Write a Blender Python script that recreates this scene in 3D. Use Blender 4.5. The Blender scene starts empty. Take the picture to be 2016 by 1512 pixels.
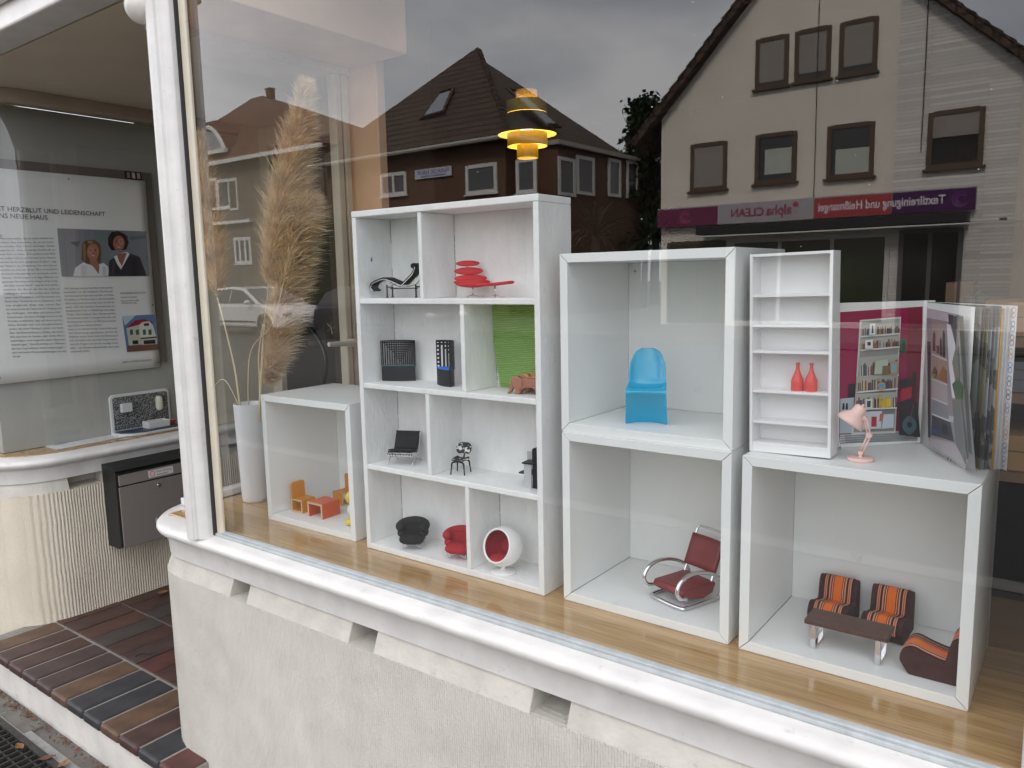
import bpy, bmesh, math, random
from mathutils import Vector, Matrix, Euler
random.seed(7)
PI = math.pi
R = math.radians
sc = bpy.context.scene
COL = sc.collection

# ------------------------------------------------------------------ camera, sky, sun, exposure
CF, CROT, CPOS = 1531.66, (1.43389, 0.02041, 0.64111), (0.8852, -1.2708, 0.6570)
cd = bpy.data.cameras.new('camera')
cam = bpy.data.objects.new('camera', cd)
COL.objects.link(cam)
cam.location = CPOS
cam.rotation_euler = CROT
cd.sensor_width = 36
cd.lens = CF / 2016 * 36
cd.clip_start = 0.05
cd.clip_end = 600
sc.camera = cam

SUN_EL, SUN_AZ = R(43), R(14)           # behind the shop: the street opposite is lit, the shop front is in open shade
w = bpy.data.worlds.new('World')
sc.world = w
w.use_nodes = True
nt = w.node_tree
nt.nodes.clear()
o_ = nt.nodes.new('ShaderNodeOutputWorld')
bg = nt.nodes.new('ShaderNodeBackground')
sky = nt.nodes.new('ShaderNodeTexSky')
sky.sky_type = 'NISHITA'
sky.sun_disc = False
sky.sun_elevation = SUN_EL
sky.sun_rotation = SUN_AZ
sky.dust_density = 2.0
tc = nt.nodes.new('ShaderNodeTexCoord')
mp = nt.nodes.new('ShaderNodeMapping')
mp.inputs['Scale'].default_value = (1.0, 1.0, 2.4)
mp.inputs['Location'].default_value = (5.2, 3.3, 0.0)
nz = nt.nodes.new('ShaderNodeTexNoise')
nz.inputs['Scale'].default_value = 1.7
nz.inputs['Detail'].default_value = 6
nz.inputs['Roughness'].default_value = 0.55
rp = nt.nodes.new('ShaderNodeValToRGB')
rp.color_ramp.elements[0].position = 0.30
rp.color_ramp.elements[0].color = (0.50, 0.50, 0.50, 1)
rp.color_ramp.elements[1].position = 0.62
rp.color_ramp.elements[1].color = (0.97, 0.97, 0.97, 1)
rp2 = nt.nodes.new('ShaderNodeValToRGB')
rp2.color_ramp.elements[0].position = 0.38
rp2.color_ramp.elements[0].color = (13.6, 13.8, 15.1, 1)
rp2.color_ramp.elements[1].position = 0.62
rp2.color_ramp.elements[1].color = (20.3, 20.2, 20.5, 1)
mx = nt.nodes.new('ShaderNodeMix')
mx.data_type = 'RGBA'
L_ = nt.links.new
L_(tc.outputs['Generated'], mp.inputs['Vector'])
L_(mp.outputs[0], nz.inputs['Vector'])
L_(nz.outputs['Fac'], rp.inputs['Fac'])
L_(nz.outputs['Fac'], rp2.inputs['Fac'])
L_(rp.outputs['Color'], mx.inputs[0])
L_(sky.outputs['Color'], mx.inputs[6])
L_(rp2.outputs['Color'], mx.inputs[7])
L_(mx.outputs[2], bg.inputs['Color'])
bg.inputs['Strength'].default_value = 0.10
L_(bg.outputs[0], o_.inputs[0])

sd = bpy.data.lights.new('sun', 'SUN')
sd.energy = 3.0
sd.angle = R(12)
sd.color = (1.0, 0.94, 0.86)
so = bpy.data.objects.new('sun', sd)
COL.objects.link(so)
sdir = Vector((math.sin(SUN_AZ) * math.cos(SUN_EL), math.cos(SUN_AZ) * math.cos(SUN_EL), math.sin(SUN_EL)))
so.rotation_euler = (-sdir).to_track_quat('-Z', 'Y').to_euler()
so.location = sdir * 40

vs = sc.view_settings
vs.view_transform = 'Standard'
vs.look = 'None'
vs.exposure = 0.72
vs.gamma = 1.0
vs.use_curve_mapping = False
sc.render.engine = 'CYCLES'
cy = sc.cycles
cy.use_denoising = True
cy.max_bounces = 10
cy.diffuse_bounces = 5
cy.glossy_bounces = 5
cy.transparent_max_bounces = 16
cy.sample_clamp_indirect = 6
cy.caustics_reflective = False
cy.caustics_refractive = False

# ------------------------------------------------------------------ pixel -> direction (distance always from a known plane)
_M = Euler(CROT, 'XYZ').to_matrix()


def at(u, v, x=None, y=None, z=None):
    d = _M @ Vector(((u - 1008) / CF, -(v - 756) / CF, -1.0))
    o = Vector(CPOS)
    i, val = (0, x) if x is not None else (1, y) if y is not None else (2, z)
    return o + d * ((val - o[i]) / d[i])


# ------------------------------------------------------------------ materials
MATS = {}


def _base(name):
    m = bpy.data.materials.new(name)
    m.use_nodes = True
    n = m.node_tree
    b = n.nodes['Principled BSDF']
    return m, n, b


def rgb(h):
    """sRGB 0-255 triple to linear"""
    f = lambda c: (c / 255 / 12.92) if c / 255 < 0.04045 else ((c / 255 + 0.055) / 1.055) ** 2.4
    return tuple(f(c) for c in h)


def pbr(name, col, rough=0.5, metal=0.0, var=0.06, vs=6.0, bump=0.0, bs=60.0, stretch=(1, 1, 1), coat=0.0, dirt=0.0, spec=0.5, bdist=0.002):
    if name in MATS:
        return MATS[name]
    m, n, b = _base(name)
    L = n.links.new
    t = n.nodes.new('ShaderNodeTexCoord')
    mpn = n.nodes.new('ShaderNodeMapping')
    mpn.inputs['Scale'].default_value = stretch
    L(t.outputs['Object'], mpn.inputs['Vector'])
    b.inputs['Roughness'].default_value = rough
    b.inputs['Metallic'].default_value = metal
    b.inputs['Specular IOR Level'].default_value = spec
    b.inputs['Coat Weight'].default_value = coat
    b.inputs['Coat Roughness'].default_value = 0.08
    ns = n.nodes.new('ShaderNodeTexNoise')
    ns.inputs['Scale'].default_value = vs
    ns.inputs['Detail'].default_value = 6
    L(mpn.outputs[0], ns.inputs['Vector'])
    r = n.nodes.new('ShaderNodeValToRGB')
    r.color_ramp.elements[0].position = 0.3
    r.color_ramp.elements[1].position = 0.7
    r.color_ramp.elements[0].color = tuple(c * (1 - var) for c in col[:3]) + (1,)
    r.color_ramp.elements[1].color = tuple(min(1, c * (1 + var)) for c in col[:3]) + (1,)
    L(ns.outputs['Fac'], r.inputs['Fac'])
    out = r.outputs['Color']
    if dirt:
        n2 = n.nodes.new('ShaderNodeTexNoise')
        n2.inputs['Scale'].default_value = vs * 2.7
        n2.inputs['Detail'].default_value = 9
        n2.inputs['Roughness'].default_value = 0.7
        L(mpn.outputs[0], n2.inputs['Vector'])
        r2 = n.nodes.new('ShaderNodeValToRGB')
        r2.color_ramp.elements[0].position = 0.60
        r2.color_ramp.elements[0].color = (0, 0, 0, 1)
        r2.color_ramp.elements[1].position = 0.72
        r2.color_ramp.elements[1].color = (dirt, dirt, dirt, 1)
        L(n2.outputs['Fac'], r2.inputs['Fac'])
        mxn = n.nodes.new('ShaderNodeMix')
        mxn.data_type = 'RGBA'
        L(r2.outputs['Color'], mxn.inputs[0])
        L(out, mxn.inputs[6])
        mxn.inputs[7].default_value = tuple(c * 0.45 for c in col[:3]) + (1,)
        out = mxn.outputs[2]
    L(out, b.inputs['Base Color'])
    if bump:
        nb = n.nodes.new('ShaderNodeTexNoise')
        nb.inputs['Scale'].default_value = bs
        nb.inputs['Detail'].default_value = 4
        L(mpn.outputs[0], nb.inputs['Vector'])
        bp = n.nodes.new('ShaderNodeBump')
        bp.inputs['Strength'].default_value = bump
        bp.inputs['Distance'].default_value = bdist
        L(nb.outputs['Fac'], bp.inputs['Height'])
        L(bp.outputs[0], b.inputs['Normal'])
    MATS[name] = m
    return m


def emit(name, col, strength):
    m, n, b = _base(name)
    b.inputs['Base Color'].default_value = (*col, 1)
    b.inputs['Emission Color'].default_value = (*col, 1)
    b.inputs['Emission Strength'].default_value = strength
    return m


def glass_mat(name, ior, tint):
    """thin pane: Fresnel mix of clear transmission and mirror reflection (both faces of the pane together)"""
    m, n, b = _base(name)
    n.nodes.remove(b)
    out = n.nodes['Material Output']
    # Schlick reflectance of a pane, the same from either side
    lw = n.nodes.new('ShaderNodeLayerWeight')
    lw.inputs['Blend'].default_value = 0.5
    pw = n.nodes.new('ShaderNodeMath')
    pw.operation = 'POWER'
    pw.inputs[1].default_value = 4.2
    n.links.new(lw.outputs['Facing'], pw.inputs[0])
    fr = n.nodes.new('ShaderNodeMath')
    fr.operation = 'MULTIPLY_ADD'
    r0 = ((ior - 1) / (ior + 1)) ** 2
    fr.inputs[1].default_value = 1 - r0
    fr.inputs[2].default_value = r0
    n.links.new(pw.outputs[0], fr.inputs[0])
    tr = n.nodes.new('ShaderNodeBsdfTransparent')
    tr.inputs[0].default_value = (*tint, 1)
    gl = n.nodes.new('ShaderNodeBsdfGlossy')
    gl.inputs['Roughness'].default_value = 0.0
    gl.inputs['Color'].default_value = (1, 1, 1, 1)
    # very slight waviness of the old pane
    nb = n.nodes.new('ShaderNodeTexNoise')
    nb.inputs['Scale'].default_value = 2.2
    t = n.nodes.new('ShaderNodeTexCoord')
    n.links.new(t.outputs['Object'], nb.inputs['Vector'])
    bp = n.nodes.new('ShaderNodeBump')
    bp.inputs['Strength'].default_value = 0.02
    bp.inputs['Distance'].default_value = 0.01
    n.links.new(nb.outputs['Fac'], bp.inputs['Height'])
    n.links.new(bp.outputs[0], gl.inputs['Normal'])
    mxs = n.nodes.new('ShaderNodeMixShader')
    n.links.new(fr.outputs[0], mxs.inputs[0])
    n.links.new(tr.outputs[0], mxs.inputs[1])
    n.links.new(gl.outputs[0], mxs.inputs[2])
    n.links.new(mxs.outputs[0], out.inputs[0])
    return m


def wood_mat(name, c1, c2, rough=0.25, scale=1.0, axis='x', coat=0.3, fig=0.6):
    """long grain along one axis"""
    m, n, b = _base(name)
    L = n.links.new
    t = n.nodes.new('ShaderNodeTexCoord')
    mpn = n.nodes.new('ShaderNodeMapping')
    s = {'x': (1.2, 22, 22), 'y': (22, 1.2, 22), 'z': (22, 22, 1.2)}[axis]
    mpn.inputs['Scale'].default_value = tuple(a * scale for a in s)
    L(t.outputs['Object'], mpn.inputs['Vector'])
    n1 = n.nodes.new('ShaderNodeTexNoise')
    n1.inputs['Scale'].default_value = 1.6
    n1.inputs['Detail'].default_value = 8
    n1.inputs['Roughness'].default_value = 0.65
    n1.inputs['Distortion'].default_value = 0.9
    L(mpn.outputs[0], n1.inputs['Vector'])
    n2 = n.nodes.new('ShaderNodeTexNoise')
    n2.inputs['Scale'].default_value = 9.0
    n2.inputs['Detail'].default_value = 3
    L(mpn.outputs[0], n2.inputs['Vector'])
    mm = n.nodes.new('ShaderNodeMath')
    mm.operation = 'MULTIPLY_ADD'
    mm.inputs[1].default_value = fig
    L(n1.outputs['Fac'], mm.inputs[0])
    m2 = n.nodes.new('ShaderNodeMath')
    m2.operation = 'MULTIPLY'
    m2.inputs[1].default_value = 1 - fig
    L(n2.outputs['Fac'], m2.inputs[0])
    L(m2.outputs[0], mm.inputs[2])
    r = n.nodes.new('ShaderNodeValToRGB')
    r.color_ramp.elements[0].position = 0.36
    r.color_ramp.elements[0].color = (*c1, 1)
    r.color_ramp.elements[1].position = 0.62
    r.color_ramp.elements[1].color = (*c2, 1)
    L(mm.outputs[0], r.inputs['Fac'])
    L(r.outputs['Color'], b.inputs['Base Color'])
    b.inputs['Roughness'].default_value = rough
    b.inputs['Coat Weight'].default_value = coat
    b.inputs['Coat Roughness'].default_value = 0.06
    bp = n.nodes.new('ShaderNodeBump')
    bp.inputs['Strength'].default_value = 0.08
    bp.inputs['Distance'].default_value = 0.001
    L(mm.outputs[0], bp.inputs['Height'])
    L(bp.outputs[0], b.inputs['Normal'])
    return m


def print_mat(name, rough=0.3):
    """ink on paper: colours come from the flat print's own colour layer"""
    m, n, b = _base(name)
    a = n.nodes.new('ShaderNodeAttribute')
    a.attribute_name = 'ink'
    n.links.new(a.outputs['Color'], b.inputs['Base Color'])
    b.inputs['Roughness'].default_value = rough
    return m


def ribbed_mat(name, col, pitch, depth, axis_xy=(1, 1)):
    """combed render: uneven vertical ribs with grainy plaster"""
    m, n, b = _base(name)
    L = n.links.new
    t = n.nodes.new('ShaderNodeTexCoord')
    sx = n.nodes.new('ShaderNodeSeparateXYZ')
    L(t.outputs['Object'], sx.inputs[0])
    ad = n.nodes.new('ShaderNodeMath')
    ad.operation = 'SUBTRACT'
    L(sx.outputs[0], ad.inputs[0])
    L(sx.outputs[1], ad.inputs[1])
    nd = n.nodes.new('ShaderNodeTexNoise')
    nd.inputs['Scale'].default_value = 9
    nd.inputs['Detail'].default_value = 3
    L(t.outputs['Object'], nd.inputs['Vector'])
    ma = n.nodes.new('ShaderNodeMath')
    ma.operation = 'MULTIPLY_ADD'
    ma.inputs[1].default_value = pitch * 0.7
    L(nd.outputs['Fac'], ma.inputs[0])
    L(ad.outputs[0], ma.inputs[2])
    mu = n.nodes.new('ShaderNodeMath')
    mu.operation = 'MULTIPLY'
    mu.inputs[1].default_value = 2 * PI / pitch
    L(ma.outputs[0], mu.inputs[0])
    sn = n.nodes.new('ShaderNodeMath')
    sn.operation = 'SINE'
    L(mu.outputs[0], sn.inputs[0])
    n2 = n.nodes.new('ShaderNodeTexNoise')
    n2.inputs['Scale'].default_value = 240
    n2.inputs['Detail'].default_value = 5
    L(t.outputs['Object'], n2.inputs['Vector'])
    n4 = n.nodes.new('ShaderNodeTexNoise')
    n4.inputs['Scale'].default_value = 14
    L(t.outputs['Object'], n4.inputs['Vector'])
    m5 = n.nodes.new('ShaderNodeMath')
    m5.operation = 'MULTIPLY'
    L(sn.outputs[0], m5.inputs[0])
    m8 = n.nodes.new('ShaderNodeMath')
    m8.operation = 'ADD'
    m8.inputs[1].default_value = 0.35
    L(n4.outputs['Fac'], m8.inputs[0])
    L(m8.outputs[0], m5.inputs[1])
    m3 = n.nodes.new('ShaderNodeMath')
    m3.operation = 'MULTIPLY_ADD'
    m3.inputs[1].default_value = 1.9
    L(n2.outputs['Fac'], m3.inputs[0])
    L(m5.outputs[0], m3.inputs[2])
    bp = n.nodes.new('ShaderNodeBump')
    bp.inputs['Strength'].default_value = 0.9
    bp.inputs['Distance'].default_value = depth
    L(m3.outputs[0], bp.inputs['Height'])
    L(bp.outputs[0], b.inputs['Normal'])
    n3 = n.nodes.new('ShaderNodeTexNoise')
    n3.inputs['Scale'].default_value = 3.0
    n3.inputs['Detail'].default_value = 8
    L(t.outputs['Object'], n3.inputs['Vector'])
    r = n.nodes.new('ShaderNodeValToRGB')
    r.color_ramp.elements[0].position = 0.3
    r.color_ramp.elements[0].color = tuple(c * 0.88 for c in col) + (1,)
    r.color_ramp.elements[1].position = 0.7
    r.color_ramp.elements[1].color = tuple(min(1, c * 1.05) for c in col) + (1,)
    L(n3.outputs['Fac'], r.inputs['Fac'])
    # rain streaks and speckles of old dirt
    ms = n.nodes.new('ShaderNodeMapping')
    ms.inputs['Scale'].default_value = (26, 26, 2.2)
    L(t.outputs['Object'], ms.inputs['Vector'])
    n6 = n.nodes.new('ShaderNodeTexNoise')
    n6.inputs['Scale'].default_value = 1.0
    n6.inputs['Detail'].default_value = 7
    n6.inputs['Roughness'].default_value = 0.7
    L(ms.outputs[0], n6.inputs['Vector'])
    r6 = n.nodes.new('ShaderNodeValToRGB')
    r6.color_ramp.elements[0].position = 0.50
    r6.color_ramp.elements[0].color = (0, 0, 0, 1)
    r6.color_ramp.elements[1].position = 0.78
    r6.color_ramp.elements[1].color = (0.22, 0.22, 0.22, 1)
    L(n6.outputs['Fac'], r6.inputs['Fac'])
    n7 = n.nodes.new('ShaderNodeTexNoise')
    n7.inputs['Scale'].default_value = 150
    n7.inputs['Detail'].default_value = 3
    L(t.outputs['Object'], n7.inputs['Vector'])
    r7 = n.nodes.new('ShaderNodeValToRGB')
    r7.color_ramp.elements[0].position = 0.56
    r7.color_ramp.elements[0].color = (0, 0, 0, 1)
    r7.color_ramp.elements[1].position = 0.72
    r7.color_ramp.elements[1].color = (0.22, 0.22, 0.22, 1)
    L(n7.outputs['Fac'], r7.inputs['Fac'])
    mxa = n.nodes.new('ShaderNodeMath')
    mxa.operation = 'MAXIMUM'
    L(r6.outputs['Color'], mxa.inputs[0])
    L(r7.outputs['Color'], mxa.inputs[1])
    mc = n.nodes.new('ShaderNodeMix')
    mc.data_type = 'RGBA'
    L(mxa.outputs[0], mc.inputs[0])
    L(r.outputs['Color'], mc.inputs[6])
    mc.inputs[7].default_value = (col[0] * 0.62, col[1] * 0.60, col[2] * 0.56, 1)
    L(mc.outputs[2], b.inputs['Base Color'])
    b.inputs['Roughness'].default_value = 0.85
    return m


def course_mat(name, col, joint, bw, bh, axis='x', rough=0.85, mortar=0.012):
    """far masonry or tile courses, too far off to pick apart"""
    m, n, b = _base(name)
    L = n.links.new
    t = n.nodes.new('ShaderNodeTexCoord')
    sx = n.nodes.new('ShaderNodeSeparateXYZ')
    L(t.outputs['Object'], sx.inputs[0])
    cb = n.nodes.new('ShaderNodeCombineXYZ')
    ad = n.nodes.new('ShaderNodeMath')
    ad.operation = 'ADD'
    L(sx.outputs[0], ad.inputs[0])
    L(sx.outputs[1], ad.inputs[1])
    L(ad.outputs[0], cb.inputs[0])
    L(sx.outputs[2], cb.inputs[1])
    br = n.nodes.new('ShaderNodeTexBrick')
    br.inputs['Scale'].default_value = 1
    br.inputs['Brick Width'].default_value = bw
    br.inputs['Row Height'].default_value = bh
    br.inputs['Mortar Size'].default_value = mortar
    br.inputs['Color1'].default_value = tuple(c * 0.85 for c in col) + (1,)
    br.inputs['Color2'].default_value = tuple(min(1, c * 1.15) for c in col) + (1,)
    br.inputs['Mortar'].default_value = (*joint, 1)
    L(cb.outputs[0], br.inputs['Vector'])
    L(br.outputs['Color'], b.inputs['Base Color'])
    bp = n.nodes.new('ShaderNodeBump')
    bp.inputs['Strength'].default_value = 0.7
    bp.inputs['Distance'].default_value = 0.02
    bp.invert = True
    L(br.outputs['Fac'], bp.inputs['Height'])
    L(bp.outputs[0], b.inputs['Normal'])
    b.inputs['Roughness'].default_value = rough
    return m


def stripe_mat(name):
    """woven stripes across the local X axis: brown ground, orange band, pale pinstripes"""
    m, n, b = _base(name)
    L = n.links.new
    t = n.nodes.new('ShaderNodeTexCoord')
    sx = n.nodes.new('ShaderNodeSeparateXYZ')
    L(t.outputs['Object'], sx.inputs[0])
    ab = n.nodes.new('ShaderNodeMath')
    ab.operation = 'ABSOLUTE'
    L(sx.outputs[0], ab.inputs[0])
    mu = n.nodes.new('ShaderNodeMath')
    mu.operation = 'MULTIPLY'
    mu.inputs[1].default_value = 1 / 0.026
    L(ab.outputs[0], mu.inputs[0])
    r = n.nodes.new('ShaderNodeValToRGB')
    r.color_ramp.interpolation = 'CONSTANT'
    br = (0.045, 0.012, 0.012, 1)
    org = (0.72, 0.145, 0.012, 1)
    pk = (0.74, 0.34, 0.20, 1)
    sal = (0.50, 0.13, 0.06, 1)
    stops = [(0, org), (0.28, br), (0.33, pk), (0.38, br), (0.44, sal), (0.50, pk), (0.55, br), (0.70, pk), (0.74, sal), (0.84, pk), (0.89, br)]
    e = r.color_ramp.elements
    e[0].position, e[0].color = stops[0]
    e[1].position, e[1].color = stops[1]
    for p, c in stops[2:]:
        k = e.new(p)
        k.color = c
    L(mu.outputs[0], r.inputs['Fac'])
    L(r.outputs['Color'], b.inputs['Base Color'])
    b.inputs['Roughness'].default_value = 0.9
    nb = n.nodes.new('ShaderNodeTexNoise')
    nb.inputs['Scale'].default_value = 900
    L(t.outputs['Object'], nb.inputs['Vector'])
    bp = n.nodes.new('ShaderNodeBump')
    bp.inputs['Strength'].default_value = 0.3
    bp.inputs['Distance'].default_value = 0.0006
    L(nb.outputs['Fac'], bp.inputs['Height'])
    L(bp.outputs[0], b.inputs['Normal'])
    return m


def patch_mat(name, c1, c2, scale, thr, rough=0.4, detail=2.0):
    m, n, b = _base(name)
    L = n.links.new
    t = n.nodes.new('ShaderNodeTexCoord')
    ns = n.nodes.new('ShaderNodeTexNoise')
    ns.inputs['Scale'].default_value = scale
    ns.inputs['Detail'].default_value = detail
    L(t.outputs['Object'], ns.inputs['Vector'])
    r = n.nodes.new('ShaderNodeValToRGB')
    r.color_ramp.elements[0].position = thr - 0.012
    r.color_ramp.elements[0].color = (*c1, 1)
    r.color_ramp.elements[1].position = thr + 0.012
    r.color_ramp.elements[1].color = (*c2, 1)
    L(ns.outputs['Fac'], r.inputs['Fac'])
    L(r.outputs['Color'], b.inputs['Base Color'])
    b.inputs['Roughness'].default_value = rough
    return m


# ------------------------------------------------------------------ mesh building
class MB:
    def __init__(s):
        s.v, s.f, s.ink = [], [], []

    def add(s, vs_, fs, ink=None):
        k = len(s.v)
        s.v += [tuple(p) for p in vs_]
        for f in fs:
            s.f.append(tuple(i + k for i in f))
            s.ink.append(ink)
        return s

    def box(s, x0, x1, y0, y1, z0, z1):
        vv = [(x, y, z) for z in (z0, z1) for y in (y0, y1) for x in (x0, x1)]
        return s.add(vv, [(0, 2, 3, 1), (4, 5, 7, 6), (0, 1, 5, 4), (2, 6, 7, 3), (0, 4, 6, 2), (1, 3, 7, 5)])

    def hexa(s, p):
        """8 corners: bottom 4 counter-clockwise, top 4"""
        return s.add(p, [(3, 2, 1, 0), (4, 5, 6, 7), (0, 1, 5, 4), (1, 2, 6, 5), (2, 3, 7, 6), (3, 0, 4, 7)])

    def prism(s, poly, fn, a, b):
        """polygon (2D) extruded between a and b; fn(u, v, w) -> point"""
        n = len(poly)
        vv = [fn(u, v, a) for u, v in poly] + [fn(u, v, b) for u, v in poly]
        fs = [tuple(range(n - 1, -1, -1)), tuple(range(n, 2 * n))]
        fs += [(i, (i + 1) % n, n + (i + 1) % n, n + i) for i in range(n)]
        return s.add(vv, fs)

    def tube(s, path, r, n=8, closed=False, flat=None):
        P = [Vector(p) for p in path]
        m = len(P)
        rr = r if isinstance(r, (list, tuple)) else [r] * m
        T = []
        for i in range(m):
            a = P[(i - 1) % m] if (closed or i > 0) else P[i]
            b = P[(i + 1) % m] if (closed or i < m - 1) else P[i]
            t = b - a
            T.append(t.normalized() if t.length > 1e-9 else Vector((0, 0, 1)))
        up = Vector((0, 0, 1)) if abs(T[0].z) < 0.9 else Vector((1, 0, 0))
        N = (up - T[0] * up.dot(T[0])).normalized()
        vv = []
        for i in range(m):
            N = N - T[i] * N.dot(T[i])
            N = N.normalized() if N.length > 1e-6 else T[i].orthogonal().normalized()
            B = T[i].cross(N)
            for k in range(n):
                a = 2 * PI * k / n
                ca, sa = math.cos(a), math.sin(a)
                if flat:
                    sa *= flat
                vv.append(P[i] + (N * ca + B * sa) * rr[i])
        fs = []
        for i in range(m if closed else m - 1):
            j = (i + 1) % m
            for k in range(n):
                fs.append((i * n + k, i * n + (k + 1) % n, j * n + (k + 1) % n, j * n + k))
        if not closed:
            fs.append(tuple(range(n - 1, -1, -1)))
            fs.append(tuple((m - 1) * n + k for k in range(n)))
        return s.add(vv, fs)

    def lathe(s, prof, n=24, c=(0, 0, 0), cap=True, ax=None):
        vv, fs = [], []
        m = len(prof)
        for r, z in prof:
            for k in range(n):
                a = 2 * PI * k / n
                p = Vector((r * math.cos(a), r * math.sin(a), z))
                if ax:
                    p = ax @ p
                vv.append(p + Vector(c))
        for i in range(m - 1):
            for k in range(n):
                fs.append((i * n + k, i * n + (k + 1) % n, (i + 1) * n + (k + 1) % n, (i + 1) * n + k))
        if cap:
            if prof[0][0] > 1e-6:
                fs.append(tuple(range(n - 1, -1, -1)))
            if prof[-1][0] > 1e-6:
                fs.append(tuple((m - 1) * n + k for k in range(n)))
        return s.add(vv, fs)

    def ell(s, c, rx, ry, rz, nu=16, nv=10, rot=None, p=1.0):
        vv, fs = [], []
        sp = lambda t: math.copysign(abs(t) ** p, t)
        for j in range(nv + 1):
            b = -PI / 2 + PI * j / nv
            for i in range(nu):
                a = 2 * PI * i / nu
                q = Vector((rx * sp(math.cos(b)) * sp(math.cos(a)), ry * sp(math.cos(b)) * sp(math.sin(a)), rz * sp(math.sin(b))))
                if rot:
                    q = rot @ q
                vv.append(q + Vector(c))
        for j in range(nv):
            for i in range(nu):
                fs.append((j * nu + i, j * nu + (i + 1) % nu, (j + 1) * nu + (i + 1) % nu, (j + 1) * nu + i))
        return s.add(vv, fs)

    def grid(s, fn, nu, nv):
        vv = [fn(i / nu, j / nv) for j in range(nv + 1) for i in range(nu + 1)]
        fs = [(j * (nu + 1) + i, j * (nu + 1) + i + 1, (j + 1) * (nu + 1) + i + 1, (j + 1) * (nu + 1) + i) for j in range(nv) for i in range(nu)]
        return s.add(vv, fs)

    def sweep(s, line, prof):
        """profile (offset, z) swept along a plan line of (point, outward normal); closed profile"""
        n = len(prof)
        vv = [(p[0] + nn[0] * o, p[1] + nn[1] * o, z) for p, nn in line for o, z in prof]
        fs = []
        for i in range(len(line) - 1):
            for k in range(n):
                fs.append((i * n + k, i * n + (k + 1) % n, (i + 1) * n + (k + 1) % n, (i + 1) * n + k))
        fs.append(tuple(range(n - 1, -1, -1)))
        fs.append(tuple((len(line) - 1) * n + k for k in range(n)))
        return s.add(vv, fs)

    def text(s, body, size, fn, ink=None, align='LEFT', width=None, bold=0.0):
        c = bpy.data.curves.new('lettering', 'FONT')
        c.body = body
        c.size = size
        c.align_x = align
        c.resolution_u = 2
        c.offset = bold * size
        ob = bpy.data.objects.new('lettering', c)
        me = bpy.data.meshes.new_from_object(ob)
        sxx = 1.0
        if width and len(me.vertices):
            x0 = min(q.co.x for q in me.vertices)
            x1 = max(q.co.x for q in me.vertices)
            if x1 > x0:
                sxx = width / (x1 - x0)
        s.add([fn(q.co.x * sxx, q.co.y) for q in me.vertices], [tuple(p.vertices) for p in me.polygons], ink)
        bpy.data.objects.remove(ob)
        bpy.data.curves.remove(c)
        bpy.data.meshes.remove(me)
        return s

    def poly(s, pts, fn, ink):
        return s.add([fn(*p) for p in pts], [tuple(range(len(pts)))], ink)

    def mesh(s, name):
        me = bpy.data.meshes.new(name)
        me.from_pydata(s.v, [], s.f)
        if any(i is not None for i in s.ink):
            at_ = me.color_attributes.new('ink', 'FLOAT_COLOR', 'CORNER')
            k = 0
            for p, c in zip(me.polygons, s.ink):
                c = c or (0.5, 0.5, 0.5)
                for _ in range(p.loop_total):
                    at_.data[k].color = (*c, 1)
                    k += 1
        return me


def link(name, me, mat, parent=None, smooth=False, bevel=0.0, seg=2, solid=0.0, sub=0, fix=True, loc=None, rot=None, angle=40):
    o = bpy.data.objects.new(name, me)
    COL.objects.link(o)
    if mat:
        if not me.materials:
            me.materials.append(mat)
    if fix:
        bm = bmesh.new()
        bm.from_mesh(me)
        bmesh.ops.recalc_face_normals(bm, faces=bm.faces)
        bm.to_mesh(me)
        bm.free()
    if parent:
        o.parent = parent
    if loc:
        o.location = loc
    if rot:
        o.rotation_euler = rot
    if smooth:
        for p in me.polygons:
            p.use_smooth = True
        if smooth == 'auto':
            me.set_sharp_from_angle(angle=R(angle))
    if solid:
        md = o.modifiers.new('thickness', 'SOLIDIFY')
        md.thickness = solid
        md.offset = 0
    if bevel:
        md = o.modifiers.new('edge', 'BEVEL')
        md.width = bevel
        md.segments = seg
        md.limit_method = 'ANGLE'
        md.angle_limit = R(35)
        md.harden_normals = False
    if sub:
        md = o.modifiers.new('round', 'SUBSURF')
        md.levels = sub
        md.render_levels = sub
    return o


def mk(name, mb, mat, parent=None, **k):
    return link(name, mb.mesh(name), mat, parent, **k)


def tag(o, label=None, cat=None, group=None, kind=None):
    if label:
        o['label'] = label
    if cat:
        o['category'] = cat
    if group:
        o['group'] = group
    if kind:
        o['kind'] = kind
    return o


def thing(name, label, cat, loc=(0, 0, 0), rz=0.0, group=None):
    o = bpy.data.objects.new(name, None)
    o.empty_display_size = 0.05
    COL.objects.link(o)
    o.location = loc
    o.rotation_euler = (0, 0, rz)
    return tag(o, label, cat, group)


def copy_tree(o, parent=None):
    c = o.copy()
    COL.objects.link(c)
    if parent:
        c.parent = parent
    for ch in list(o.children):
        copy_tree(ch, c)
    return c


def arc(c, r, a0, a1, n, plane='xz', off=0.0):
    out = []
    for i in range(n + 1):
        a = a0 + (a1 - a0) * i / n
        p, q = c[0] + r * math.cos(a), c[1] + r * math.sin(a)
        out.append({'xz': (p, off, q), 'yz': (off, p, q), 'xy': (p, q, off)}[plane])
    return out


def smooth_path(pts, n=8, closed=False):
    """Catmull-Rom through the points"""
    P = [Vector(p) for p in pts]
    m = len(P)
    out = []
    for i in range(m if closed else m - 1):
        p0 = P[(i - 1) % m] if closed or i > 0 else P[i]
        p1, p2 = P[i], P[(i + 1) % m]
        p3 = P[(i + 2) % m] if closed or i < m - 2 else p2
        for k in range(n):
            t = k / n
            out.append(0.5 * ((2 * p1) + (p2 - p0) * t + (2 * p0 - 5 * p1 + 4 * p2 - p3) * t * t + (3 * p1 - p0 - 3 * p2 + p3) * t ** 3))
    if not closed:
        out.append(P[-1])
    return out
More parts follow.
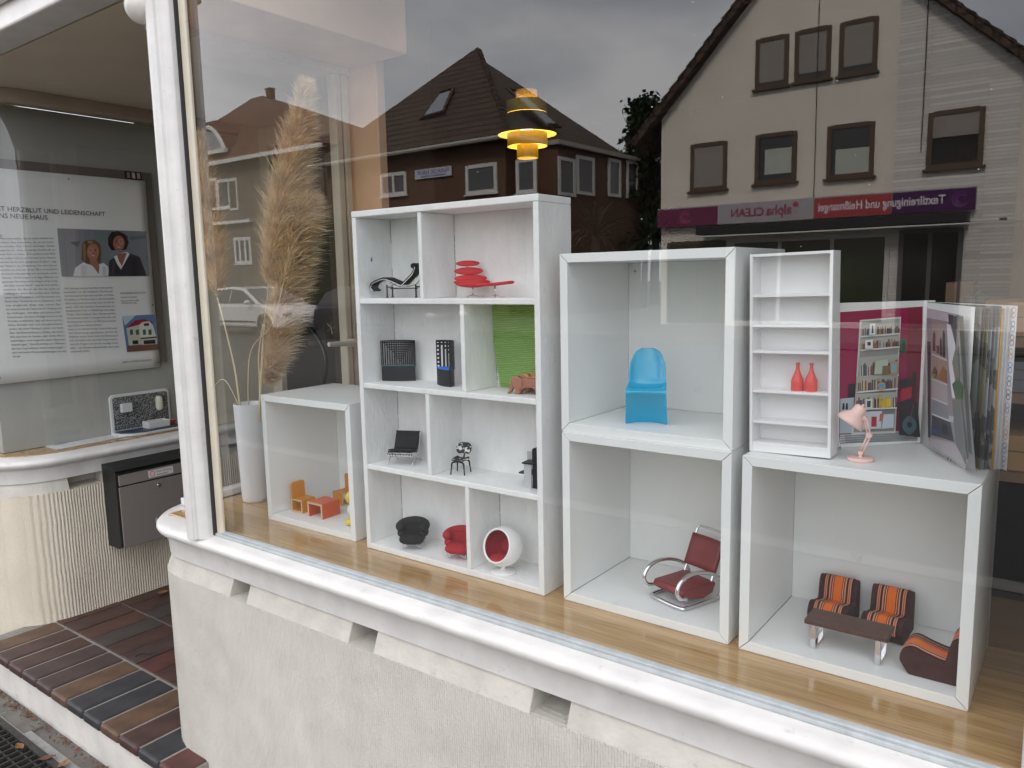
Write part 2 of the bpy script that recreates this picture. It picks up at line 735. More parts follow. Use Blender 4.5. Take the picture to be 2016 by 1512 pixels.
# ------------------------------------------------------------------ palette
WHITE_PAINT = pbr('white gloss paint', (0.69, 0.67, 0.64), 0.34, var=0.08, vs=14, bump=0.4, bs=46, dirt=0.42, coat=0.1)
CREAM_PAINT = pbr('aged cream paint', (0.62, 0.56, 0.44), 0.4, var=0.08, vs=12, bump=0.15, bs=60, dirt=0.3)
RENDER_FINE = ribbed_mat('fine combed render', (0.70, 0.67, 0.59), 0.0058, 0.0015)
RENDER_RIB = ribbed_mat('ribbed cream render', (0.74, 0.665, 0.535), 0.0108, 0.0019)
STONE = pbr('painted stone ledge', (0.54, 0.51, 0.45), 0.8, var=0.12, vs=14, bump=0.5, bs=110, dirt=0.45, bdist=0.003)
OAK = wood_mat('varnished oak', (0.33, 0.185, 0.070), (0.56, 0.36, 0.16), 0.20, 0.75, 'x', 0.5)
LACQ = pbr('white lacquered board', (0.78, 0.785, 0.77), 0.38, var=0.02, vs=5, bump=0.03, bs=300, dirt=0.18)
LACQ_IN = LACQ
SHELFP = pbr('brushed white paint on wood', (0.79, 0.785, 0.775), 0.5, var=0.05, vs=14, bump=0.7, bs=55, stretch=(2.2, 2.2, 1), dirt=0.26, bdist=0.002)
PEACH = pbr('peach wall paint', (0.78, 0.50, 0.30), 0.8, var=0.05, vs=8, bump=0.2, bs=160)
GREYPANEL = pbr('grey display panel', (0.38, 0.375, 0.35), 0.6, var=0.06, vs=4)
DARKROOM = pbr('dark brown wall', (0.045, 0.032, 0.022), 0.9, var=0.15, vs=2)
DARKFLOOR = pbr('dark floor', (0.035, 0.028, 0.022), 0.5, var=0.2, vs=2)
SOFFIT = pbr('taupe soffit paint', (0.62, 0.55, 0.45), 0.8, var=0.04, vs=5)
GASKET = pbr('dark gap', (0.03, 0.028, 0.025), 0.8)
PUTTY = pbr('grey glazing putty', (0.44, 0.47, 0.47), 0.6, var=0.12, vs=30, dirt=0.4)
PANE = glass_mat('window glass', 1.85, (0.955, 0.975, 0.968))
PANE2 = glass_mat('side glass', 1.62, (0.965, 0.98, 0.97))
CHROME = pbr('chrome', (0.72, 0.72, 0.73), 0.13, 1.0, var=0.03)
INK = print_mat('printed ink on paper')
PAPER = pbr('white paper', (0.78, 0.78, 0.77), 0.45, var=0.02)
CONCRETE = pbr('pavement concrete', (0.125, 0.118, 0.105), 0.9, var=0.22, vs=9, bump=0.4, bs=120, dirt=0.3)
KERB = pbr('kerb granite', (0.30, 0.29, 0.27), 0.9, var=0.15, vs=20)
ASPHALT = pbr('asphalt', (0.055, 0.055, 0.057), 0.95, var=0.2, vs=30, bump=0.3, bs=200)

YG = -0.138            # plane of the shop window's glass
ZT = 1.80              # top of the windows
ZP = -0.83             # pavement
ZS = -0.68             # top of the entrance step

# ------------------------------------------------------------------ ground
def slab(name, x0, x1, y0, y1, z, mat, th=0.3):
    return tag(mk(name, MB().box(x0, x1, y0, y1, z - th, z), mat), kind='structure')

slab('ground', -160, 160, -160, 60, ZP - 0.16, ASPHALT, 0.5)
slab('pavement', -60, 40, -3.1, 8.0, ZP, CONCRETE, 0.14)
slab('street', -160, 160, -15.5, -3.28, ZP - 0.13, ASPHALT, 0.02)
slab('far_pavement', -160, 60, -60, -16.0, ZP + 0.004, CONCRETE, 0.14)
kerb_me = MB().box(0, 0.98, 0, 0.15, -0.2, 0).mesh('kerb_stone')
pv = bpy.data.objects['pavement']
for i in range(40):
    link('kerb_stone', kerb_me, KERB, pv, fix=(i == 0), loc=(-22 + i, -3.26, ZP + 0.003))
# paving slabs by the entrance, each its own stone
SLABM = [pbr('paving slab %d' % i, c, 0.9, var=0.2, vs=14, bump=0.5, bs=160, dirt=0.4) for i, c in enumerate([(0.17, 0.155, 0.125), (0.14, 0.13, 0.11), (0.20, 0.18, 0.15)])]
for i in range(9):
    for j in range(4):
        if j == 0 and 1 <= i <= 7:
            continue
        mk('paving_slab', MB().box(-3.1 + i * 0.302, -2.802 + i * 0.302, -0.63 - j * 0.302, -0.332 - j * 0.302, ZP - 0.03, ZP + 0.012 + random.uniform(0, 0.003)), random.choice(SLABM), pv, bevel=0.004)
for i in range(6):
    mk('paving_slab', MB().box(-3.1 + i * 0.202, -2.9 + i * 0.202, -0.329, -0.262, ZP - 0.03, ZP + 0.010 + random.uniform(0, 0.004)), random.choice(SLABM), pv, bevel=0.004)

# ------------------------------------------------------------------ shop building
shop = thing('shop_building', 'cream rendered shop front with white framed display windows and a recessed entrance', 'building', (0, 0, 0))


def bay_line(front_y, xs, r, x_end, y_end, mirror=False, n=14):
    out = [((x_end, front_y), (0, -1))]
    k = 24
    for i in range(1, k):
        x = x_end + (xs + r - x_end) * i / k
        out.append(((x, front_y), (0, -1)))
    for i in range(n + 1):
        a = PI / 2 * i / n
        nx, ny = -math.sin(a), -math.cos(a)
        out.append(((xs + r + nx * r, front_y + r + ny * r), (nx, ny)))
    out.append(((xs, y_end), (-1, 0)))
    if mirror is not False:
        out = [((2 * mirror - p[0], p[1]), (-q[0], q[1])) for p, q in out]
    return out


YW, XS, RC = -0.172, -1.33, 0.21
XM = (XS - 2.37) / 2
ours = bay_line(YW, XS, RC, 2.4, 1.05)
left = bay_line(YW, XS, 0.27, 1.4, 1.05, mirror=XM)

WALLP = [(0, -0.155), (0, ZP - 0.05), (-0.14, ZP - 0.05), (-0.14, -0.155)]
wall1 = mk('base_wall', MB().sweep(ours, WALLP), RENDER_FINE, shop, smooth='auto')
tag(wall1, 'pale finely combed rendered wall under the display window')
wall2 = mk('base_wall', MB().sweep(left, WALLP), RENDER_RIB, shop, smooth='auto')
tag(wall2, 'cream ribbed rendered wall that carries the letter box')
PL = [(0.014, ZP - 0.05), (0.014, ZS - 0.03), (0.006, ZS - 0.022), (-0.02, ZS - 0.022), (-0.02, ZP - 0.05)]
mk('plinth', MB().sweep(ours, PL), WHITE_PAINT, shop, smooth='auto')

# sloping ledge of painted stones with weep notches between them
def sub_line(line, s0, s1):
    """piece of a plan line between two arc lengths measured from its corner start (negative = along the front)"""
    pts = [Vector(p) for p, _ in line]
    acc = [0.0]
    for a, b in zip(pts, pts[1:]):
        acc.append(acc[-1] + (b - a).length)
    L0 = acc[24]                       # start of the corner arc
    def ev(s):
        s += L0
        for i in range(len(acc) - 1):
            if acc[i + 1] >= s - 1e-9:
                t = (s - acc[i]) / (acc[i + 1] - acc[i])
                p = pts[i].lerp(pts[i + 1], t)
                nn = Vector(line[i][1]).lerp(Vector(line[i + 1][1]), t).normalized()
                return (tuple(p), tuple(nn))
    n = max(2, int((s1 - s0) / 0.03))
    return [ev(s0 + (s1 - s0) * i / n) for i in range(n + 1)]


LEDGE = [(0.0, -0.156), (-0.019, -0.106), (-0.02, -0.098), (-0.09, -0.098), (-0.09, -0.160), (-0.004, -0.160)]
x_corner = XS + RC
for ln, notches, xc, wall in ((ours, [(-0.875, -0.805), (-0.417, -0.338), (0.085, 0.165), (0.58, 0.66), (1.06, 1.14)], x_corner, wall1), (left, None, 0, wall2)):
    if notches:
        cuts = sorted([(-(b - xc), -(a - xc)) for a, b in notches])
        edges = [-2.6] + [e for c in cuts for e in c] + [0.62]
        for k in range(0, len(edges), 2):
            mk('ledge_stone', MB().sweep(sub_line(ln, edges[k] + 0.001, edges[k + 1] - 0.001), LEDGE), STONE, wall, bevel=0.007, seg=3)
    else:
        edges = [-0.6, 0.06, 0.125, 0.42, 0.56, 0.73, 0.80, 1.15]
        for k in range(0, len(edges), 2):
            mk('ledge_stone', MB().sweep(sub_line(ln, edges[k], edges[k + 1]), LEDGE), STONE, wall, bevel=0.007, seg=3)
    # recessed bed of the notches
    mk('ledge_bed', MB().sweep(sub_line(ln, -2.3 if notches else -0.6, 0.62 if notches else 1.15), [(-0.008, -0.1585), (-0.100, -0.150), (-0.130, -0.107), (-0.138, -0.107), (-0.138, -0.165), (-0.008, -0.165)]), STONE, wall)

# white window sill moulding (apron, ogee, nose)
SILL = [(-0.07, -0.106), (-0.011, -0.106), (-0.008, -0.056), (-0.004, -0.049), (0.006, -0.045), (0.015, -0.039), (0.020, -0.030), (0.0195, -0.022), (0.013, -0.015), (0.0, -0.011), (-0.018, -0.007), (-0.028, -0.004), (-0.07, -0.004)]
for ln, nm in ((ours, 'white painted window sill moulding with chipped lower edge'), (left, 'cream white curved sill moulding of the poster window')):
    tag(mk('window_sill', MB().sweep(ln, SILL), WHITE_PAINT, shop, smooth='auto'), nm)
mk('glazing_putty', MB().box(-0.955, 2.3, YG - 0.012, YG + 0.002, -0.006, 0.005), PUTTY, shop, bevel=0.002)
mk('glazing_putty', MB().box(-0.955, 2.3, YG - 0.019, YG - 0.0125, -0.007, 0.001), PUTTY, shop, bevel=0.002)

# corner post: moulded profile, standing on the sill
prof = [(-1.046, -0.150), (-1.043, -0.178), (-1.030, -0.187), (-1.014, -0.190), (-1.009, -0.199), (-0.992, -0.204), (-0.976, -0.199), (-0.971, -0.190), (-0.960, -0.186), (-0.949, -0.172), (-0.948, -0.1405), (-0.99, -0.130), (-1.04, -0.135)]
post = mk('corner_post', MB().prism(prof, lambda u, v, w_: (u, v, w_), -0.013, ZT + 0.1), WHITE_PAINT, shop, smooth='auto', bevel=0.002)
tag(post, 'white gloss painted moulded corner post')
mk('post_gap', MB().box(-0.9478, -0.9425, -0.160, -0.1405, -0.004, ZT + 0.1), GASKET, shop)
mk('glazing_bead', MB().prism([(-0.942, -0.152), (-0.926, -0.150), (-0.921, -0.146), (-0.921, -0.1395), (-0.942, -0.1395)], lambda u, v, w_: (u, v, w_), -0.004, ZT + 0.1), CREAM_PAINT, shop, bevel=0.0015)
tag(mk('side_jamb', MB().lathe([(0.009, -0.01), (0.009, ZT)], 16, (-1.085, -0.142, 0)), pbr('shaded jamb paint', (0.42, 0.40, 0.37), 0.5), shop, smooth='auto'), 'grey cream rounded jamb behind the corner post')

# panes
def pane(name, pts, mat, label):
    return tag(mk(name, MB().add(pts, [(0, 1, 2, 3)]), mat, shop, fix=False), label)

pane('window_pane', [(-0.945, YG, 0.0), (2.35, YG, 0.0), (2.35, YG, ZT), (-0.945, YG, ZT)], PANE, 'large reflecting display window pane')
SG = -1.255
pane('side_pane', [(SG, -0.06, 0.0), (SG, 0.60, 0.0), (SG, 0.60, 1.36), (SG, -0.06, 1.36)], PANE2, 'side pane toward the entrance')
LG = -2.405
ll = [((p[0], p[1]), q) for p, q in bay_line(YW + 0.034, XS + 0.034, 0.24, 1.4, 0.70, mirror=XM)]
mg = MB()
vv = []
for p, q in ll:
    vv += [(p[0], p[1], 0.0), (p[0], p[1], 1.345)]
mg.add(vv, [(2 * i, 2 * i + 2, 2 * i + 3, 2 * i + 1) for i in range(len(ll) - 1)])
tag(mk('curved_pane', mg, PANE2, shop, smooth=True, fix=False), 'curved pane in front of the poster')

# dust and dried rain specks on the big pane
ds = MB()
gd = random.Random(9)
for _ in range(110):
    x, z = gd.uniform(-0.9, 1.0), gd.uniform(0.02, 1.5)
    r = gd.choice([0.0004, 0.0005, 0.0006, 0.0008, 0.0011])
    a0 = gd.uniform(0, PI)
    ds.add([(x + r * gd.uniform(0.7, 1.2) * math.cos(a0 + 2 * PI * k / 6), YG - 0.0006, z + r * gd.uniform(0.7, 1.2) * math.sin(a0 + 2 * PI * k / 6)) for k in range(6)], [(0, 1, 2, 3, 4, 5)])
tag(mk('dust_specks', ds, pbr('dust', (0.6, 0.6, 0.58), 0.9), shop, fix=False), kind='stuff')

# oak display board, and the one behind the poster window
tag(mk('display_board', MB().box(-1.23, 2.3, -0.127, 0.262, -0.032, -0.0005), OAK, shop, bevel=0.006, seg=3), 'varnished oak display board inside the window')
bl = bay_line(YW + 0.042, XS + 0.042, 0.23, 1.4, 0.70, mirror=XM)
mb = MB()
n_ = len(bl)
vv = [(p[0], p[1], 0.0) for p, q in bl] + [(-2.62, 0.70, 0.0), (-2.62, 0.15, 0.0), (-5.0, 0.15, 0.0)]
mb.add(vv, [tuple(range(len(vv)))])
o = mk('display_board', mb, OAK, shop)
md = o.modifiers.new('thickness', 'SOLIDIFY'); md.thickness = 0.03; md.offset = -1
for p in o.data.polygons:
    if p.normal.z < 0:
        p.flip()

# side window frame seen through the shop window
mk('side_frame', MB().box(SG - 0.02, SG + 0.022, -0.06, 0.66, -0.0, 0.022), WHITE_PAINT, shop, bevel=0.003)
mk('side_frame', MB().box(SG - 0.02, SG + 0.02, 0.585, 0.611, 0.0225, 1.355), CREAM_PAINT, shop, bevel=0.004)
mk('side_frame', MB().box(SG - 0.012, SG + 0.02, 0.619, 0.645, 0.0225, 1.355), CREAM_PAINT, shop, bevel=0.004)
mk('side_frame', MB().box(SG - 0.01, SG + 0.01, 0.6122, 0.6188, 0.0225, 1.35), GASKET, shop)
mk('side_frame', MB().box(SG - 0.025, SG + 0.025, -0.05, 0.65, 1.355, 1.379), CREAM_PAINT, shop)
hd = mk('window_handle', MB().tube([(SG + 0.05, 0.595, 0.437), (SG + 0.052, 0.56, 0.438), (SG + 0.052, 0.475, 0.441)], [0.0095, 0.0095, 0.0085], 10).box(SG + 0.026, SG + 0.055, 0.583, 0.603, 0.425, 0.45), WHITE_PAINT, shop, smooth='auto', bevel=0.001)
# bulkhead and column
tag(mk('bulkhead', MB().box(-1.25, -0.962, -0.100, 0.66, 1.380, ZT + 0.2), PEACH, shop, bevel=0.004), 'peach painted bulkhead above the display')
tag(mk('column', MB().box(-1.34, -1.112, 0.662, 0.70, -0.7, ZT + 0.15), PEACH, shop, bevel=0.004), 'peach painted interior column')
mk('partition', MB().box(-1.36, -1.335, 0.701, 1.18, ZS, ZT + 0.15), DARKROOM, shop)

# right jamb of the display
tag(mk('wall_jamb', MB().box(0.846, 0.93, -0.126, 0.20, 0.0, ZT), WHITE_PAINT, shop, bevel=0.004), 'white jamb at the end of the display board')

# facade above, floor, ceilings (the block that shades the display)
FAC = pbr('cream facade render', (0.62, 0.58, 0.50), 0.9, var=0.05, vs=3)
mk('upper_wall', MB().box(-7.0, 6.0, YW - 0.02, 0.35, ZT + 0.22, 6.5), FAC, shop)
mk('upper_wall', MB().box(-7.0, 6.0, 0.36, 6.0, ZT + 0.9, 6.5), FAC, shop)
mk('lintel', MB().box(-0.945, 6.0, YW - 0.02, 0.02, ZT + 0.001, ZT + 0.215), WHITE_PAINT, shop)
mk('lintel', MB().box(-7.0, -2.402, YW - 0.02, 0.02, 1.391, ZT + 0.215), WHITE_PAINT, shop)
mk('soffit', MB().box(-1.3595, -1.02, -0.155, -0.101, 1.3855, 1.47), SOFFIT, shop)
mk('soffit', MB().box(-1.3595, -1.2505, -0.1005, 0.66, 1.3855, 1.47), SOFFIT, shop)
tag(mk('soffit', MB().box(-2.62, -1.36, -0.155, 1.2, 1.386, 1.47), SOFFIT, shop), 'taupe soffit over the entrance')
mk('fascia', MB().box(-7.0, -1.05, -0.262, -0.160, 1.384, 1.78), WHITE_PAINT, shop, bevel=0.006)
mk('fascia_trim', MB().box(-7.0, -1.05, -0.285, -0.2625, 1.445, 1.50), WHITE_PAINT, shop, bevel=0.006)
mk('roof', MB().prism([(-0.6, 6.5), (6.6, 6.5), (3.0, 9.2)], lambda u, v, w_: (w_, u, v), -7.3, 6.3), pbr('shop roof tiles', (0.12, 0.04, 0.025), 0.9), shop)
tag(mk('window_head', MB().sweep(bay_line(YW, XS, 0.27, 1.4, 0.98, mirror=XM), [(-0.005, 1.3345), (0.004, 1.345), (0.004, 1.3855), (-0.06, 1.3855), (-0.06, 1.3345)]), pbr('beige head trim', (0.40, 0.33, 0.26), 0.6), shop, smooth='auto'), 'beige trim at the head of the poster window')

# recess: back wall with a glazed door and a bow handle
DARKDOOR = pbr('dark door leaf', (0.035, 0.028, 0.022), 0.35, var=0.1)
door = mk('door', MB().box(-2.32, -1.62, 1.13, 1.17, ZS + 0.01, 1.30), DARKDOOR, shop, bevel=0.004)
tag(door, 'dark entrance door at the back of the recess')
tag(mk('handle', MB().tube(smooth_path([(-2.11, 1.12, 0.49), (-2.10, 1.075, 0.478), (-2.02, 1.065, 0.43), (-1.955, 1.065, 0.355), (-1.937, 1.065, 0.28), (-1.955, 1.065, 0.21), (-1.985, 1.075, 0.14), (-1.99, 1.12, 0.12)], 6), 0.012, 8), pbr('black handle', (0.02, 0.02, 0.02), 0.25), door, smooth=True), 'black bow shaped pull handle')
mk('door_frame', MB().box(-1.62, -1.535, 1.10, 1.18, ZS, 1.385), CREAM_PAINT, shop, bevel=0.004)
mk('door_frame', MB().box(-2.45, -2.32, 1.10, 1.18, ZS, 1.385), CREAM_PAINT, shop, bevel=0.004)
mk('door_frame', MB().box(-2.319, -1.621, 1.10, 1.18, 1.30, 1.385), CREAM_PAINT, shop, bevel=0.004)
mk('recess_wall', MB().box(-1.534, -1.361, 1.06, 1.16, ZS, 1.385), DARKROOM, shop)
# left bay side: frame beside the poster and wall behind
mk('side_frame', MB().box(-2.46, -2.375, 0.645, 0.705, 0.0, 1.334), CREAM_PAINT, shop, bevel=0.004)
mk('recess_wall', MB().box(-2.45, -2.385, 0.706, 1.10, -0.003, 1.385), CREAM_PAINT, shop)
mk('poster_panel', MB().box(-2.66, -2.56, -0.06, 0.70, 0.002, 1.36), GREYPANEL, shop)
mk('poster_panel', MB().box(-5.0, -2.661, 0.16, 0.30, 0.002, 1.36), GREYPANEL, shop)

# room behind the display
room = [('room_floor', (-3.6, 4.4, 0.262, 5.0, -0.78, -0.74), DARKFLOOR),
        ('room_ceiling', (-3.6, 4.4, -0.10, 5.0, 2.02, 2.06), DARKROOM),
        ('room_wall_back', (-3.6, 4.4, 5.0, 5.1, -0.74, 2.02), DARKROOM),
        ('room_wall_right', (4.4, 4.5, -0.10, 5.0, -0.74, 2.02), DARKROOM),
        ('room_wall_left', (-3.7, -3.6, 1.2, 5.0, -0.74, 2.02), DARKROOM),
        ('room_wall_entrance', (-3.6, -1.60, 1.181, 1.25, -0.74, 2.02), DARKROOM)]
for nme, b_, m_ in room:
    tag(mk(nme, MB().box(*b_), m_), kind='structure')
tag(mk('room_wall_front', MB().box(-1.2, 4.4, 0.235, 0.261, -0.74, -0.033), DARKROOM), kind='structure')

# ------------------------------------------------------------------ entrance step of brown clinker tiles
step = mk('entrance_step', MB().box(-2.45, -1.04, -0.249, 1.16, ZP - 0.05, ZS - 0.036), pbr('white washed step riser', (0.66, 0.63, 0.58), 0.75, var=0.12, vs=9, bump=0.4, bs=50, dirt=0.6), None)
tag(step, kind='structure')
mk('mortar_bed', MB().box(-2.45, -1.04, -0.2485, 1.16, ZS - 0.0355, ZS - 0.004), pbr('tile grout', (0.23, 0.21, 0.185), 0.9, var=0.15, vs=40), step)
TILEC = [(0.060, 0.030, 0.024), (0.075, 0.034, 0.026), (0.105, 0.058, 0.034), (0.032, 0.031, 0.034), (0.050, 0.040, 0.036), (0.085, 0.030, 0.026), (0.055, 0.033, 0.030), (0.125, 0.066, 0.030)]
TILEM = [pbr('clinker tile %d' % i, c, 0.55, var=0.30, vs=11, bump=0.3, bs=45, dirt=0.3) for i, c in enumerate(TILEC)]
pitch = 0.1132
x0 = -2.173 - 2 * pitch
front_col = [2, 0, 0, 6, 6, 2, 3, 3, 2, 0, 3, 5]
tile_front = MB().box(0.0018, pitch - 0.0018, -0.2605, -0.0045, ZS - 0.034, ZS).mesh('tile')
tile_me = MB().box(0.0018, pitch - 0.0018, 0.0015, 0.2395, ZS - 0.02, ZS).mesh('tile')
shared = {}
for row in range(6):
    for i in range(12):
        y_off = [0, 0.0, 0.2435, 0.487, 0.7305, 0.974][row]
        xx = x0 + i * pitch - (pitch * 0.42 if row % 2 else 0)
        if xx > -1.04:
            continue
        k = front_col[i] if row == 0 else random.choice([0, 1, 2, 3, 4, 5, 6, 0, 1, 6])
        key = (row == 0, k)
        if key not in shared:
            me_ = (tile_front if row == 0 else tile_me).copy()
            me_.materials.clear()
            me_.materials.append(TILEM[k])
            shared[key] = me_
            fx = True
        else:
            fx = False
        if row and y_off + 0.24 > 1.2:
            continue
        o = link('tile', shared[key], TILEM[k], step, fix=fx, bevel=0.011 if row == 0 else 0.003, seg=3, loc=(xx, y_off, random.uniform(-0.0012, 0.0012)))

# ------------------------------------------------------------------ boot grate and litter on the pavement
grate = thing('floor_grate', 'dark steel grid grate let into the pavement before the step', 'grate', (-2.05, -0.36, ZP + 0.004))
GR = pbr('weathered steel', (0.055, 0.050, 0.046), 0.65, 0.5, var=0.3, vs=40, bump=0.4, bs=200)
fb = MB()
for a, b in (((-0.55, -0.60), (0.6, -0.58)), ((-0.55, 0.0), (0.6, 0.02))):
    fb.box(a[0], b[0], a[1], b[1], -0.003, 0.016)
for xa in (-0.55, 0.58):
    fb.box(xa, xa + 0.02, -0.5795, -0.0005, -0.003, 0.016)
mk('frame', fb, GR, grate)
bars = MB().box(0, 0.0045, -0.579, -0.001, -0.02, 0.013).mesh('bar')
for i in range(33):
    link('bar', bars, GR, grate, fix=(i == 0), loc=(-0.52 + i * 0.034, 0, 0))
rods = MB().box(-0.529, 0.579, 0, 0.004, -0.012, 0.0105).mesh('cross_bar')
for i in range(16):
    link('cross_bar', rods, GR, grate, fix=(i == 0), loc=(0, -0.565 + i * 0.036, 0))
mk('pit', MB().box(-0.53, 0.58, -0.58, 0.0, -0.0028, -0.001), pbr('pit dirt', (0.018, 0.015, 0.012), 0.95), grate)
for b_ in ((-3.1, -2.602, -0.96, -0.333), (-1.448, -0.9, -0.96, -0.333)):
    pass
mk('grate_kerb', MB().box(-2.64, -1.43, -0.339, -0.305, ZP - 0.02, ZP + 0.009), pbr('grey grate kerb', (0.27, 0.265, 0.25), 0.9, var=0.2, vs=30, bump=0.5, bs=150), pv, bevel=0.003)
mk('grate_kerb', MB().box(-2.64, -2.602, -0.97, -0.340, ZP - 0.02, ZP + 0.009), KERB, pv, bevel=0.003)
LEAFM = [pbr('dry leaf %d' % i, c, 0.8, var=0.3, vs=60) for i, c in enumerate([(0.20, 0.085, 0.03), (0.13, 0.06, 0.03), (0.26, 0.14, 0.06)])]
lit = MB()
for i in range(240):
    x = random.uniform(-2.3, -1.1)
    y = -0.262 - abs(random.gauss(0, 0.016))
    z = ZP + 0.012
    a = random.uniform(0, 2 * PI)
    l = random.uniform(0.003, 0.011)
    q = [(x + math.cos(a) * l, y + math.sin(a) * l, z + random.uniform(0, 0.006)), (x - math.sin(a) * l * 0.45, y + math.cos(a) * l * 0.45, z + random.uniform(0.001, 0.007)), (x - math.cos(a) * l, y - math.sin(a) * l, z + random.uniform(0, 0.004)), (x + math.sin(a) * l * 0.45, y - math.cos(a) * l * 0.45, z + 0.001)]
    lit.add(q, [(0, 1, 2, 3)])
tag(mk('leaf_litter', lit, LEAFM[1], fix=False), 'brown leaf crumbs gathered along the foot of the step', 'leaves', kind='stuff')
lf = [(-1.80, -0.375, 0), (-1.66, -0.352, 1.1), (-1.585, -0.335, 2.0)]
for i, (x, y, a) in enumerate(lf):
    b = MB()
    b.grid(lambda u, v: ((u - 0.5) * 0.05, (v - 0.5) * 0.024 * math.sin(PI * min(max(u, 0.03), 0.97)), 0.004 + 0.006 * abs(v - 0.5) + 0.006 * (u - 0.5) ** 2), 8, 4)
    o = mk('fallen_leaf', b, LEAFM[i % 3], fix=False, loc=(x, y, ZP + 0.016), rot=(0, 0, a))
    tag(o, 'small dry brown leaf lying by the steel grate', 'leaf', 'fallen leaves by the grate')
b = MB()
b.grid(lambda u, v: ((u - 0.5) * 0.06, (v - 0.5) * 0.034 * math.sin(PI * min(max(u, 0.03), 0.97)), 0.004 + 0.01 * abs(v - 0.5) + 0.012 * u * u), 8, 4)
tag(mk('fallen_leaf', b, LEAFM[0], fix=False, loc=at(322, 1172, z=ZS) + Vector((0, 0, 0.004)), rot=(0.1, 0, 0.4)), 'orange brown leaf on the step tiles by the rendered corner', 'leaf')
b = MB().tube(smooth_path([at(266, 1292, z=ZS + 0.004), at(280, 1286, z=ZS + 0.004), at(296, 1287, z=ZS + 0.004)], 4), 0.0016, 5)
tag(mk('twig', b, GASKET), 'thin dark twig lying on the step tiles', 'twig')
# ------------------------------------------------------------------ white display cubes
def cube_box(label, x, y, z, w_, h, d, rz=0.0, group='white display cubes'):
    t = 0.0172
    g = 0.0007
    root = thing('display_cube', label, 'display cube', (x, y, z), rz, group)
    fn = lambda u, v, q: (u, q, v)
    P = {'top_panel': [(g, h), (w_ - g, h), (w_ - t - g, h - t), (t + g, h - t)],
         'bottom_panel': [(g, 0.0), (t + g, t), (w_ - t - g, t), (w_ - g, 0.0)]}
    for k, pl in P.items():
        mk(k, MB().prism(pl, fn, 0.0, d), LACQ, root, bevel=0.0007)
    for pl in ([(0, g), (0, h - g), (t, h - t - g), (t, t + g)], [(w_, g), (w_ - t, t + g), (w_ - t, h - t - g), (w_, h - g)]):
        mk('side_panel', MB().prism(pl, fn, 0.0, d), LACQ, root, bevel=0.0007)
    mk('back_panel', MB().box(t + 0.0006, w_ - t - 0.0006, d - 0.012, d - 0.004, t + 0.0006, h - t - 0.0006), LACQ, root)
    for sx in (t + 0.016,):
        mk('screw_cap', MB().lathe([(0.0032, 0), (0.0028, 0.0012), (0.0012, 0.0012), (0.001, 0.0004)], 10, (0, 0, 0), ax=Matrix.Rotation(R(90), 3, 'X')), pbr('screw cap', (0.4, 0.4, 0.4), 0.5), root, loc=(sx, d - 0.0121, h - t - 0.018))
    return root

T = 0.0172
cube_box('white cube with yellow toy chairs and a red toy table inside', -0.930, 0.0, 0.0, 0.352, 0.352, 0.26, 0.018)
cube_box('white cube holding the blue chair, stacked on another cube', 0.0469, 0.0075, 0.3502, 0.3505, 0.3488, 0.26, 0.0033)
cube_box('white cube holding the red leather chair, under another cube', 0.0500, 0.0035, 0.0, 0.350, 0.350, 0.26, -0.008)
cube_box('white cube holding the striped lounge chairs and coffee table', 0.4200, -0.0025, 0.0, 0.352, 0.3488, 0.25, -0.004)

# ------------------------------------------------------------------ tall hand-painted shelf
tall = thing('display_shelf', 'tall white hand painted wooden shelf of eight compartments', 'shelf', (-0.5225, -0.0075, 0))
W_, H_, D_, t_ = 0.5315, 0.8155, 0.118, 0.0145
ZSH = [0.601, 0.400, 0.2015]
ZTOP = [0.6135, 0.4125, 0.2135, 0.0145]
mk('side_panel', MB().box(0, 0.0135, 0, D_, 0, H_ - t_ - 0.0002), SHELFP, tall, bevel=0.0016)
mk('side_panel', MB().box(W_ - 0.0135, W_, 0, D_, 0, H_ - t_ - 0.0002), SHELFP, tall, bevel=0.0016)
mk('top_panel', MB().box(-0.0008, W_ + 0.0006, -0.0006, D_, H_ - t_, H_), SHELFP, tall, bevel=0.0022)
mk('bottom_panel', MB().box(0.0137, W_ - 0.0137, 0.0004, D_, 0.0, 0.0145), SHELFP, tall, bevel=0.0016)
mk('back_panel', MB().box(0.0137, W_ - 0.0137, D_ - 0.006, D_ - 0.0005, 0.0147, H_ - t_ - 0.0003), SHELFP, tall)
for zz in ZTOP[:3]:
    mk('shelf_board', MB().box(0.0138, W_ - 0.0138, 0.0012, D_ - 0.0062, zz - 0.0122, zz), SHELFP, tall, bevel=0.0016)
for xx, za, zb in ((0.2135, ZTOP[0], H_ - t_), (0.328, ZTOP[1], ZTOP[0] - 0.0122), (0.2185, ZTOP[2], ZTOP[1] - 0.0122), (0.3275, ZTOP[3], ZTOP[2] - 0.0122)):
    mk('divider', MB().box(xx - 0.0055, xx + 0.0055, 0.002, D_ - 0.0062, za + 0.0002, zb - 0.0002), SHELFP, tall, bevel=0.0014)
seam = MB()  # broken dark strips standing in for the shade inside the back corner cracks
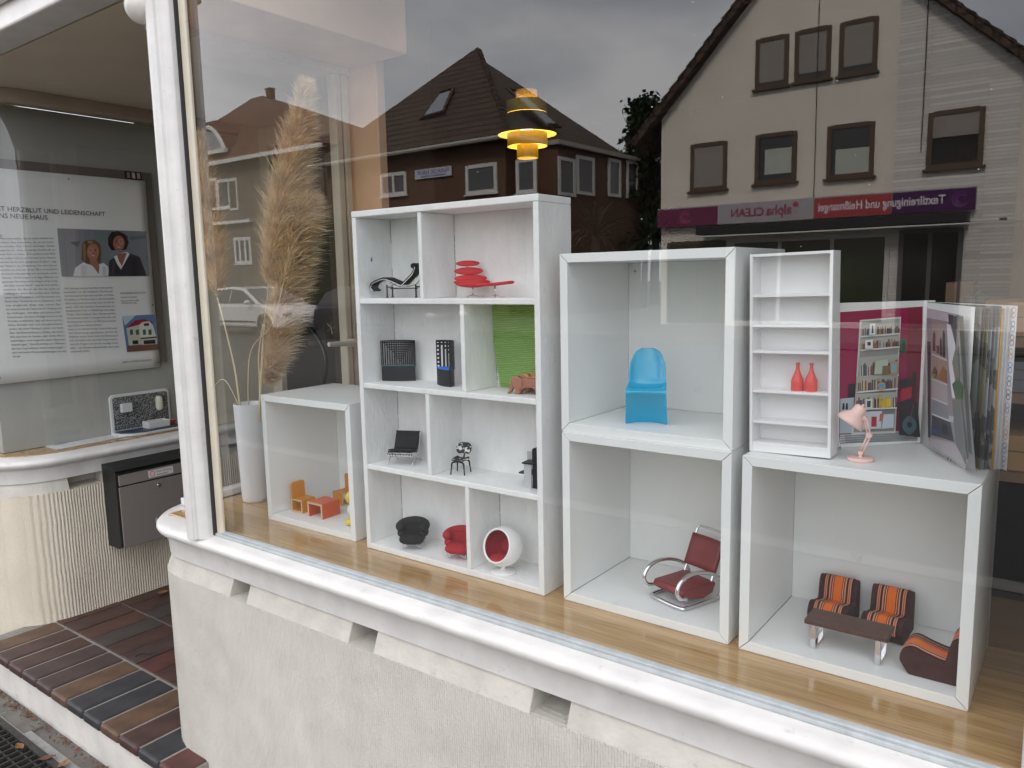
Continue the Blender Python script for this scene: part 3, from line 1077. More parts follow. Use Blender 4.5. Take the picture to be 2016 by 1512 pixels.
for xx, za, zb in ((0.0139, ZTOP[0], H_ - t_), (0.2193, ZTOP[0], H_ - t_), (0.0139, ZTOP[1], ZTOP[0] - 0.0122), (0.3338, ZTOP[1], ZTOP[0] - 0.0122), (0.0139, ZTOP[2], ZTOP[1] - 0.0122), (0.2243, ZTOP[2], ZTOP[1] - 0.0122), (0.0139, ZTOP[3], ZTOP[2] - 0.0122), (0.3333, ZTOP[3], ZTOP[2] - 0.0122)):
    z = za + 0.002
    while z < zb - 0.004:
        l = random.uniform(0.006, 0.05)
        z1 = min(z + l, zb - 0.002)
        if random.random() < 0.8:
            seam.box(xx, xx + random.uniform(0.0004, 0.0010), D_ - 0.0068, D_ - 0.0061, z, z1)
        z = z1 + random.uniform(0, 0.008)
tag(mk('seam', seam, pbr('seam shade', (0.30, 0.28, 0.26), 0.9), tall), kind='stuff')
# ink smudge stamped inside the top compartment
b = MB()
for i in range(26):
    a, rr = random.uniform(0, 2 * PI), random.uniform(0, 0.006)
    y_, z_ = math.cos(a) * rr * 0.7, math.sin(a) * rr
    s_ = random.uniform(0.0004, 0.0012)
    b.add([(0.01372, 0.045 + y_ - s_, 0.705 + z_ - s_), (0.01372, 0.045 + y_ + s_, 0.705 + z_ - s_), (0.01372, 0.045 + y_ + s_, 0.705 + z_ + s_), (0.01372, 0.045 + y_ - s_, 0.705 + z_ + s_)], [(0, 1, 2, 3)])
mk('smudge', b, pbr('grey stamp ink', (0.10, 0.10, 0.11), 0.8), tall, fix=False)

SHX, SHY = -0.5225, -0.0075


def shelf_pt(u, v, row, y=None):
    """a thing standing on a shelf board: where the pixel's ray meets the board, or a set depth for near-level boards"""
    z = ZTOP[row]
    p = at(u, v, z=z) if y is None else at(u, v, y=y)
    return Vector((p.x, p.y, z + 0.0002))


BLACKP = pbr('black lacquer', (0.006, 0.006, 0.008), 0.45, var=0.1, spec=0.25)
BLACKF = pbr('black fabric', (0.012, 0.012, 0.013), 0.8, spec=0.3, var=0.2, vs=60, bump=0.3, bs=700, bdist=0.0006)
REDF = pbr('red felt', (0.36, 0.010, 0.020), 0.85, var=0.10, vs=40, bump=0.2, bs=700, bdist=0.0005)
REDB = pbr('bright red upholstery', (0.50, 0.010, 0.020), 0.6, var=0.05, vs=30)
WHITEG = pbr('white gloss shell', (0.80, 0.80, 0.79), 0.12, var=0.01, coat=0.5)

# --- black reclining lounge chair
ch = thing('chaise_lounge', 'black miniature chaise longue on chrome runners beside the divider', 'chair', shelf_pt(768, 585, 0, 0.048), R(16))
ch.scale = (0.83, 0.8, 0.69)
prof = [(-0.0414, 0.026), (-0.049, 0.035), (-0.047, 0.046), (-0.036, 0.055), (-0.0054, 0.0655), (0.02, 0.056), (0.044, 0.0445), (0.052, 0.045), (0.07, 0.063), (0.085, 0.079), (0.0925, 0.096), (0.094, 0.104)]
pp = smooth_path([(a, 0, b_) for a, b_ in prof], 5)
b = MB()
n_ = len(pp)
vv = []
for i, p in enumerate(pp):
    t = (pp[min(i + 1, n_ - 1)] - pp[max(i - 1, 0)]).normalized()
    nn = Vector((-t.z, 0, t.x))
    for yy in (-0.021, 0.021):
        for k in (0.0, 0.0045):
            q = p + nn * k
            vv.append((q.x, yy, q.z))
fs = []
for i in range(n_ - 1):
    a = 4 * i
    fs += [(a, a + 4, a + 6, a + 2), (a + 1, a + 3, a + 7, a + 5), (a, a + 1, a + 5, a + 4), (a + 2, a + 6, a + 7, a + 3)]
fs += [(0, 2, 3, 1), (4 * n_ - 4, 4 * n_ - 3, 4 * n_ - 1, 4 * n_ - 2)]
b.add(vv, fs)
mk('cushion', b, BLACKF, ch, smooth='auto', bevel=0.001)
mk('head_roll', MB().tube([(0.088, -0.02, 0.106), (0.088, 0.02, 0.106)], 0.0095, 12), BLACKF, ch, smooth='auto', bevel=0.002)
mk('foot_roll', MB().tube([(-0.043, -0.02, 0.026), (-0.043, 0.02, 0.026)], 0.0035, 8), BLACKF, ch, smooth=True)
for s_ in (-0.0225, 0.0225):
    mk('runner', MB().tube(smooth_path([(a - 0.0005, s_, b_ - 0.0018) for a, b_ in prof], 3), 0.0013, 6), CHROME, ch, smooth=True)
    mk('bow', MB().tube(smooth_path([(-0.012, s_ * 0.7, 0.061), (0.01, s_ * 0.7, 0.043), (0.042, s_ * 0.7, 0.0365), (0.078, s_ * 0.7, 0.045), (0.092, s_ * 0.7, 0.066)], 5), 0.0016, 6), CHROME, ch, smooth=True)
for xx in (0.0, 0.092):
    for yy in (-0.016, 0.016):
        mk('leg', MB().tube([(xx, yy, 0.0), (xx, yy, 0.044)], 0.0025, 8).lathe([(0.0045, 0.0), (0.0045, 0.002), (0.002, 0.004)], 8, (xx, yy, 0)), BLACKP, ch, smooth='auto')
    mk('cross_rail', MB().box(xx - 0.0018, xx + 0.0018, -0.0155, 0.0155, 0.034, 0.038), BLACKP, ch)
mk('long_rail', MB().box(0.002, 0.09, -0.0018, 0.0018, 0.0295, 0.033), BLACKP, ch)

# --- red chair of stacked ovals, and its footstool
def star_base(root, x, zt, r, n=4, a0=0.5):
    mk('column', MB().tube([(x, 0, 0.006), (x, 0, zt)], 0.0022, 8), CHROME, root, smooth=True)
    for k in range(n):
        a = a0 + 2 * PI * k / n
        mk('foot', MB().tube([(x + 0.001 * math.cos(a), 0.001 * math.sin(a), 0.0085), (x + r * 0.5 * math.cos(a), r * 0.5 * math.sin(a), 0.004), (x + r * math.cos(a), r * math.sin(a), 0.0012)], [0.0014, 0.0011, 0.0009], 6), CHROME, root, smooth=True)

co = thing('oval_lounge_chair', 'red miniature lounge chair of stacked oval cushions on chrome base', 'chair', shelf_pt(931, 584, 0, 0.062), R(38))
co.scale = (0.82, 0.78, 0.67)
for nme, c, rx, ry, rz_, tilt in (('headrest', (-0.012, 0.022, 0.1115), 0.0325, 0.0035, 0.0105, -20), ('backrest', (-0.010, 0.020, 0.0865), 0.0395, 0.004, 0.0135, -18), ('lumbar_cushion', (-0.005, 0.010, 0.0625), 0.045, 0.006, 0.0130, -24), ('seat', (-0.001, -0.010, 0.0505), 0.0495, 0.022, 0.0095, 0)):
    mk(nme, MB().ell(c, rx, ry, rz_, 28, 12, rot=Matrix.Rotation(R(tilt), 3, 'X')), REDB, co, smooth=True)
mk('seat', MB().ell((0.002, -0.016, 0.044), 0.046, 0.020, 0.0115, 28, 12, rot=Matrix.Rotation(R(8), 3, 'X')), REDB, co, smooth=True)
for s_ in (-0.014, 0.012):
    mk('spine', MB().tube(smooth_path([(s_, 0.004, 0.042), (s_, 0.016, 0.058), (s_, 0.024, 0.08), (s_, 0.027, 0.108)], 4), 0.0016, 6), CHROME, co, smooth=True)
star_base(co, 0.0, 0.042, 0.034)
mk('bracket', MB().box(-0.012, 0.014, -0.012, 0.006, 0.0385, 0.0415), CHROME, co, bevel=0.001)
ot = thing('oval_footstool', 'red miniature oval footstool on chrome star base', 'footstool', shelf_pt(975, 585, 0, 0.050), R(30))
ot.scale = (0.76, 0.76, 0.63)
fsb = MB()
fsb.grid(lambda u, v: (-0.052 + 0.106 * u, (v - 0.5) * 0.05 * math.sqrt(max(0.02, 1 - (2 * u - 1) ** 4)), 0.0435 + 0.013 * (max(0, u - 0.25)) ** 1.6 + 0.004 * (2 * v - 1) ** 2 - 0.001), 20, 8)
mk('cushion', fsb, REDB, ot, smooth=True, solid=0.0085, sub=1)
star_base(ot, 0.0, 0.0425, 0.028, a0=0.2)

# --- black lattice chairs
def lattice_chair(name, label, p, rz, w_, hgt, sagt, cush, ncol, seat_h, group='black lattice chairs'):
    root = thing(name, label, 'chair', p, rz, group)
    Rr = (w_ * w_ / 4 + sagt * sagt) / (2 * sagt)
    half = math.asin(min(1, w_ / 2 / Rr))
    def fp(s, z, off=0.0):            # s in 0..1 along the arc
        a = -half + 2 * half * s
        return ((Rr + off) * math.sin(a), (Rr + off) * math.cos(a) - Rr * math.cos(half), z)
    b = MB()
    nrow = int((hgt - seat_h) / (2 * half * Rr / ncol))
    bar = 0.56 / ncol
    dz = (hgt - seat_h) / nrow
    def quad(s0, s1, z0, z1):
        k = max(1, int((s1 - s0) * 40))
        for i in range(k):
            a, c = s0 + (s1 - s0) * i / k, s0 + (s1 - s0) * (i + 1) / k
            b.add([fp(a, z0), fp(c, z0), fp(c, z1), fp(a, z1), fp(a, z0, 0.0016), fp(c, z0, 0.0016), fp(c, z1, 0.0016), fp(a, z1, 0.0016)],
                  [(0, 1, 2, 3), (7, 6, 5, 4), (0, 4, 5, 1), (3, 2, 6, 7), (0, 3, 7, 4), (1, 5, 6, 2)])
    for i in range(ncol + 1):
        s = i / ncol
        quad(max(0, s - bar / 2), min(1, s + bar / 2), seat_h, hgt)
    quad(0, 1, hgt - dz * 0.5, hgt)
    for j in range(1, nrow):
        for i in range(ncol):
            e = min(i, ncol - 1 - i) / (ncol / 2)          # 0 at the edge, 1 in the middle
            depth = 0.10 + 0.95 * max(0, e - 0.12) if 0 < i < ncol - 1 else 1.1
            if j / nrow <= depth:
                z = hgt - j * dz
                quad(i / ncol + bar / 2, (i + 1) / ncol - bar / 2, z - dz * 0.28, z + dz * 0.28)
    mk('lattice_back', b, BLACKP, root)
    b = MB()
    n = 16
    pl = [fp(i / n, 0)[:2] for i in range(n + 1)] + [(w_ * 0.5 - w_ * i / n, -0.006 * math.sin(PI * i / n)) for i in range(1, n)]
    mk('base', MB().prism(pl, lambda u, v, q: (u, v, q), 0.0, seat_h), BLACKP, root, bevel=0.0005)
    pl2 = [(u * 0.96, v * 0.94 - 0.0006) for u, v in pl]
    mk('cushion', MB().prism(pl2, lambda u, v, q: (u, v, q), seat_h + 0.0002, seat_h + 0.0035), cush, root, bevel=0.001)
    return root

TEAL = pbr('teal felt', (0.03, 0.10, 0.11), 0.8)
BLUEC = pbr('bright blue felt', (0.01, 0.17, 0.66), 0.7)
p = Vector((-0.458, 0.062, ZTOP[1] + 0.0002))
lattice_chair('lattice_chair', 'black miniature lattice chair with a wide curved grid back and teal seat', p, R(28), 0.085, 0.098, 0.017, TEAL, 17, 0.036)
p = Vector((-0.303, 0.050, ZTOP[1] + 0.0002))
lattice_chair('lattice_chair', 'black miniature lattice chair with curled grid back and bright blue seat', p, R(-22), 0.066, 0.103, 0.044, BLUEC, 10, 0.038)

# --- green pleated blind at the back of its compartment
BLIND = pbr('green pleated paper', (0.50, 0.72, 0.24), 0.75, var=0.05, vs=20)
b = MB()
NP = 46
XB0, XB1 = at(967, 606, y=0.096).x, at(984, 775, y=0.096).x
def blind(u, v):
    z = 0.4145 + (0.5995 - 0.4145) * v
    k = v * NP
    xl = XB0 + (XB1 - XB0) * (1 - v) ** 1.4
    return (xl + (-0.0075 - xl) * u, 0.093 + 0.0028 * (1 if int(round(k * 2)) % 2 else -1) + 0.010 * (1 - v) * 0.5, z)
b.grid(blind, 2, NP * 2)
bl0 = thing('pleated_blind', 'green pleated paper blind behind the toy elephants', 'blind')
mk('pleats', b, BLIND, bl0, fix=False, solid=0.0004)
FOLD_SHADE = pbr('green fold shade', (0.20, 0.36, 0.08), 0.8)
fold = MB()  # pleat shading put in as darker green strips, one per pleat
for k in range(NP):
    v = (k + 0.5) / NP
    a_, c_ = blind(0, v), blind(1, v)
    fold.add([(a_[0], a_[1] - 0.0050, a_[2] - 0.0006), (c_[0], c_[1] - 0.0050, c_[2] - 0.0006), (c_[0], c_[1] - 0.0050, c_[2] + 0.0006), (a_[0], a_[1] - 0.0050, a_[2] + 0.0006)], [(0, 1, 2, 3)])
mk('fold_shade', fold, FOLD_SHADE, bl0, fix=False, solid=0.0003)

# --- toy elephants
def elephant(label, p, rz, s, mat):
    root = thing('toy_elephant', label, 'toy elephant', p, rz, 'toy elephants')
    side = [(-0.9, 0.05), (-0.62, 0.02), (-0.50, 0.28), (-0.25, 0.42), (0.20, 0.42), (0.42, 0.30), (0.46, 0.02), (0.78, 0.02), (0.86, 0.35), (0.88, 0.68), (0.74, 0.90), (0.30, 0.97), (-0.3, 0.97), (-0.75, 0.92), (-0.92, 0.55)]
    mk('body', MB().prism([(u * s, v * s) for u, v in side], lambda u, v, q: (u, q, v), -0.36 * s, 0.36 * s), mat, root, bevel=0.07 * s, seg=3)
    hd_ = MB().prism([(u * s, v * s) for u, v in [(-0.72, 1.10), (-1.06, 1.08), (-1.22, 0.78), (-1.30, 0.38), (-1.42, 0.10), (-1.52, 0.02), (-1.40, 0.0), (-1.24, 0.10), (-1.08, 0.36), (-0.92, 0.45), (-0.70, 0.62)]], lambda u, v, q: (u, q, v), -0.2 * s, 0.2 * s)
    mk('head', hd_, mat, root, bevel=0.05 * s, seg=3)
    for sy in (-1, 1):
        mk('ear', MB().ell((-0.72 * s, sy * 0.36 * s, 0.70 * s), 0.36 * s, 0.045 * s, 0.40 * s, 18, 10, rot=Matrix.Rotation(R(sy * 12), 3, 'Z')), mat, root, smooth=True)
    return root

ELA = pbr('terracotta bent plywood', (0.36, 0.135, 0.085), 0.45, var=0.05)
ELB = pbr('orange bent plywood', (0.52, 0.24, 0.07), 0.45, var=0.05)
p = shelf_pt(1040, 776, 1)
elephant('terracotta toy elephant standing in front of the orange one', (-0.052, 0.042, p.z), R(14), 0.0345, ELA)
elephant('orange toy elephant half hidden behind the terracotta one', (-0.050, 0.072, p.z), R(6), 0.0355, ELB)

# --- black tufted lounge chair with crossed chrome legs
bc = thing('lounge_chair', 'black tufted miniature lounge chair with crossed chrome legs', 'chair', Vector((-0.437, 0.049, ZTOP[2] + 0.0002)), R(22))
bc.scale = (0.79, 0.74, 0.80)
def cushion(root, nme, c, w_, d, h, rot):
    b = MB()
    def top(u, v):
        tx, ty = abs(math.sin(PI * 4 * u)), abs(math.sin(PI * 4 * v))
        e = min(1, 14 * min(u, 1 - u, v, 1 - v) + 0.25)
        return Vector(((u - 0.5) * w_, (v - 0.5) * d, h * 0.5 * e * (0.80 + 0.2 * (tx * ty) ** 0.35)))
    M4 = rot
    b.grid(lambda u, v: M4 @ top(u, v) + Vector(c), 32, 32)
    b.grid(lambda u, v: M4 @ Vector((top(u, v).x, top(u, v).y, -top(u, v).z)) + Vector(c), 32, 32)
    mk(nme, b, BLACKF, root, smooth='auto', angle=60)
cushion(bc, 'seat', (0, -0.008, 0.040), 0.080, 0.062, 0.010, Matrix.Rotation(R(-9), 3, 'X'))
cushion(bc, 'backrest', (0, 0.030, 0.066), 0.080, 0.058, 0.010, Matrix.Rotation(R(66), 3, 'X'))
for s_ in (-0.040, 0.040):
    mk('leg', MB().tube(smooth_path([(s_, -0.038, 0.001), (s_, -0.022, 0.017), (s_, 0.006, 0.032), (s_, 0.026, 0.050), (s_, 0.042, 0.092)], 6), 0.0026, 8, flat=0.45), CHROME, bc, smooth=True)
    mk('leg', MB().tube(smooth_path([(s_, 0.044, 0.001), (s_, 0.026, 0.017), (s_, 0.004, 0.029), (s_, -0.018, 0.036), (s_, -0.036, 0.038)], 6), 0.0026, 8, flat=0.45), CHROME, bc, smooth=True)
for k in range(9):
    mk('strap', MB().box(-0.036 + k * 0.009 - 0.0022, -0.036 + k * 0.009 + 0.0022, -0.0405, -0.0395, 0.030, 0.0345), pbr('white strap', (0.7, 0.7, 0.68), 0.5), bc)
mk('front_rail', MB().tube([(-0.040, -0.0385, 0.0335), (0.040, -0.0385, 0.0335)], 0.0022, 6), BLACKP, bc)

# --- cow-hide plywood chair
cw = thing('plywood_chair', 'small miniature plywood chair in black and white cowhide with dark legs', 'chair', Vector((-0.255, 0.045, ZTOP[2] + 0.0002)), R(16))
cw.scale = (0.93, 0.95, 0.95)
COW = patch_mat('black and white cowhide', (0.012, 0.011, 0.010), (0.72, 0.70, 0.67), 75, 0.56, 0.6)
b = MB()
b.grid(lambda u, v: ((u - 0.5) * 0.040 * (1 - 0.25 * (2 * v - 1) ** 4), -0.016 + 0.034 * v, 0.0345 + 0.004 * (2 * u - 1) ** 2 - 0.003 * math.sin(PI * v) + (-0.002 if v < 0.1 else 0)), 12, 12)
mk('seat', b, COW, cw, smooth=True, solid=0.0022)
b = MB()
b.grid(lambda u, v: ((u - 0.5) * 0.041 * (1 - 0.4 * abs(2 * v - 1) ** 3), 0.0245 - 0.005 * (2 * u - 1) ** 2 + 0.006 * v, 0.0445 + 0.026 * v), 12, 12)
mk('backrest', b, COW, cw, smooth=True, solid=0.0022)
mk('spine', MB().tube(smooth_path([(0, 0.004, 0.031), (0, 0.020, 0.033), (0, 0.0265, 0.045), (0, 0.029, 0.058)], 5), 0.0036, 8, flat=0.4), BLACKP, cw, smooth=True)
for sx in (-1, 1):
    for sy, yy in ((-1, -0.014), (1, 0.018)):
        mk('leg', MB().tube(smooth_path([(sx * 0.0185, yy + sy * 0.003, 0.0), (sx * 0.0165, yy + sy * 0.001, 0.018), (sx * 0.0145, yy, 0.0285), (0.0, yy * 0.8, 0.0315)], 5), [0.0016] * 5 + [0.002] * 11, 8), BLACKP, cw, smooth=True)

# --- angular plank chair half behind the side panel
st = thing('plank_chair', 'angular miniature chair of grey and black planks beside the side panel', 'chair', Vector((-0.062, 0.048, ZTOP[2] + 0.0002)), R(6))
st.scale = (0.92, 0.92, 0.9)
GREYP = pbr('pale grey plank', (0.46, 0.46, 0.48), 0.6, var=0.06)
for nme, bb, m_ in (('back_plank', (-0.024, 0.024, 0.030, 0.0335, 0.046, 0.074), GREYP), ('leg', (-0.022, -0.018, 0.024, 0.028, 0.0, 0.0455), GREYP), ('seat', (-0.021, 0.021, -0.016, 0.0235, 0.030, 0.0335), BLACKP),
                    ('side_plank', (-0.001, 0.018, -0.026, -0.022, 0.0, 0.058), GREYP), ('arm_rest', (-0.004, 0.030, -0.030, 0.004, 0.0585, 0.062), BLACKP), ('side_panel', (0.0185, 0.0225, -0.021, 0.029, 0.0, 0.094), BLACKP), ('front_panel', (0.0228, 0.046, -0.022, -0.018, 0.0, 0.097), BLACKP)):
    mk(nme, MB().box(*bb), m_, st, bevel=0.0004)

# --- tub chairs with fat rolls
def tub_chair(label, p, rz, mat, s=1.0):
    root = thing('tub_chair', label, 'chair', p, rz, 'tub chairs with rolled cushions')
    mk('seat', MB().ell((0, -0.014 * s, 0.031 * s), 0.041 * s, 0.040 * s, 0.0140 * s, 24, 12, p=0.75), mat, root, smooth=True)
    mk('seat_base', MB().ell((0, -0.004 * s, 0.021 * s), 0.036 * s, 0.036 * s, 0.008 * s, 24, 8, p=0.7), mat, root, smooth=True)
    mk('inner_back', MB().prism([(0.040 * s * math.cos(a), 0.034 * s * math.sin(a)) for a in [PI * i / 12 for i in range(13)]] + [(-0.030 * s * math.cos(a) if False else 0.026 * s * math.cos(PI - a), 0.014 * s * math.sin(a)) for a in [PI * i / 8 for i in range(9)]], lambda u, v, q: (u, v, q), 0.024 * s, 0.070 * s), mat, root, smooth='auto')
    for nme, rr, z, r_ in (('arm_roll', 0.0395, 0.045, 0.0120), ('back_roll', 0.0425, 0.067, 0.0138)):
        path = []
        for i in range(25):
            a = R(-24) + R(228) * i / 24
            lift = 0.006 * max(0, math.sin(a))
            path.append((rr * s * math.cos(a) * 0.98, (rr * math.sin(a) * 0.86 + 0.002) * s, (z + lift) * s))
        b = MB().tube(path, r_ * s, 12)
        for e in (path[0], path[-1]):
            b.ell(e, r_ * s * 0.99, r_ * s * 0.99, r_ * s * 0.99, 12, 8)
        mk(nme, b, mat, root, smooth=True)
    for sx in (-1, 1):
        for sy in (-1, 1):
            mk('leg', MB().tube([(sx * 0.029 * s, sy * 0.028 * s, 0), (sx * 0.027 * s, sy * 0.026 * s, 0.018 * s)], 0.0014 * s, 6), CHROME, root, smooth=True)
    mk('leg_bow', MB().tube(smooth_path([(-0.029 * s, -0.028 * s, 0.0015), (-0.015 * s, -0.029 * s, 0.012 * s), (0.0, -0.029 * s, 0.0155 * s), (0.015 * s, -0.029 * s, 0.012 * s), (0.029 * s, -0.028 * s, 0.0015)], 4), 0.0013 * s, 6), CHROME, root, smooth=True)
    return root

tub_chair('black miniature tub armchair of fat rolled cushions', Vector((-0.405, 0.036, ZTOP[3] + 0.0002)), R(32), BLACKF, 0.75)
tub_chair('red miniature tub armchair of fat rolled cushions behind the divider', Vector((-0.266, 0.048, ZTOP[3] + 0.0002)), R(20), REDF, 0.74)

# --- globe chair
gc = thing('globe_chair', 'white globe chair lined in red on a round foot', 'chair', Vector((-0.122, 0.026, ZTOP[3] + 0.0002)), R(-4))
b = MB()
r_ = 0.0440
cz = 0.0570
openA = R(60)
prof_o = [(r_ * math.sin(a), -r_ * math.cos(a)) for a in [PI * i / 24 for i in range(25)] if a <= PI - openA + 1e-6]
e_a = PI - openA
prof_o.append((r_ * math.sin(e_a), -r_ * math.cos(e_a)))
ri = r_ - 0.0035
prof_i = [(ri * math.sin(a), -ri * math.cos(a)) for a in [e_a * i / 20 for i in range(20, -1, -1)]]
AX = Matrix.Rotation(R(-35), 3, 'Z') @ Matrix.Rotation(R(76), 3, 'X')   # axis toward the front left
AX = Matrix.Rotation(R(0), 3, 'Z') @ Matrix.Rotation(R(71), 3, 'X')
mk('shell', MB().lathe(prof_o, 48, (0, 0, cz), cap=False, ax=AX), WHITEG, gc, smooth=True, fix=True)
mk('lining', MB().lathe(prof_i, 48, (0, 0, cz), cap=False, ax=AX), REDF, gc, smooth=True)
rim = MB().tube([tuple(AX @ Vector(((r_ - 0.002) * math.sin(e_a) * math.cos(t), (r_ - 0.002) * math.sin(e_a) * math.sin(t), -(r_ - 0.002) * math.cos(e_a))) + Vector((0, 0, cz))) for t in [2 * PI * i / 48 for i in range(48)]], 0.0026, 8, closed=True)
mk('rim', rim, WHITEG, gc, smooth=True)
mk('seat', MB().ell((0, -0.012, cz - 0.0235), 0.025, 0.020, 0.006, 24, 10, rot=Matrix.Rotation(R(6), 3, 'X')), REDF, gc, smooth=True)
mk('seat', MB().ell((0, 0.022, cz - 0.005), 0.025, 0.0045, 0.018, 20, 10, rot=Matrix.Rotation(R(-18), 3, 'X')), REDF, gc, smooth=True)
mk('foot', MB().lathe([(0.0, 0.0), (0.0280, 0.0), (0.0285, 0.001), (0.0275, 0.002), (0.010, 0.0038), (0.0042, 0.006), (0.0038, 0.014)], 36), WHITEG, gc, smooth='auto')

# ------------------------------------------------------------------ blue moulded chair
bl_ = thing('moulded_chair', 'glossy blue one piece moulded chair standing in the cube', 'chair', (0.1985, 0.078, 0.3502 + T + 0.0003), R(24))
bl_.scale = (0.90, 0.90, 0.985)
BLUE = pbr('glossy blue plastic', (0.0, 0.33, 0.54), 0.14, var=0.02, coat=0.4)
key = [  # (y, z, half width, edge forward, edge fold)
    (0.020, 0.000, 0.0455, -0.030, 0.0), (0.012, 0.018, 0.0445, -0.026, 0.0), (0.000, 0.038, 0.0435, -0.020, 0.0), (-0.014, 0.054, 0.0432, -0.012, 0.0), (-0.026, 0.0635, 0.0430, -0.005, 0.001), (-0.028, 0.068, 0.0430, -0.001, 0.002),
    (-0.018, 0.0705, 0.0428, 0.0, 0.004), (0.000, 0.0700, 0.0425, -0.001, 0.006), (0.018, 0.0700, 0.0420, -0.003, 0.007), (0.030, 0.0745, 0.0412, -0.008, 0.006), (0.036, 0.086, 0.0402, -0.011, 0.002), (0.041, 0.102, 0.0400, -0.012, 0.0), (0.046, 0.118, 0.0380, -0.010, 0.0), (0.0495, 0.132, 0.0320, -0.007, 0.0), (0.0515, 0.1415, 0.0245, -0.004, 0.0), (0.0525, 0.1465, 0.0130, -0.002, 0.0)]
def panton(u, v):
    k = v * (len(key) - 1)
    i = min(int(k), len(key) - 2)
    t = k - i
    g = lambda j: key[i][j] * (1 - t) + key[i + 1][j] * t
    s = 2 * u - 1
    return (g(2) * s, g(0) + g(3) * abs(s) ** 2.4, g(1) + g(4) * abs(s) ** 3)
mk('shell', MB().grid(panton, 14, len(key) * 2 - 2), BLUE, bl_, smooth=True, solid=0.0026, sub=2)

# ------------------------------------------------------------------ red leather cantilever chair
tc_ = thing('cantilever_chair', 'dark red leather armchair on bent chrome tube', 'chair', Vector((0.266, 0.110, T + 0.0037)), R(-21))
LEATH = pbr('oxblood leather', (0.19, 0.014, 0.016), 0.42, var=0.18, vs=30, bump=0.25, bs=160, dirt=0.15, bdist=0.0006)
rt = 0.0039
hw = 0.046
pts = []
def side(sx):
    x = sx * hw
    return [(x, -0.040, 0), (x, 0.020, 0), (x, 0.045, 0.003), (x, 0.0585, 0.017), (x, 0.055, 0.034), (x, 0.036, 0.050), (x, 0.004, 0.062), (x, -0.028, 0.065), (x, -0.054, 0.056), (x, -0.064, 0.038), (x, -0.056, 0.024), (x, -0.040, 0.019)]
Lp = side(-1)
Rp = side(1)
full = Lp[::-1] + [(-hw + 0.012, -0.050, 0), (hw - 0.012, -0.050, 0)] + Rp
full = [Vector(p) for p in full]
full[len(Lp) - 1] = Vector((-hw, -0.034, 0))
full[len(Lp) + 2] = Vector((hw, -0.034, 0))
mk('tube_frame', MB().tube(smooth_path(full, 6), rt, 12), CHROME, tc_, smooth=True)
mk('seat_rail', MB().tube([(-hw, -0.038, 0.019), (hw, -0.038, 0.019)], rt * 0.8, 8), CHROME, tc_, smooth=True)
seat = [(-0.040, 0.0165), (-0.046, 0.026), (-0.041, 0.0335), (0.0, 0.0335), (0.040, 0.0345), (0.046, 0.030), (0.038, 0.012), (0.012, 0.006)]
mk('seat', MB().prism([(a, b_) for a, b_ in seat], lambda u, v, q: (q, u, v), -hw + 0.005, hw - 0.005), LEATH, tc_, bevel=0.0025, seg=3, smooth='auto')
bx = hw - 0.0095
by = lambda z: 0.036 + (z - 0.03) * 0.42
bp_ = [(-bx, by(0.030), 0.030), (-bx, by(0.06), 0.06), (-bx, by(0.112), 0.112), (-bx + 0.003, by(0.1195), 0.1195), (-bx + 0.011, by(0.1225), 0.1225), (bx - 0.011, by(0.1225), 0.1225), (bx - 0.003, by(0.1195), 0.1195), (bx, by(0.112), 0.112), (bx, by(0.06), 0.06), (bx, by(0.030), 0.030)]
mk('back_frame', MB().tube(smooth_path(bp_, 4), 0.0028, 10), CHROME, tc_, smooth=True)
b = MB()
b.grid(lambda u, v: ((u - 0.5) * 2 * (bx + 0.0036), by(0.048 + 0.060 * v) - 0.0045 + 0.006 * math.sin(PI * u) * 0.6, 0.048 + 0.060 * v), 10, 6)
mk('backrest', b, LEATH, tc_, smooth=True, solid=0.0032)
for sx in (-1, 1):
    mk('backrest_sleeve', MB().tube([(sx * bx, by(0.049), 0.049), (sx * bx, by(0.107), 0.107)], 0.0042, 10), LEATH, tc_, smooth='auto')

# ------------------------------------------------------------------ striped lounge chairs and table
STRIPE = stripe_mat('striped weave')
BROWN = pbr('dark brown felt', (0.045, 0.012, 0.011), 0.9, var=0.25, vs=60, bump=0.35, bs=500, bdist=0.0008)
def striped_chair(label, p, rz, w_=0.078):
    root = thing('striped_lounge_chair', label, 'chair', p, rz, 'striped miniature lounge chairs')
    outline = [(-0.034, 0.0), (-0.047, 0.018), (-0.047, 0.030), (-0.040, 0.0405), (-0.029, 0.0435), (-0.012, 0.038), (0.012, 0.0325), (0.017, 0.036), (0.020, 0.052), (0.024, 0.066), (0.031, 0.073), (0.040, 0.071), (0.044, 0.060), (0.044, 0.0)]
    sm = [(p_.x, p_.y) for p_ in smooth_path([(a, b_, 0) for a, b_ in outline], 3)]
    mk('body', MB().prism(sm, lambda u, v, q: (q, u, v), -w_ / 2, w_ / 2), BROWN, root, bevel=0.0025, seg=2, smooth='auto')
    top = [p_ for p_ in smooth_path([(0, a, b_) for a, b_ in outline[1:13]], 5)]
    b = MB()
    vv = []
    for i, q in enumerate(top):
        t = (top[min(i + 1, len(top) - 1)] - top[max(i - 1, 0)]).normalized()
        nn = Vector((0, -t.z, t.y))
        for x in (-0.0262, 0.0262):
            vv.append((x, q.y + nn.y * 0.0008, q.z + nn.z * 0.0008))
    b.add(vv, [(2 * i, 2 * i + 2, 2 * i + 3, 2 * i + 1) for i in range(len(top) - 1)])
    mk('striped_cover', b, STRIPE, root, smooth=True, fix=False, solid=0.0008)
    return root

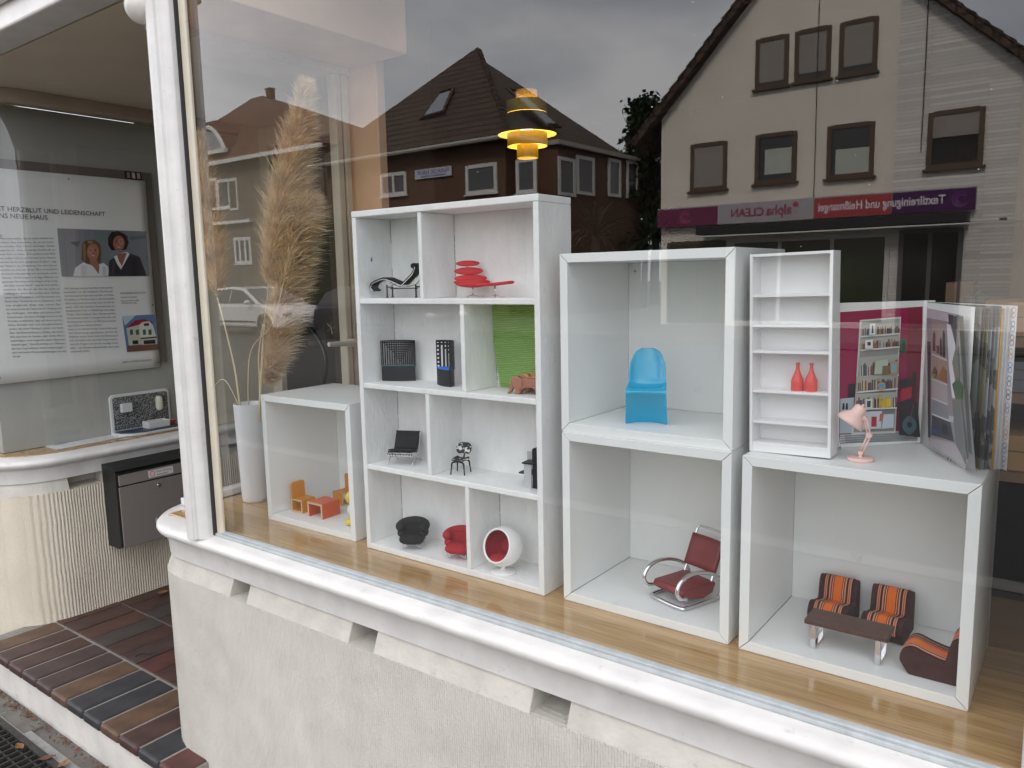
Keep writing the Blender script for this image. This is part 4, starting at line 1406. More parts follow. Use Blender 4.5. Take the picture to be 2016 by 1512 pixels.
z4 = T + 0.0004
striped_chair('striped brown and orange lounge chair behind the coffee table by the bare cube wall', (0.536, 0.166, z4), R(-1), 0.068)
striped_chair('striped brown and orange lounge chair between the table and the chair turned sideways', (0.6265, 0.166, z4), R(-2), 0.068)
striped_chair('striped brown and orange lounge chair turned sideways beside the cube edge', (0.7185, 0.065, z4), R(-90), 0.068)
ct = thing('coffee_table', 'rosewood miniature coffee table on two chrome loop legs', 'table', (0.5865, 0.060, z4), R(0))
ROSE = wood_mat('rosewood', (0.030, 0.012, 0.009), (0.105, 0.042, 0.026), 0.45, 9.0, 'x', 0.1)
mk('table_top', MB().box(-0.0655, 0.0655, -0.0285, 0.0285, 0.0425, 0.0505), ROSE, ct, bevel=0.0012)
for sx in (-0.051, 0.051):
    b = MB()
    for bb in ((sx - 0.004, sx + 0.004, -0.025, -0.0232, 0.0, 0.0424), (sx - 0.004, sx + 0.004, 0.0232, 0.025, 0.0, 0.0424), (sx - 0.004, sx + 0.004, -0.0231, 0.0231, 0.0, 0.0018)):
        b.box(*bb)
    mk('leg', b, CHROME, ct, bevel=0.0003)

# ------------------------------------------------------------------ yellow toy chairs, red toy table, little yellow figure
YEL = pbr('yellow painted wood', (0.60, 0.235, 0.008), 0.4, var=0.05)
ORG = pbr('orange red painted wood', (0.60, 0.085, 0.012), 0.35, var=0.05)
PLY = pbr('raw plywood edge', (0.56, 0.39, 0.22), 0.6, var=0.1, vs=80, stretch=(1, 1, 6))
def toy_chair(label, p, rz):
    root = thing('toy_chair', label, 'toy chair', p, rz, 'yellow toy chairs')
    w_, d, h, t = 0.045, 0.047, 0.037, 0.0045
    b = MB()
    for bb in ((-w_ / 2, w_ / 2, -d / 2, d / 2, 0, t), (-w_ / 2, w_ / 2, -d / 2, d / 2, h - t, h), (-w_ / 2, w_ / 2, -d / 2, -d / 2 + t, t, h - t), (-w_ / 2, w_ / 2, d / 2 - t, d / 2, t, h - t)):
        b.box(*bb)
    mk('seat_box', b, YEL, root)
    b2 = MB()
    for sx in (-1, 1):
        x0_, x1_ = (w_ / 2 + 0.0001, w_ / 2 + 0.0011) if sx > 0 else (-w_ / 2 - 0.0011, -w_ / 2 - 0.0001)
        for bb in ((x0_, x1_, -d / 2, d / 2, 0, t), (x0_, x1_, -d / 2, d / 2, h - t, h), (x0_, x1_, -d / 2, -d / 2 + t, t, h - t), (x0_, x1_, d / 2 - t, d / 2, t, h - t)):
            b2.box(*bb)
    mk('plywood_edge', b2, PLY, root)
    pl = [(-w_ / 2, h + 0.0002), (w_ / 2, h + 0.0002), (w_ / 2, 0.074)] + [(w_ / 2 - 0.008 + 0.008 * math.cos(a), 0.074 + 0.008 * math.sin(a)) for a in [PI / 2 * i / 5 for i in range(1, 6)]] + [(-w_ / 2 + 0.008 - 0.008 * math.sin(a), 0.074 + 0.008 * math.cos(a)) for a in [PI / 2 * i / 5 for i in range(0, 6)]]
    mk('backrest', MB().prism(pl, lambda u, v, q: (u, q, v), d / 2 - t, d / 2), YEL, root, bevel=0.0006)
    return root

toy_chair('yellow toy chair facing the red toy table, open seat box toward the glass', (-0.865, 0.072, z4), R(90))
toy_chair('yellow toy chair behind the red toy table by the cube edge', (-0.822, 0.184, z4), R(-6))
tt = thing('toy_table', 'orange red toy table with raw plywood edges', 'toy table', (-0.781, 0.075, z4), R(1))
b = MB()
for bb in ((-0.030, 0.030, -0.031, 0.031, 0.0365, 0.042), (-0.030, -0.0245, -0.031, 0.031, 0, 0.0364), (0.0245, 0.030, -0.031, 0.031, 0, 0.0364)):
    b.box(*bb)
mk('table_body', b, ORG, tt)
b = MB()
for bb in ((-0.030, 0.030, -0.0322, -0.0311, 0.0365, 0.042), (-0.030, -0.0245, -0.0322, -0.0311, 0, 0.0364), (0.0245, 0.030, -0.0322, -0.0311, 0, 0.0364)):
    b.box(*bb)
mk('plywood_edge', b, PLY, tt)
fg = thing('toy_figure', 'yellow and white toy figure of wooden balls at the cube edge', 'toy', (-0.648, 0.060, z4), 0)
YB = pbr('lemon yellow', (0.70, 0.50, 0.03), 0.4)
mk('foot', MB().ell((0, -0.004, 0.010), 0.016, 0.018, 0.010, 16, 10), YB, fg, smooth=True)
mk('body', MB().ell((0, 0, 0.042), 0.013, 0.013, 0.016, 16, 10), pbr('white wood', (0.75, 0.74, 0.7), 0.4), fg, smooth=True)
mk('neck', MB().tube([(0, 0, 0.016), (0, 0, 0.075)], 0.004, 8), YB, fg, smooth=True)
mk('head', MB().ell((0, 0, 0.074), 0.017, 0.017, 0.018, 16, 10), YB, fg, smooth=True)

# ------------------------------------------------------------------ miniature bookcase with two bottles
bk = thing('miniature_bookcase', 'slim white miniature bookcase of seven shelves', 'bookcase', (0.4190, 0.0335, 0.3492), R(0))
bk.rotation_euler = (0, R(-1.1), 0)
bw, bh, bd, bt = 0.1345, 0.3370, 0.044, 0.0048
BKP = pbr('white foil board', (0.79, 0.78, 0.78), 0.4, var=0.015)
mk('side_panel', MB().box(0, bt, 0, bd, 0, bh), BKP, bk, bevel=0.0004)
mk('side_panel', MB().box(bw - bt, bw, 0, bd, 0, bh), BKP, bk, bevel=0.0004)
mk('back_panel', MB().box(bt, bw - bt, bd - 0.0025, bd - 0.0005, 0.0, bh - 0.001), BKP, bk)
mk('top_panel', MB().box(bt + 0.0001, bw - bt - 0.0001, 0.0006, bd - 0.0026, bh - 0.0045, bh - 0.0002), BKP, bk)
BZ = [0.2690, 0.2185, 0.1745, 0.1070, 0.0540, 0.0165]
for z_ in BZ:
    mk('shelf_board', MB().box(bt + 0.0001, bw - bt - 0.0001, 0.0012, bd - 0.0026, z_ - 0.0042, z_), BKP, bk, bevel=0.0003)
mk('kick_board', MB().box(bt + 0.0001, bw - bt - 0.0001, 0.0012, 0.005, 0.0, 0.0122), BKP, bk)
REDBOT = pbr('coral red plastic', (0.66, 0.075, 0.065), 0.4, var=0.04)
for u in (1570, 1597):
    pz = 0.3492 + BZ[3]
    p = at(u, 745, y=0.052)
    o = thing('toy_bottle', 'coral red miniature bottle on the bookcase shelf', 'bottle', (p.x, 0.052, pz + 0.0016), 0, 'coral red bottles')
    prf = [(0.0, 0.0), (0.0098, 0.0), (0.0102, 0.001), (0.0102, 0.0145), (0.0094, 0.0195), (0.0062, 0.0275), (0.0036, 0.0345), (0.0028, 0.040), (0.0028, 0.0435), (0.0035, 0.0440), (0.0035, 0.0455), (0.0027, 0.0465), (0.0, 0.0466)]
    mk('body', MB().lathe([q for q in prf if q[1] <= 0.0436] + [(0.0, 0.0437)], 24), REDBOT, o, smooth='auto')
    mk('cap', MB().lathe([(0.0, 0.0438), (0.0034, 0.0438), (0.0034, 0.0470), (0.003, 0.0474), (0.0, 0.0474)], 16), REDBOT, o, smooth='auto')

# ------------------------------------------------------------------ pink desk lamp
pl_ = thing('desk_lamp', 'small pale pink jointed desk lamp on top of the cube', 'lamp', Vector((0.594, 0.058, 0.3492)), 0)
PINK = pbr('pale pink enamel', (0.80, 0.54, 0.48), 0.35, var=0.02)
mk('base', MB().lathe([(0.0, 0), (0.0195, 0), (0.0202, 0.0012), (0.0202, 0.0042), (0.019, 0.0056), (0.0, 0.0062)], 32), PINK, pl_, smooth='auto')
mk('pivot', MB().tube([(0.0, 0, 0.006), (0.0005, 0, 0.014)], 0.0030, 10).box(-0.003, 0.004, -0.0035, 0.0035, 0.0105, 0.0155), PINK, pl_, smooth='auto')
j0, j1, j2 = Vector((0.001, 0, 0.013)), Vector((0.012, 0, 0.043)), Vector((0.0045, 0, 0.0705))
for a, b_, nm in ((j0, j1, 'lower_arm'), (j1, j2, 'upper_arm')):
    d = (b_ - a).normalized()
    nn = Vector((d.z, 0, -d.x)) * 0.0021
    bb = MB()
    for s_ in (-1, 1):
        bb.tube([a + nn * s_, b_ + nn * s_], 0.0016, 8)
    mk(nm, bb, PINK, pl_, smooth=True)
mk('joint', MB().tube([j1 + Vector((0, -0.004, 0)), j1 + Vector((0, 0.004, 0))], 0.0046, 14), PINK, pl_, smooth='auto')
mk('joint', MB().tube([j2 + Vector((0, -0.004, 0)), j2 + Vector((0, 0.004, 0))], 0.0036, 12), PINK, pl_, smooth='auto')
d_ = Vector((-0.50, -0.22, -0.80)).normalized()
q_ = d_.to_track_quat('Z', 'Y').to_matrix()
hc = Vector((-0.0005, 0, 0.0885))
sh = [(0.0, -0.0045), (0.0016, -0.004), (0.0018, -0.001), (0.0075, 0.0), (0.0095, 0.003), (0.0100, 0.0125), (0.0108, 0.0145), (0.0185, 0.0225), (0.0215, 0.0285), (0.0223, 0.0335)]
mk('lamp_shade', MB().lathe(sh, 32, hc, cap=False, ax=q_), PINK, pl_, smooth='auto', solid=0.0009)
mk('shade_bracket', MB().tube([j2, j2 + Vector((-0.0035, 0, 0.007))], 0.0019, 8), PINK, pl_, smooth=True)
mk('bulb', MB().ell(hc + d_ * 0.018, 0.0055, 0.0055, 0.0065, 12, 8), pbr('bulb', (0.8, 0.8, 0.75), 0.3), pl_, smooth=True)
# ------------------------------------------------------------------ open catalogue standing on the cube
cat_ = thing('open_catalogue', 'thick open catalogue standing on the cube, showing a bookcase on a magenta wall', 'magazine', (0.651, 0.247, 0.3494))
HP = 0.252


def sheet_pts(a_end, a_start, length, n=10):
    pts = [Vector((0, 0))]
    p = Vector((0, 0))
    for i in range(n):
        t = (i + 0.5) / n
        a = a_end + (a_start - a_end) * (1 - t) ** 2.2
        p = p + Vector((math.cos(a), math.sin(a))) * length / n
        pts.append(p.copy())
    return pts


def sheet(name, a_end, a_start, length, z0, z1, mat, th=0.0006, off=0.0):
    b = MB()
    pts = sheet_pts(a_end, a_start, length)
    vv = []
    for i, p in enumerate(pts):
        vv += [(p.x, p.y, z0), (p.x, p.y, z1)]
    b.add(vv, [(2 * i, 2 * i + 2, 2 * i + 3, 2 * i + 1) for i in range(len(pts) - 1)])
    return mk(name, b, mat, cat_, smooth=True, fix=False, solid=th)


mk('left_page', MB().prism([(0, 0), (-0.006, -0.001), (-0.148, -0.1535), (-0.1525, -0.149), (-0.004, 0.008), (0, 0.010)], lambda u, v, q: (u, v, q), 0.0, HP), PAPER, cat_)
mk('spine', MB().box(-0.003, 0.010, 0.0102, 0.0125, 0.0, HP), PAPER, cat_)
sheetc = [((0.10, 0.105, 0.10), 0.194), ((0.055, 0.065, 0.05), 0.193), ((0.17, 0.14, 0.075), 0.195), ((0.25, 0.29, 0.33), 0.194), ((0.16, 0.15, 0.16), 0.1945), ((0.30, 0.30, 0.29), 0.195), ((0.62, 0.33, 0.05), 0.197), ((0.66, 0.66, 0.68), 0.196), ((0.70, 0.70, 0.72), 0.1965), ((0.62, 0.62, 0.68), 0.1962), ((0.72, 0.72, 0.73), 0.197), ((0.70, 0.69, 0.71), 0.1965), ((0.76, 0.76, 0.77), 0.2065)]
A0, A1 = R(-62), R(-47.5)
fronts = []
for i, (c, ln) in enumerate(sheetc):
    t = (i + 1) / len(sheetc)
    ae = A0 + (A1 - A0) * (t * 1.45 if i < 6 else 0.67 + 0.33 * (i - 5) / 7)
    sheet('page', ae, ae + R(3), ln, 0.002 * math.sin(i * 2.1) * 0.4 + 0.001, HP - 0.004 + 0.002 * math.sin(i * 1.7), patch_mat('page picture %d' % i, tuple(k * 0.45 for k in c), tuple(min(0.8, k * 1.35) for k in c), 24, 0.47, 0.35, 5.0) if i < 6 else pbr('page tone %d' % i, c, 0.4, var=0.04, vs=20), 0.0007)
front = sheet('page', A0, A0, 0.191, 0.0, HP - 0.003, PAPER, 0.0006)

def pl_plane(o3, dirxy, off):
    """pixel of the photograph -> point of a standing page plane"""
    d2 = Vector((dirxy[0], dirxy[1], 0)).normalized()
    nrm = Vector((d2.y, -d2.x, 0))
    if nrm.dot(Vector(CPOS) - o3) < 0:
        nrm = -nrm
    o4 = o3 + nrm * off
    def f(X, Y):
        u, v = 1640 + X / 4.2, 580 + Y / 4.2
        d = _M @ Vector(((u - 1008) / CF, -(v - 756) / CF, -1.0))
        t = (o4 - Vector(CPOS)).dot(nrm) / d.dot(nrm)
        return Vector(CPOS) + d * t - Vector(cat_.location)
    return f


S = Vector(cat_.location)
rnd = random.Random(3)
lay = [0]
pr_ = MB()


def ink_poly(pts, c, base, step=0.00005):
    lay[0] += 1
    f = pl_plane(S + Vector(base[0]), base[1], base[2] + lay[0] * step)
    pr_.poly(pts, f, rgb(c))


LB = ((-0.006, -0.001, 0), (-0.142, -0.1525), 0.0004)
def q4(x0, y0, x1, y1, h, h1=None):
    """sloping strip: top edge from (x0,y0) to (x1,y1), height h"""
    h1 = h if h1 is None else h1
    return [(x0, y0), (x1, y1), (x1, y1 + h1), (x0, y0 + h)]
ink_poly([(60, 145), (742, 98), (730, 1190), (50, 1235)], (150, 18, 74), LB)
ink_poly([(620, 108), (742, 98), (730, 1190), (600, 1200)], (122, 18, 48), LB)
ink_poly([(60, 1155), (732, 1120), (730, 1190), (50, 1235)], (200, 205, 208), LB)
for k in range(9):
    y = 1150 + k * 9
    ink_poly(q4(60 + 40 * (k % 2), y + 4, 725, y - 22, 4), (25, 25, 30), LB)
ink_poly([(125, 740), (190, 735), (190, 850), (120, 855)], (38, 34, 40), LB)
ink_poly([(60, 862), (175, 850), (165, 1145), (55, 1150)], (178, 190, 200), LB)
for x in (80, 108):
    ink_poly([(x, 900), (x + 14, 895), (x + 16, 950), (x - 4, 952)], (40, 30, 34), LB)
ink_poly([(222, 210), (563, 183), (516, 1146), (150, 1162), (186, 800)], (205, 208, 204), LB)
ink_poly([(236, 222), (552, 197), (505, 1128), (170, 1140), (200, 800)], (150, 152, 146), LB)
rows = [(236, 342, 550, 316, 66), (232, 455, 548, 426, 66), (220, 688, 540, 658, 128), (203, 802, 532, 772, 96), (188, 945, 524, 930, 96)]
for (x0, y0, x1, y1, h) in rows:
    ink_poly(q4(x0 - 4, y0 - h * 1.3, x1 + 2, y1 - h * 1.3, h * 1.3), (172, 172, 162), LB)
    x = x0 + 4
    while x < x1 - 6:
        wv = rnd.uniform(5, 13)
        hh = h * rnd.uniform(0.62, 1.0)
        yy = y0 + (y1 - y0) * (x - x0) / (x1 - x0)
        if rnd.random() < 0.88:
            c = rnd.choice([(60, 48, 50), (120, 70, 70), (40, 44, 58), (190, 170, 130), (150, 40, 40), (85, 85, 92), (200, 195, 185), (70, 90, 110), (96, 60, 80), (170, 120, 60)])
            ink_poly([(x, yy - hh), (x + wv - 1.5, yy - hh - 1), (x + wv - 1.5, yy), (x, yy)], c, LB)
        x += wv
    ink_poly(q4(x0 - 6, y0, x1 + 4, y1, 12), (216, 218, 214), LB)
for pts, c in (([(305, 242), (350, 238), (350, 330), (303, 334)], (226, 228, 226)), ([(322, 258), (332, 256), (336, 318), (318, 320)], (70, 72, 80)), ([(265, 378), (330, 372), (330, 445), (265, 450)], (222, 222, 220)), ([(285, 392), (312, 390), (312, 420), (285, 422)], (60, 52, 52)),
               ([(352, 548), (452, 536), (455, 650), (340, 662)], (176, 190, 172)), ([(470, 556), (538, 548), (534, 655), (476, 660)], (176, 150, 90)), ([(482, 570), (526, 564), (522, 640), (486, 646)], (120, 172, 190)), ([(410, 590), (470, 585), (465, 660), (405, 665)], (120, 100, 70)),
               ([(268, 866), (326, 860), (324, 945), (266, 948)], (214, 214, 206)), ([(282, 880), (312, 878), (310, 930), (280, 932)], (60, 62, 84)), ([(400, 880), (440, 850), (452, 930), (404, 936)], (206, 170, 40)), ([(445, 862), (482, 858), (480, 928), (446, 930)], (226, 186, 30)), ([(382, 826), (404, 824), (398, 938), (376, 940)], (190, 160, 60)),
               ([(250, 970), (405, 962), (398, 1105), (240, 1118)], (200, 205, 214)), ([(318, 1010), (362, 1008), (360, 1092), (316, 1094)], (176, 40, 50)), ([(388, 985), (420, 982), (415, 1040), (382, 1050)], (176, 110, 90)), ([(420, 990), (505, 985), (500, 1100), (400, 1110)], (196, 204, 214)),
               ([(560, 362), (606, 366), (604, 480), (558, 482)], (22, 104, 82)), ([(572, 380), (598, 382), (596, 462), (570, 464)], (40, 70, 60)), ([(548, 702), (664, 686), (662, 780), (548, 800)], (34, 30, 44)), ([(566, 780), (652, 762), (650, 850), (552, 884)], (170, 16, 48)),
               ([(660, 640), (690, 636), (676, 1000), (640, 1000)], (44, 30, 30)), ([(545, 890), (640, 860), (700, 900), (722, 1180), (545, 1160)], (30, 28, 34))):
    ink_poly(pts, c, LB)
ink_poly([(402 + 34 * math.cos(a), 756 + 32 * math.sin(a)) for a in [2 * PI * k / 16 for k in range(16)]], (196, 150, 90), LB)
ink_poly([(402 + 24 * math.cos(a), 756 + 23 * math.sin(a)) for a in [2 * PI * k / 16 for k in range(16)]], (90, 150, 190), LB)
ink_poly([(632 + (50 + 10 * math.cos(2 * a)) * math.cos(a), 1080 + 78 * math.sin(a)) for a in [2 * PI * k / 20 for k in range(20)]], (62, 92, 100), LB)
ink_poly([(632 + 22 * math.cos(a), 1075 + 26 * math.sin(a)) for a in [2 * PI * k / 16 for k in range(16)]], (18, 22, 28), LB)
ink_poly([(662, 900), (672, 900), (640, 1060), (628, 1060)], (90, 60, 40), LB)
# right-hand picture
RB = ((0, 0, 0), (math.cos(A0), math.sin(A0)), 0.0006)
ink_poly([(775, 110), (1078, 176), (1182, 1470), (792, 1240)], (128, 126, 128), RB)
ink_poly([(1040, 180), (1072, 186), (1150, 1330), (1120, 1300)], (74, 78, 76), RB)
ink_poly([(1000, 300), (1046, 310), (1060, 640), (1012, 600)], (176, 172, 160), RB)
ink_poly([(775, 110), (1020, 168), (1122, 1440), (792, 1240)], (150, 140, 148), RB)
ink_poly([(775, 110), (1020, 168), (1030, 240), (775, 190)], (200, 190, 200), RB)
for pts, c in (([(778, 380), (808, 392), (806, 1190), (786, 1180)], (56, 40, 46)), ([(818, 200), (932, 226), (940, 540), (818, 488)], (168, 150, 150)), ([(818, 500), (938, 548), (944, 740), (814, 690)], (164, 140, 124)), ([(818, 700), (944, 745), (950, 905), (820, 850)], (176, 165, 170)), ([(818, 860), (950, 915), (965, 1040), (818, 980)], (140, 140, 150)), ([(818, 990), (970, 1050), (1000, 1215), (812, 1160)], (62, 60, 70)),
               ([(818, 486), (940, 538), (940, 550), (818, 498)], (214, 204, 206)), ([(814, 690), (944, 740), (944, 752), (814, 702)], (210, 200, 202)), ([(816, 848), (950, 903), (950, 916), (816, 862)], (206, 200, 204)), ([(818, 980), (968, 1040), (968, 1054), (818, 994)], (210, 206, 210)),
               ([(824, 330), (836, 295), (846, 330), (846, 470), (824, 462)], (96, 26, 44)), ([(905, 330), (914, 285), (926, 335), (928, 522), (906, 514)], (40, 36, 40)), ([(882, 380), (892, 350), (900, 384), (902, 508), (882, 500)], (58, 40, 48)), ([(856, 420), (876, 425), (876, 490), (856, 482)], (110, 40, 50)),
               ([(862, 690), (910, 588), (940, 640), (940, 730)], (150, 92, 40)), ([(820, 640), (840, 590), (866, 640), (850, 690), (818, 680)], (110, 50, 44)), ([(806, 650), (850, 660), (830, 700)], (110, 150, 70)),
               ([(952, 160), (1020, 180), (1012, 420), (985, 370), (960, 270)], (70, 66, 74)), ([(940, 240), (972, 250), (1012, 420), (1008, 860), (985, 850), (960, 620)], (224, 222, 230)), ([(985, 560), (1005, 470), (1036, 440), (1045, 700), (1010, 720)], (120, 118, 108)), ([(985, 740), (1030, 690), (1072, 760), (1066, 870), (1015, 880)], (60, 96, 50)), ([(985, 870), (1060, 860), (1110, 1350), (1060, 1380), (1010, 1200)], (110, 112, 112)),
               ([(900, 1060), (940, 1075), (950, 1170), (905, 1150)], (24, 24, 28)), ([(820, 1100), (880, 1120), (870, 1150), (818, 1140)], (50, 66, 120)), ([(960, 1000), (1000, 1010), (990, 1060), (955, 1040)], (190, 190, 196)), ([(800, 1180), (1010, 1230), (1110, 1430), (792, 1238)], (170, 162, 168))):
    ink_poly(pts, c, RB)
mk('printed_picture', pr_, INK, cat_, fix=False)
# coloured rings printed down the outer edge
rg = MB()
ae = A1
ends = sheet_pts(ae, ae + R(3), 0.2065)
e0, e1 = ends[-2], ends[-1]
dv = (e1 - e0).normalized()
nv = Vector((dv.y, -dv.x))
if nv.dot(Vector((CPOS[0] - S.x, CPOS[1] - S.y))) < 0:
    nv = -nv
cols = [(200, 150, 90), (60, 120, 150), (190, 100, 70), (215, 160, 90), (80, 140, 190), (90, 100, 130), (40, 48, 50), (150, 110, 170), (215, 190, 150), (200, 130, 110), (60, 110, 170), (120, 110, 160)]
for i, c in enumerate(cols):
    for dz in (0.004, -0.004):
        zc = HP - 0.012 - i * 0.0205 + dz
        for k in range(14):
            a, a2 = 2 * PI * k / 14, 2 * PI * (k + 1) / 14
            q = []
            for (aa, rr) in ((a, 0.0042), (a2, 0.0042), (a2, 0.0034), (a, 0.0034)):
                p = e1 - dv * (0.0055 + rr * math.cos(aa)) + nv * 0.0012
                q.append((p.x, p.y, zc + rr * math.sin(aa)))
            rg.add(q, [(0, 1, 2, 3)], rgb(c))
mk('printed_rings', rg, INK, cat_, fix=False)
mk('page_clip', MB().tube(smooth_path([(0.058, -0.112, 0.001), (0.062, -0.121, 0.001), (0.064, -0.123, 0.01), (0.062, -0.120, 0.016)], 4), 0.0012, 6), CHROME, cat_, smooth=True)
mk('page_clip', MB().tube(smooth_path([(-0.108, -0.110, 0.001), (-0.105, -0.122, 0.001), (-0.107, -0.122, 0.012)], 4), 0.0012, 6), CHROME, cat_, smooth=True)

# ------------------------------------------------------------------ vase and pampas grass
VX, VY = -1.128, 0.098
va = thing('vase', 'tall white cylindrical ceramic vase on the oak board', 'vase', (VX, VY, 0.0003))
VM = pbr('matt white ceramic', (0.74, 0.75, 0.77), 0.5, var=0.04, vs=60, stretch=(1, 1, 0.05))
mk('body', MB().lathe([(0.0, 0.0), (0.036, 0.0), (0.0375, 0.0015), (0.0385, 0.01), (0.0455, 0.292), (0.046, 0.2955), (0.0455, 0.298), (0.0435, 0.298), (0.0425, 0.295), (0.037, 0.02), (0.0, 0.018)], 48), VM, va, smooth='auto')
def fluff(name, col):
    m, n, b = _base(name)
    n.nodes.remove(b)
    t = n.nodes.new('ShaderNodeTexCoord')
    ns = n.nodes.new('ShaderNodeTexNoise')
    ns.inputs['Scale'].default_value = 26
    ns.inputs['Detail'].default_value = 4
    n.links.new(t.outputs['Object'], ns.inputs['Vector'])
    r = n.nodes.new('ShaderNodeValToRGB')
    r.color_ramp.elements[0].position = 0.3
    r.color_ramp.elements[1].position = 0.7
    r.color_ramp.elements[0].color = tuple(c * 0.72 for c in col) + (1,)
    r.color_ramp.elements[1].color = tuple(min(1, c * 1.18) for c in col) + (1,)
    n.links.new(ns.outputs['Fac'], r.inputs['Fac'])
    d = n.nodes.new('ShaderNodeBsdfDiffuse')
    tl = n.nodes.new('ShaderNodeBsdfTranslucent')
    n.links.new(r.outputs['Color'], d.inputs[0])
    n.links.new(r.outputs['Color'], tl.inputs[0])
    mxs = n.nodes.new('ShaderNodeMixShader')
    mxs.inputs[0].default_value = 0.22
    n.links.new(d.outputs[0], mxs.inputs[1])
    n.links.new(tl.outputs[0], mxs.inputs[2])
    n.links.new(mxs.outputs[0], n.nodes['Material Output'].inputs[0])
    return m


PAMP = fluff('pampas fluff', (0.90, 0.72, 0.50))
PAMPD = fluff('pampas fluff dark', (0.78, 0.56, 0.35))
STALK = pbr('dry pale stalk', (0.60, 0.50, 0.31), 0.6, var=0.12, vs=14, stretch=(1, 1, 0.2))


def pampas(label, stem_pts, axis_pts, rads, n, seed, droop=1.0, sl=0.055, side=(0.8, 0.6, 0)):
    rg_ = random.Random(seed)
    root = thing('pampas_stem', label, 'pampas grass', (stem_pts[0][0], stem_pts[0][1], 0.022), 0, 'pampas stems in the vase')
    L0 = Vector(root.location)
    sp = smooth_path([Vector(p) - L0 for p in stem_pts], 6)
    mk('stalk', MB().tube(sp, [0.0045 - 0.0022 * i / len(sp) for i in range(len(sp))], 8), STALK, root, smooth=True)
    ap = smooth_path([Vector(p) - L0 for p in axis_pts], 10)
    m = len(ap)
    side = Vector(side)
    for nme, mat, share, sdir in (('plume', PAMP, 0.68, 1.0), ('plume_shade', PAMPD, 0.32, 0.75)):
        b = MB()
        for _ in range(int(n * share)):
            t = rg_.random() ** 0.9
            k = t * (m - 1)
            i = min(int(k), m - 2)
            p = ap[i].lerp(ap[i + 1], k - i)
            T_ = (ap[i + 1] - ap[i]).normalized()
            ri = t * (len(rads) - 1)
            j = min(int(ri), len(rads) - 2)
            rad = rads[j] + (rads[j + 1] - rads[j]) * (ri - j)
            a = rg_.uniform(0, 2 * PI)
            o1 = T_.orthogonal().normalized()
            o2 = T_.cross(o1)
            out = o1 * math.cos(a) + o2 * math.sin(a)
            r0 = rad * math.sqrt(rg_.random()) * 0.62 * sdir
            l = sl * rg_.uniform(0.55, 1.25) * (0.55 + 0.45 * min(1, rad / 0.05))
            st_ = p + out * r0
            d = (T_ * rg_.uniform(0.45, 1.0) + out * rg_.uniform(0.15, 0.85) + side * rg_.uniform(0, 0.35) * droop + Vector((rg_.gauss(0, 0.12), rg_.gauss(0, 0.12), rg_.gauss(0, 0.12)))).normalized()
            wv = T_.cross(d)
            wv = (wv + Vector((rg_.gauss(0, 0.5), rg_.gauss(0, 0.5), rg_.gauss(0, 0.5)))).normalized() * rg_.uniform(0.0005, 0.0011)
            q = []
            pos = st_.copy()
            dd = d.copy()
            for s_ in range(4):
                ww = wv * (1.0, 0.95, 0.7, 0.12)[s_]
                q += [pos - ww, pos + ww]
                dd = (dd + Vector((0, 0, -0.16 * droop)) + side * 0.10 * droop).normalized()
                pos = pos + dd * l / 3
            b.add(q, [(0, 1, 3, 2), (2, 3, 5, 4), (4, 5, 7, 6)])
        mk(nme, b, mat, root, fix=False)
    return root


def yv(u, v, y):
    return at(u, v, y=y)

v_in = Vector((VX, VY, 0.022))
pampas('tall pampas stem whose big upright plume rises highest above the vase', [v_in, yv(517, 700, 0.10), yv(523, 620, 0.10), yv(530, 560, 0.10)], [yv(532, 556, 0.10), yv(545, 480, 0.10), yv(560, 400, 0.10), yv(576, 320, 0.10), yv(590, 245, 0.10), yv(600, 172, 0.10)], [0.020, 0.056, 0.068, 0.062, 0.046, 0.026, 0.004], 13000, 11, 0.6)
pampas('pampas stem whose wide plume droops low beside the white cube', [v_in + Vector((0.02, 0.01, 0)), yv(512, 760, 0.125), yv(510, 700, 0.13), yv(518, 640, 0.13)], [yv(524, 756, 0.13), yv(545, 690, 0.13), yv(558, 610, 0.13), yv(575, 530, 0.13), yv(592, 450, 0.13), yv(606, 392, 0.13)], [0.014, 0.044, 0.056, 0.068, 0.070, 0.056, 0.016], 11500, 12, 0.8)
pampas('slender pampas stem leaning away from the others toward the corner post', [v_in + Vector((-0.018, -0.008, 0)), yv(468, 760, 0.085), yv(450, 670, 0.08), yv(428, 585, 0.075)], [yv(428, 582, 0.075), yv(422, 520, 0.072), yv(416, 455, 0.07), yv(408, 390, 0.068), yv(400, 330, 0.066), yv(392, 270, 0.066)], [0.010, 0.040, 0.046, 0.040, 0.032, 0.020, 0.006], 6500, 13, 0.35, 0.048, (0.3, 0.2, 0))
# loose blades of the same grass
for i, (pts, lab) in enumerate((([(478, 760), (492, 700), (535, 640), (560, 550)], 'long thin dry blade arching across the pampas plumes'), ([(472, 735), (445, 750), (416, 772)], 'short bent dry blade pointing to the corner post'))):
    p3 = [yv(u, v, 0.09) for u, v in pts]
    p3[0] = Vector((VX - 0.01 + 0.012 * i, VY, 0.20))
    o = thing('dry_grass_blade', lab, 'grass blade', p3[0])
    mk('blade', MB().tube(smooth_path([p - p3[0] for p in p3], 8), [0.0018] * (8 * (len(p3) - 1)) + [0.0005], 6), STALK, o, smooth=True)

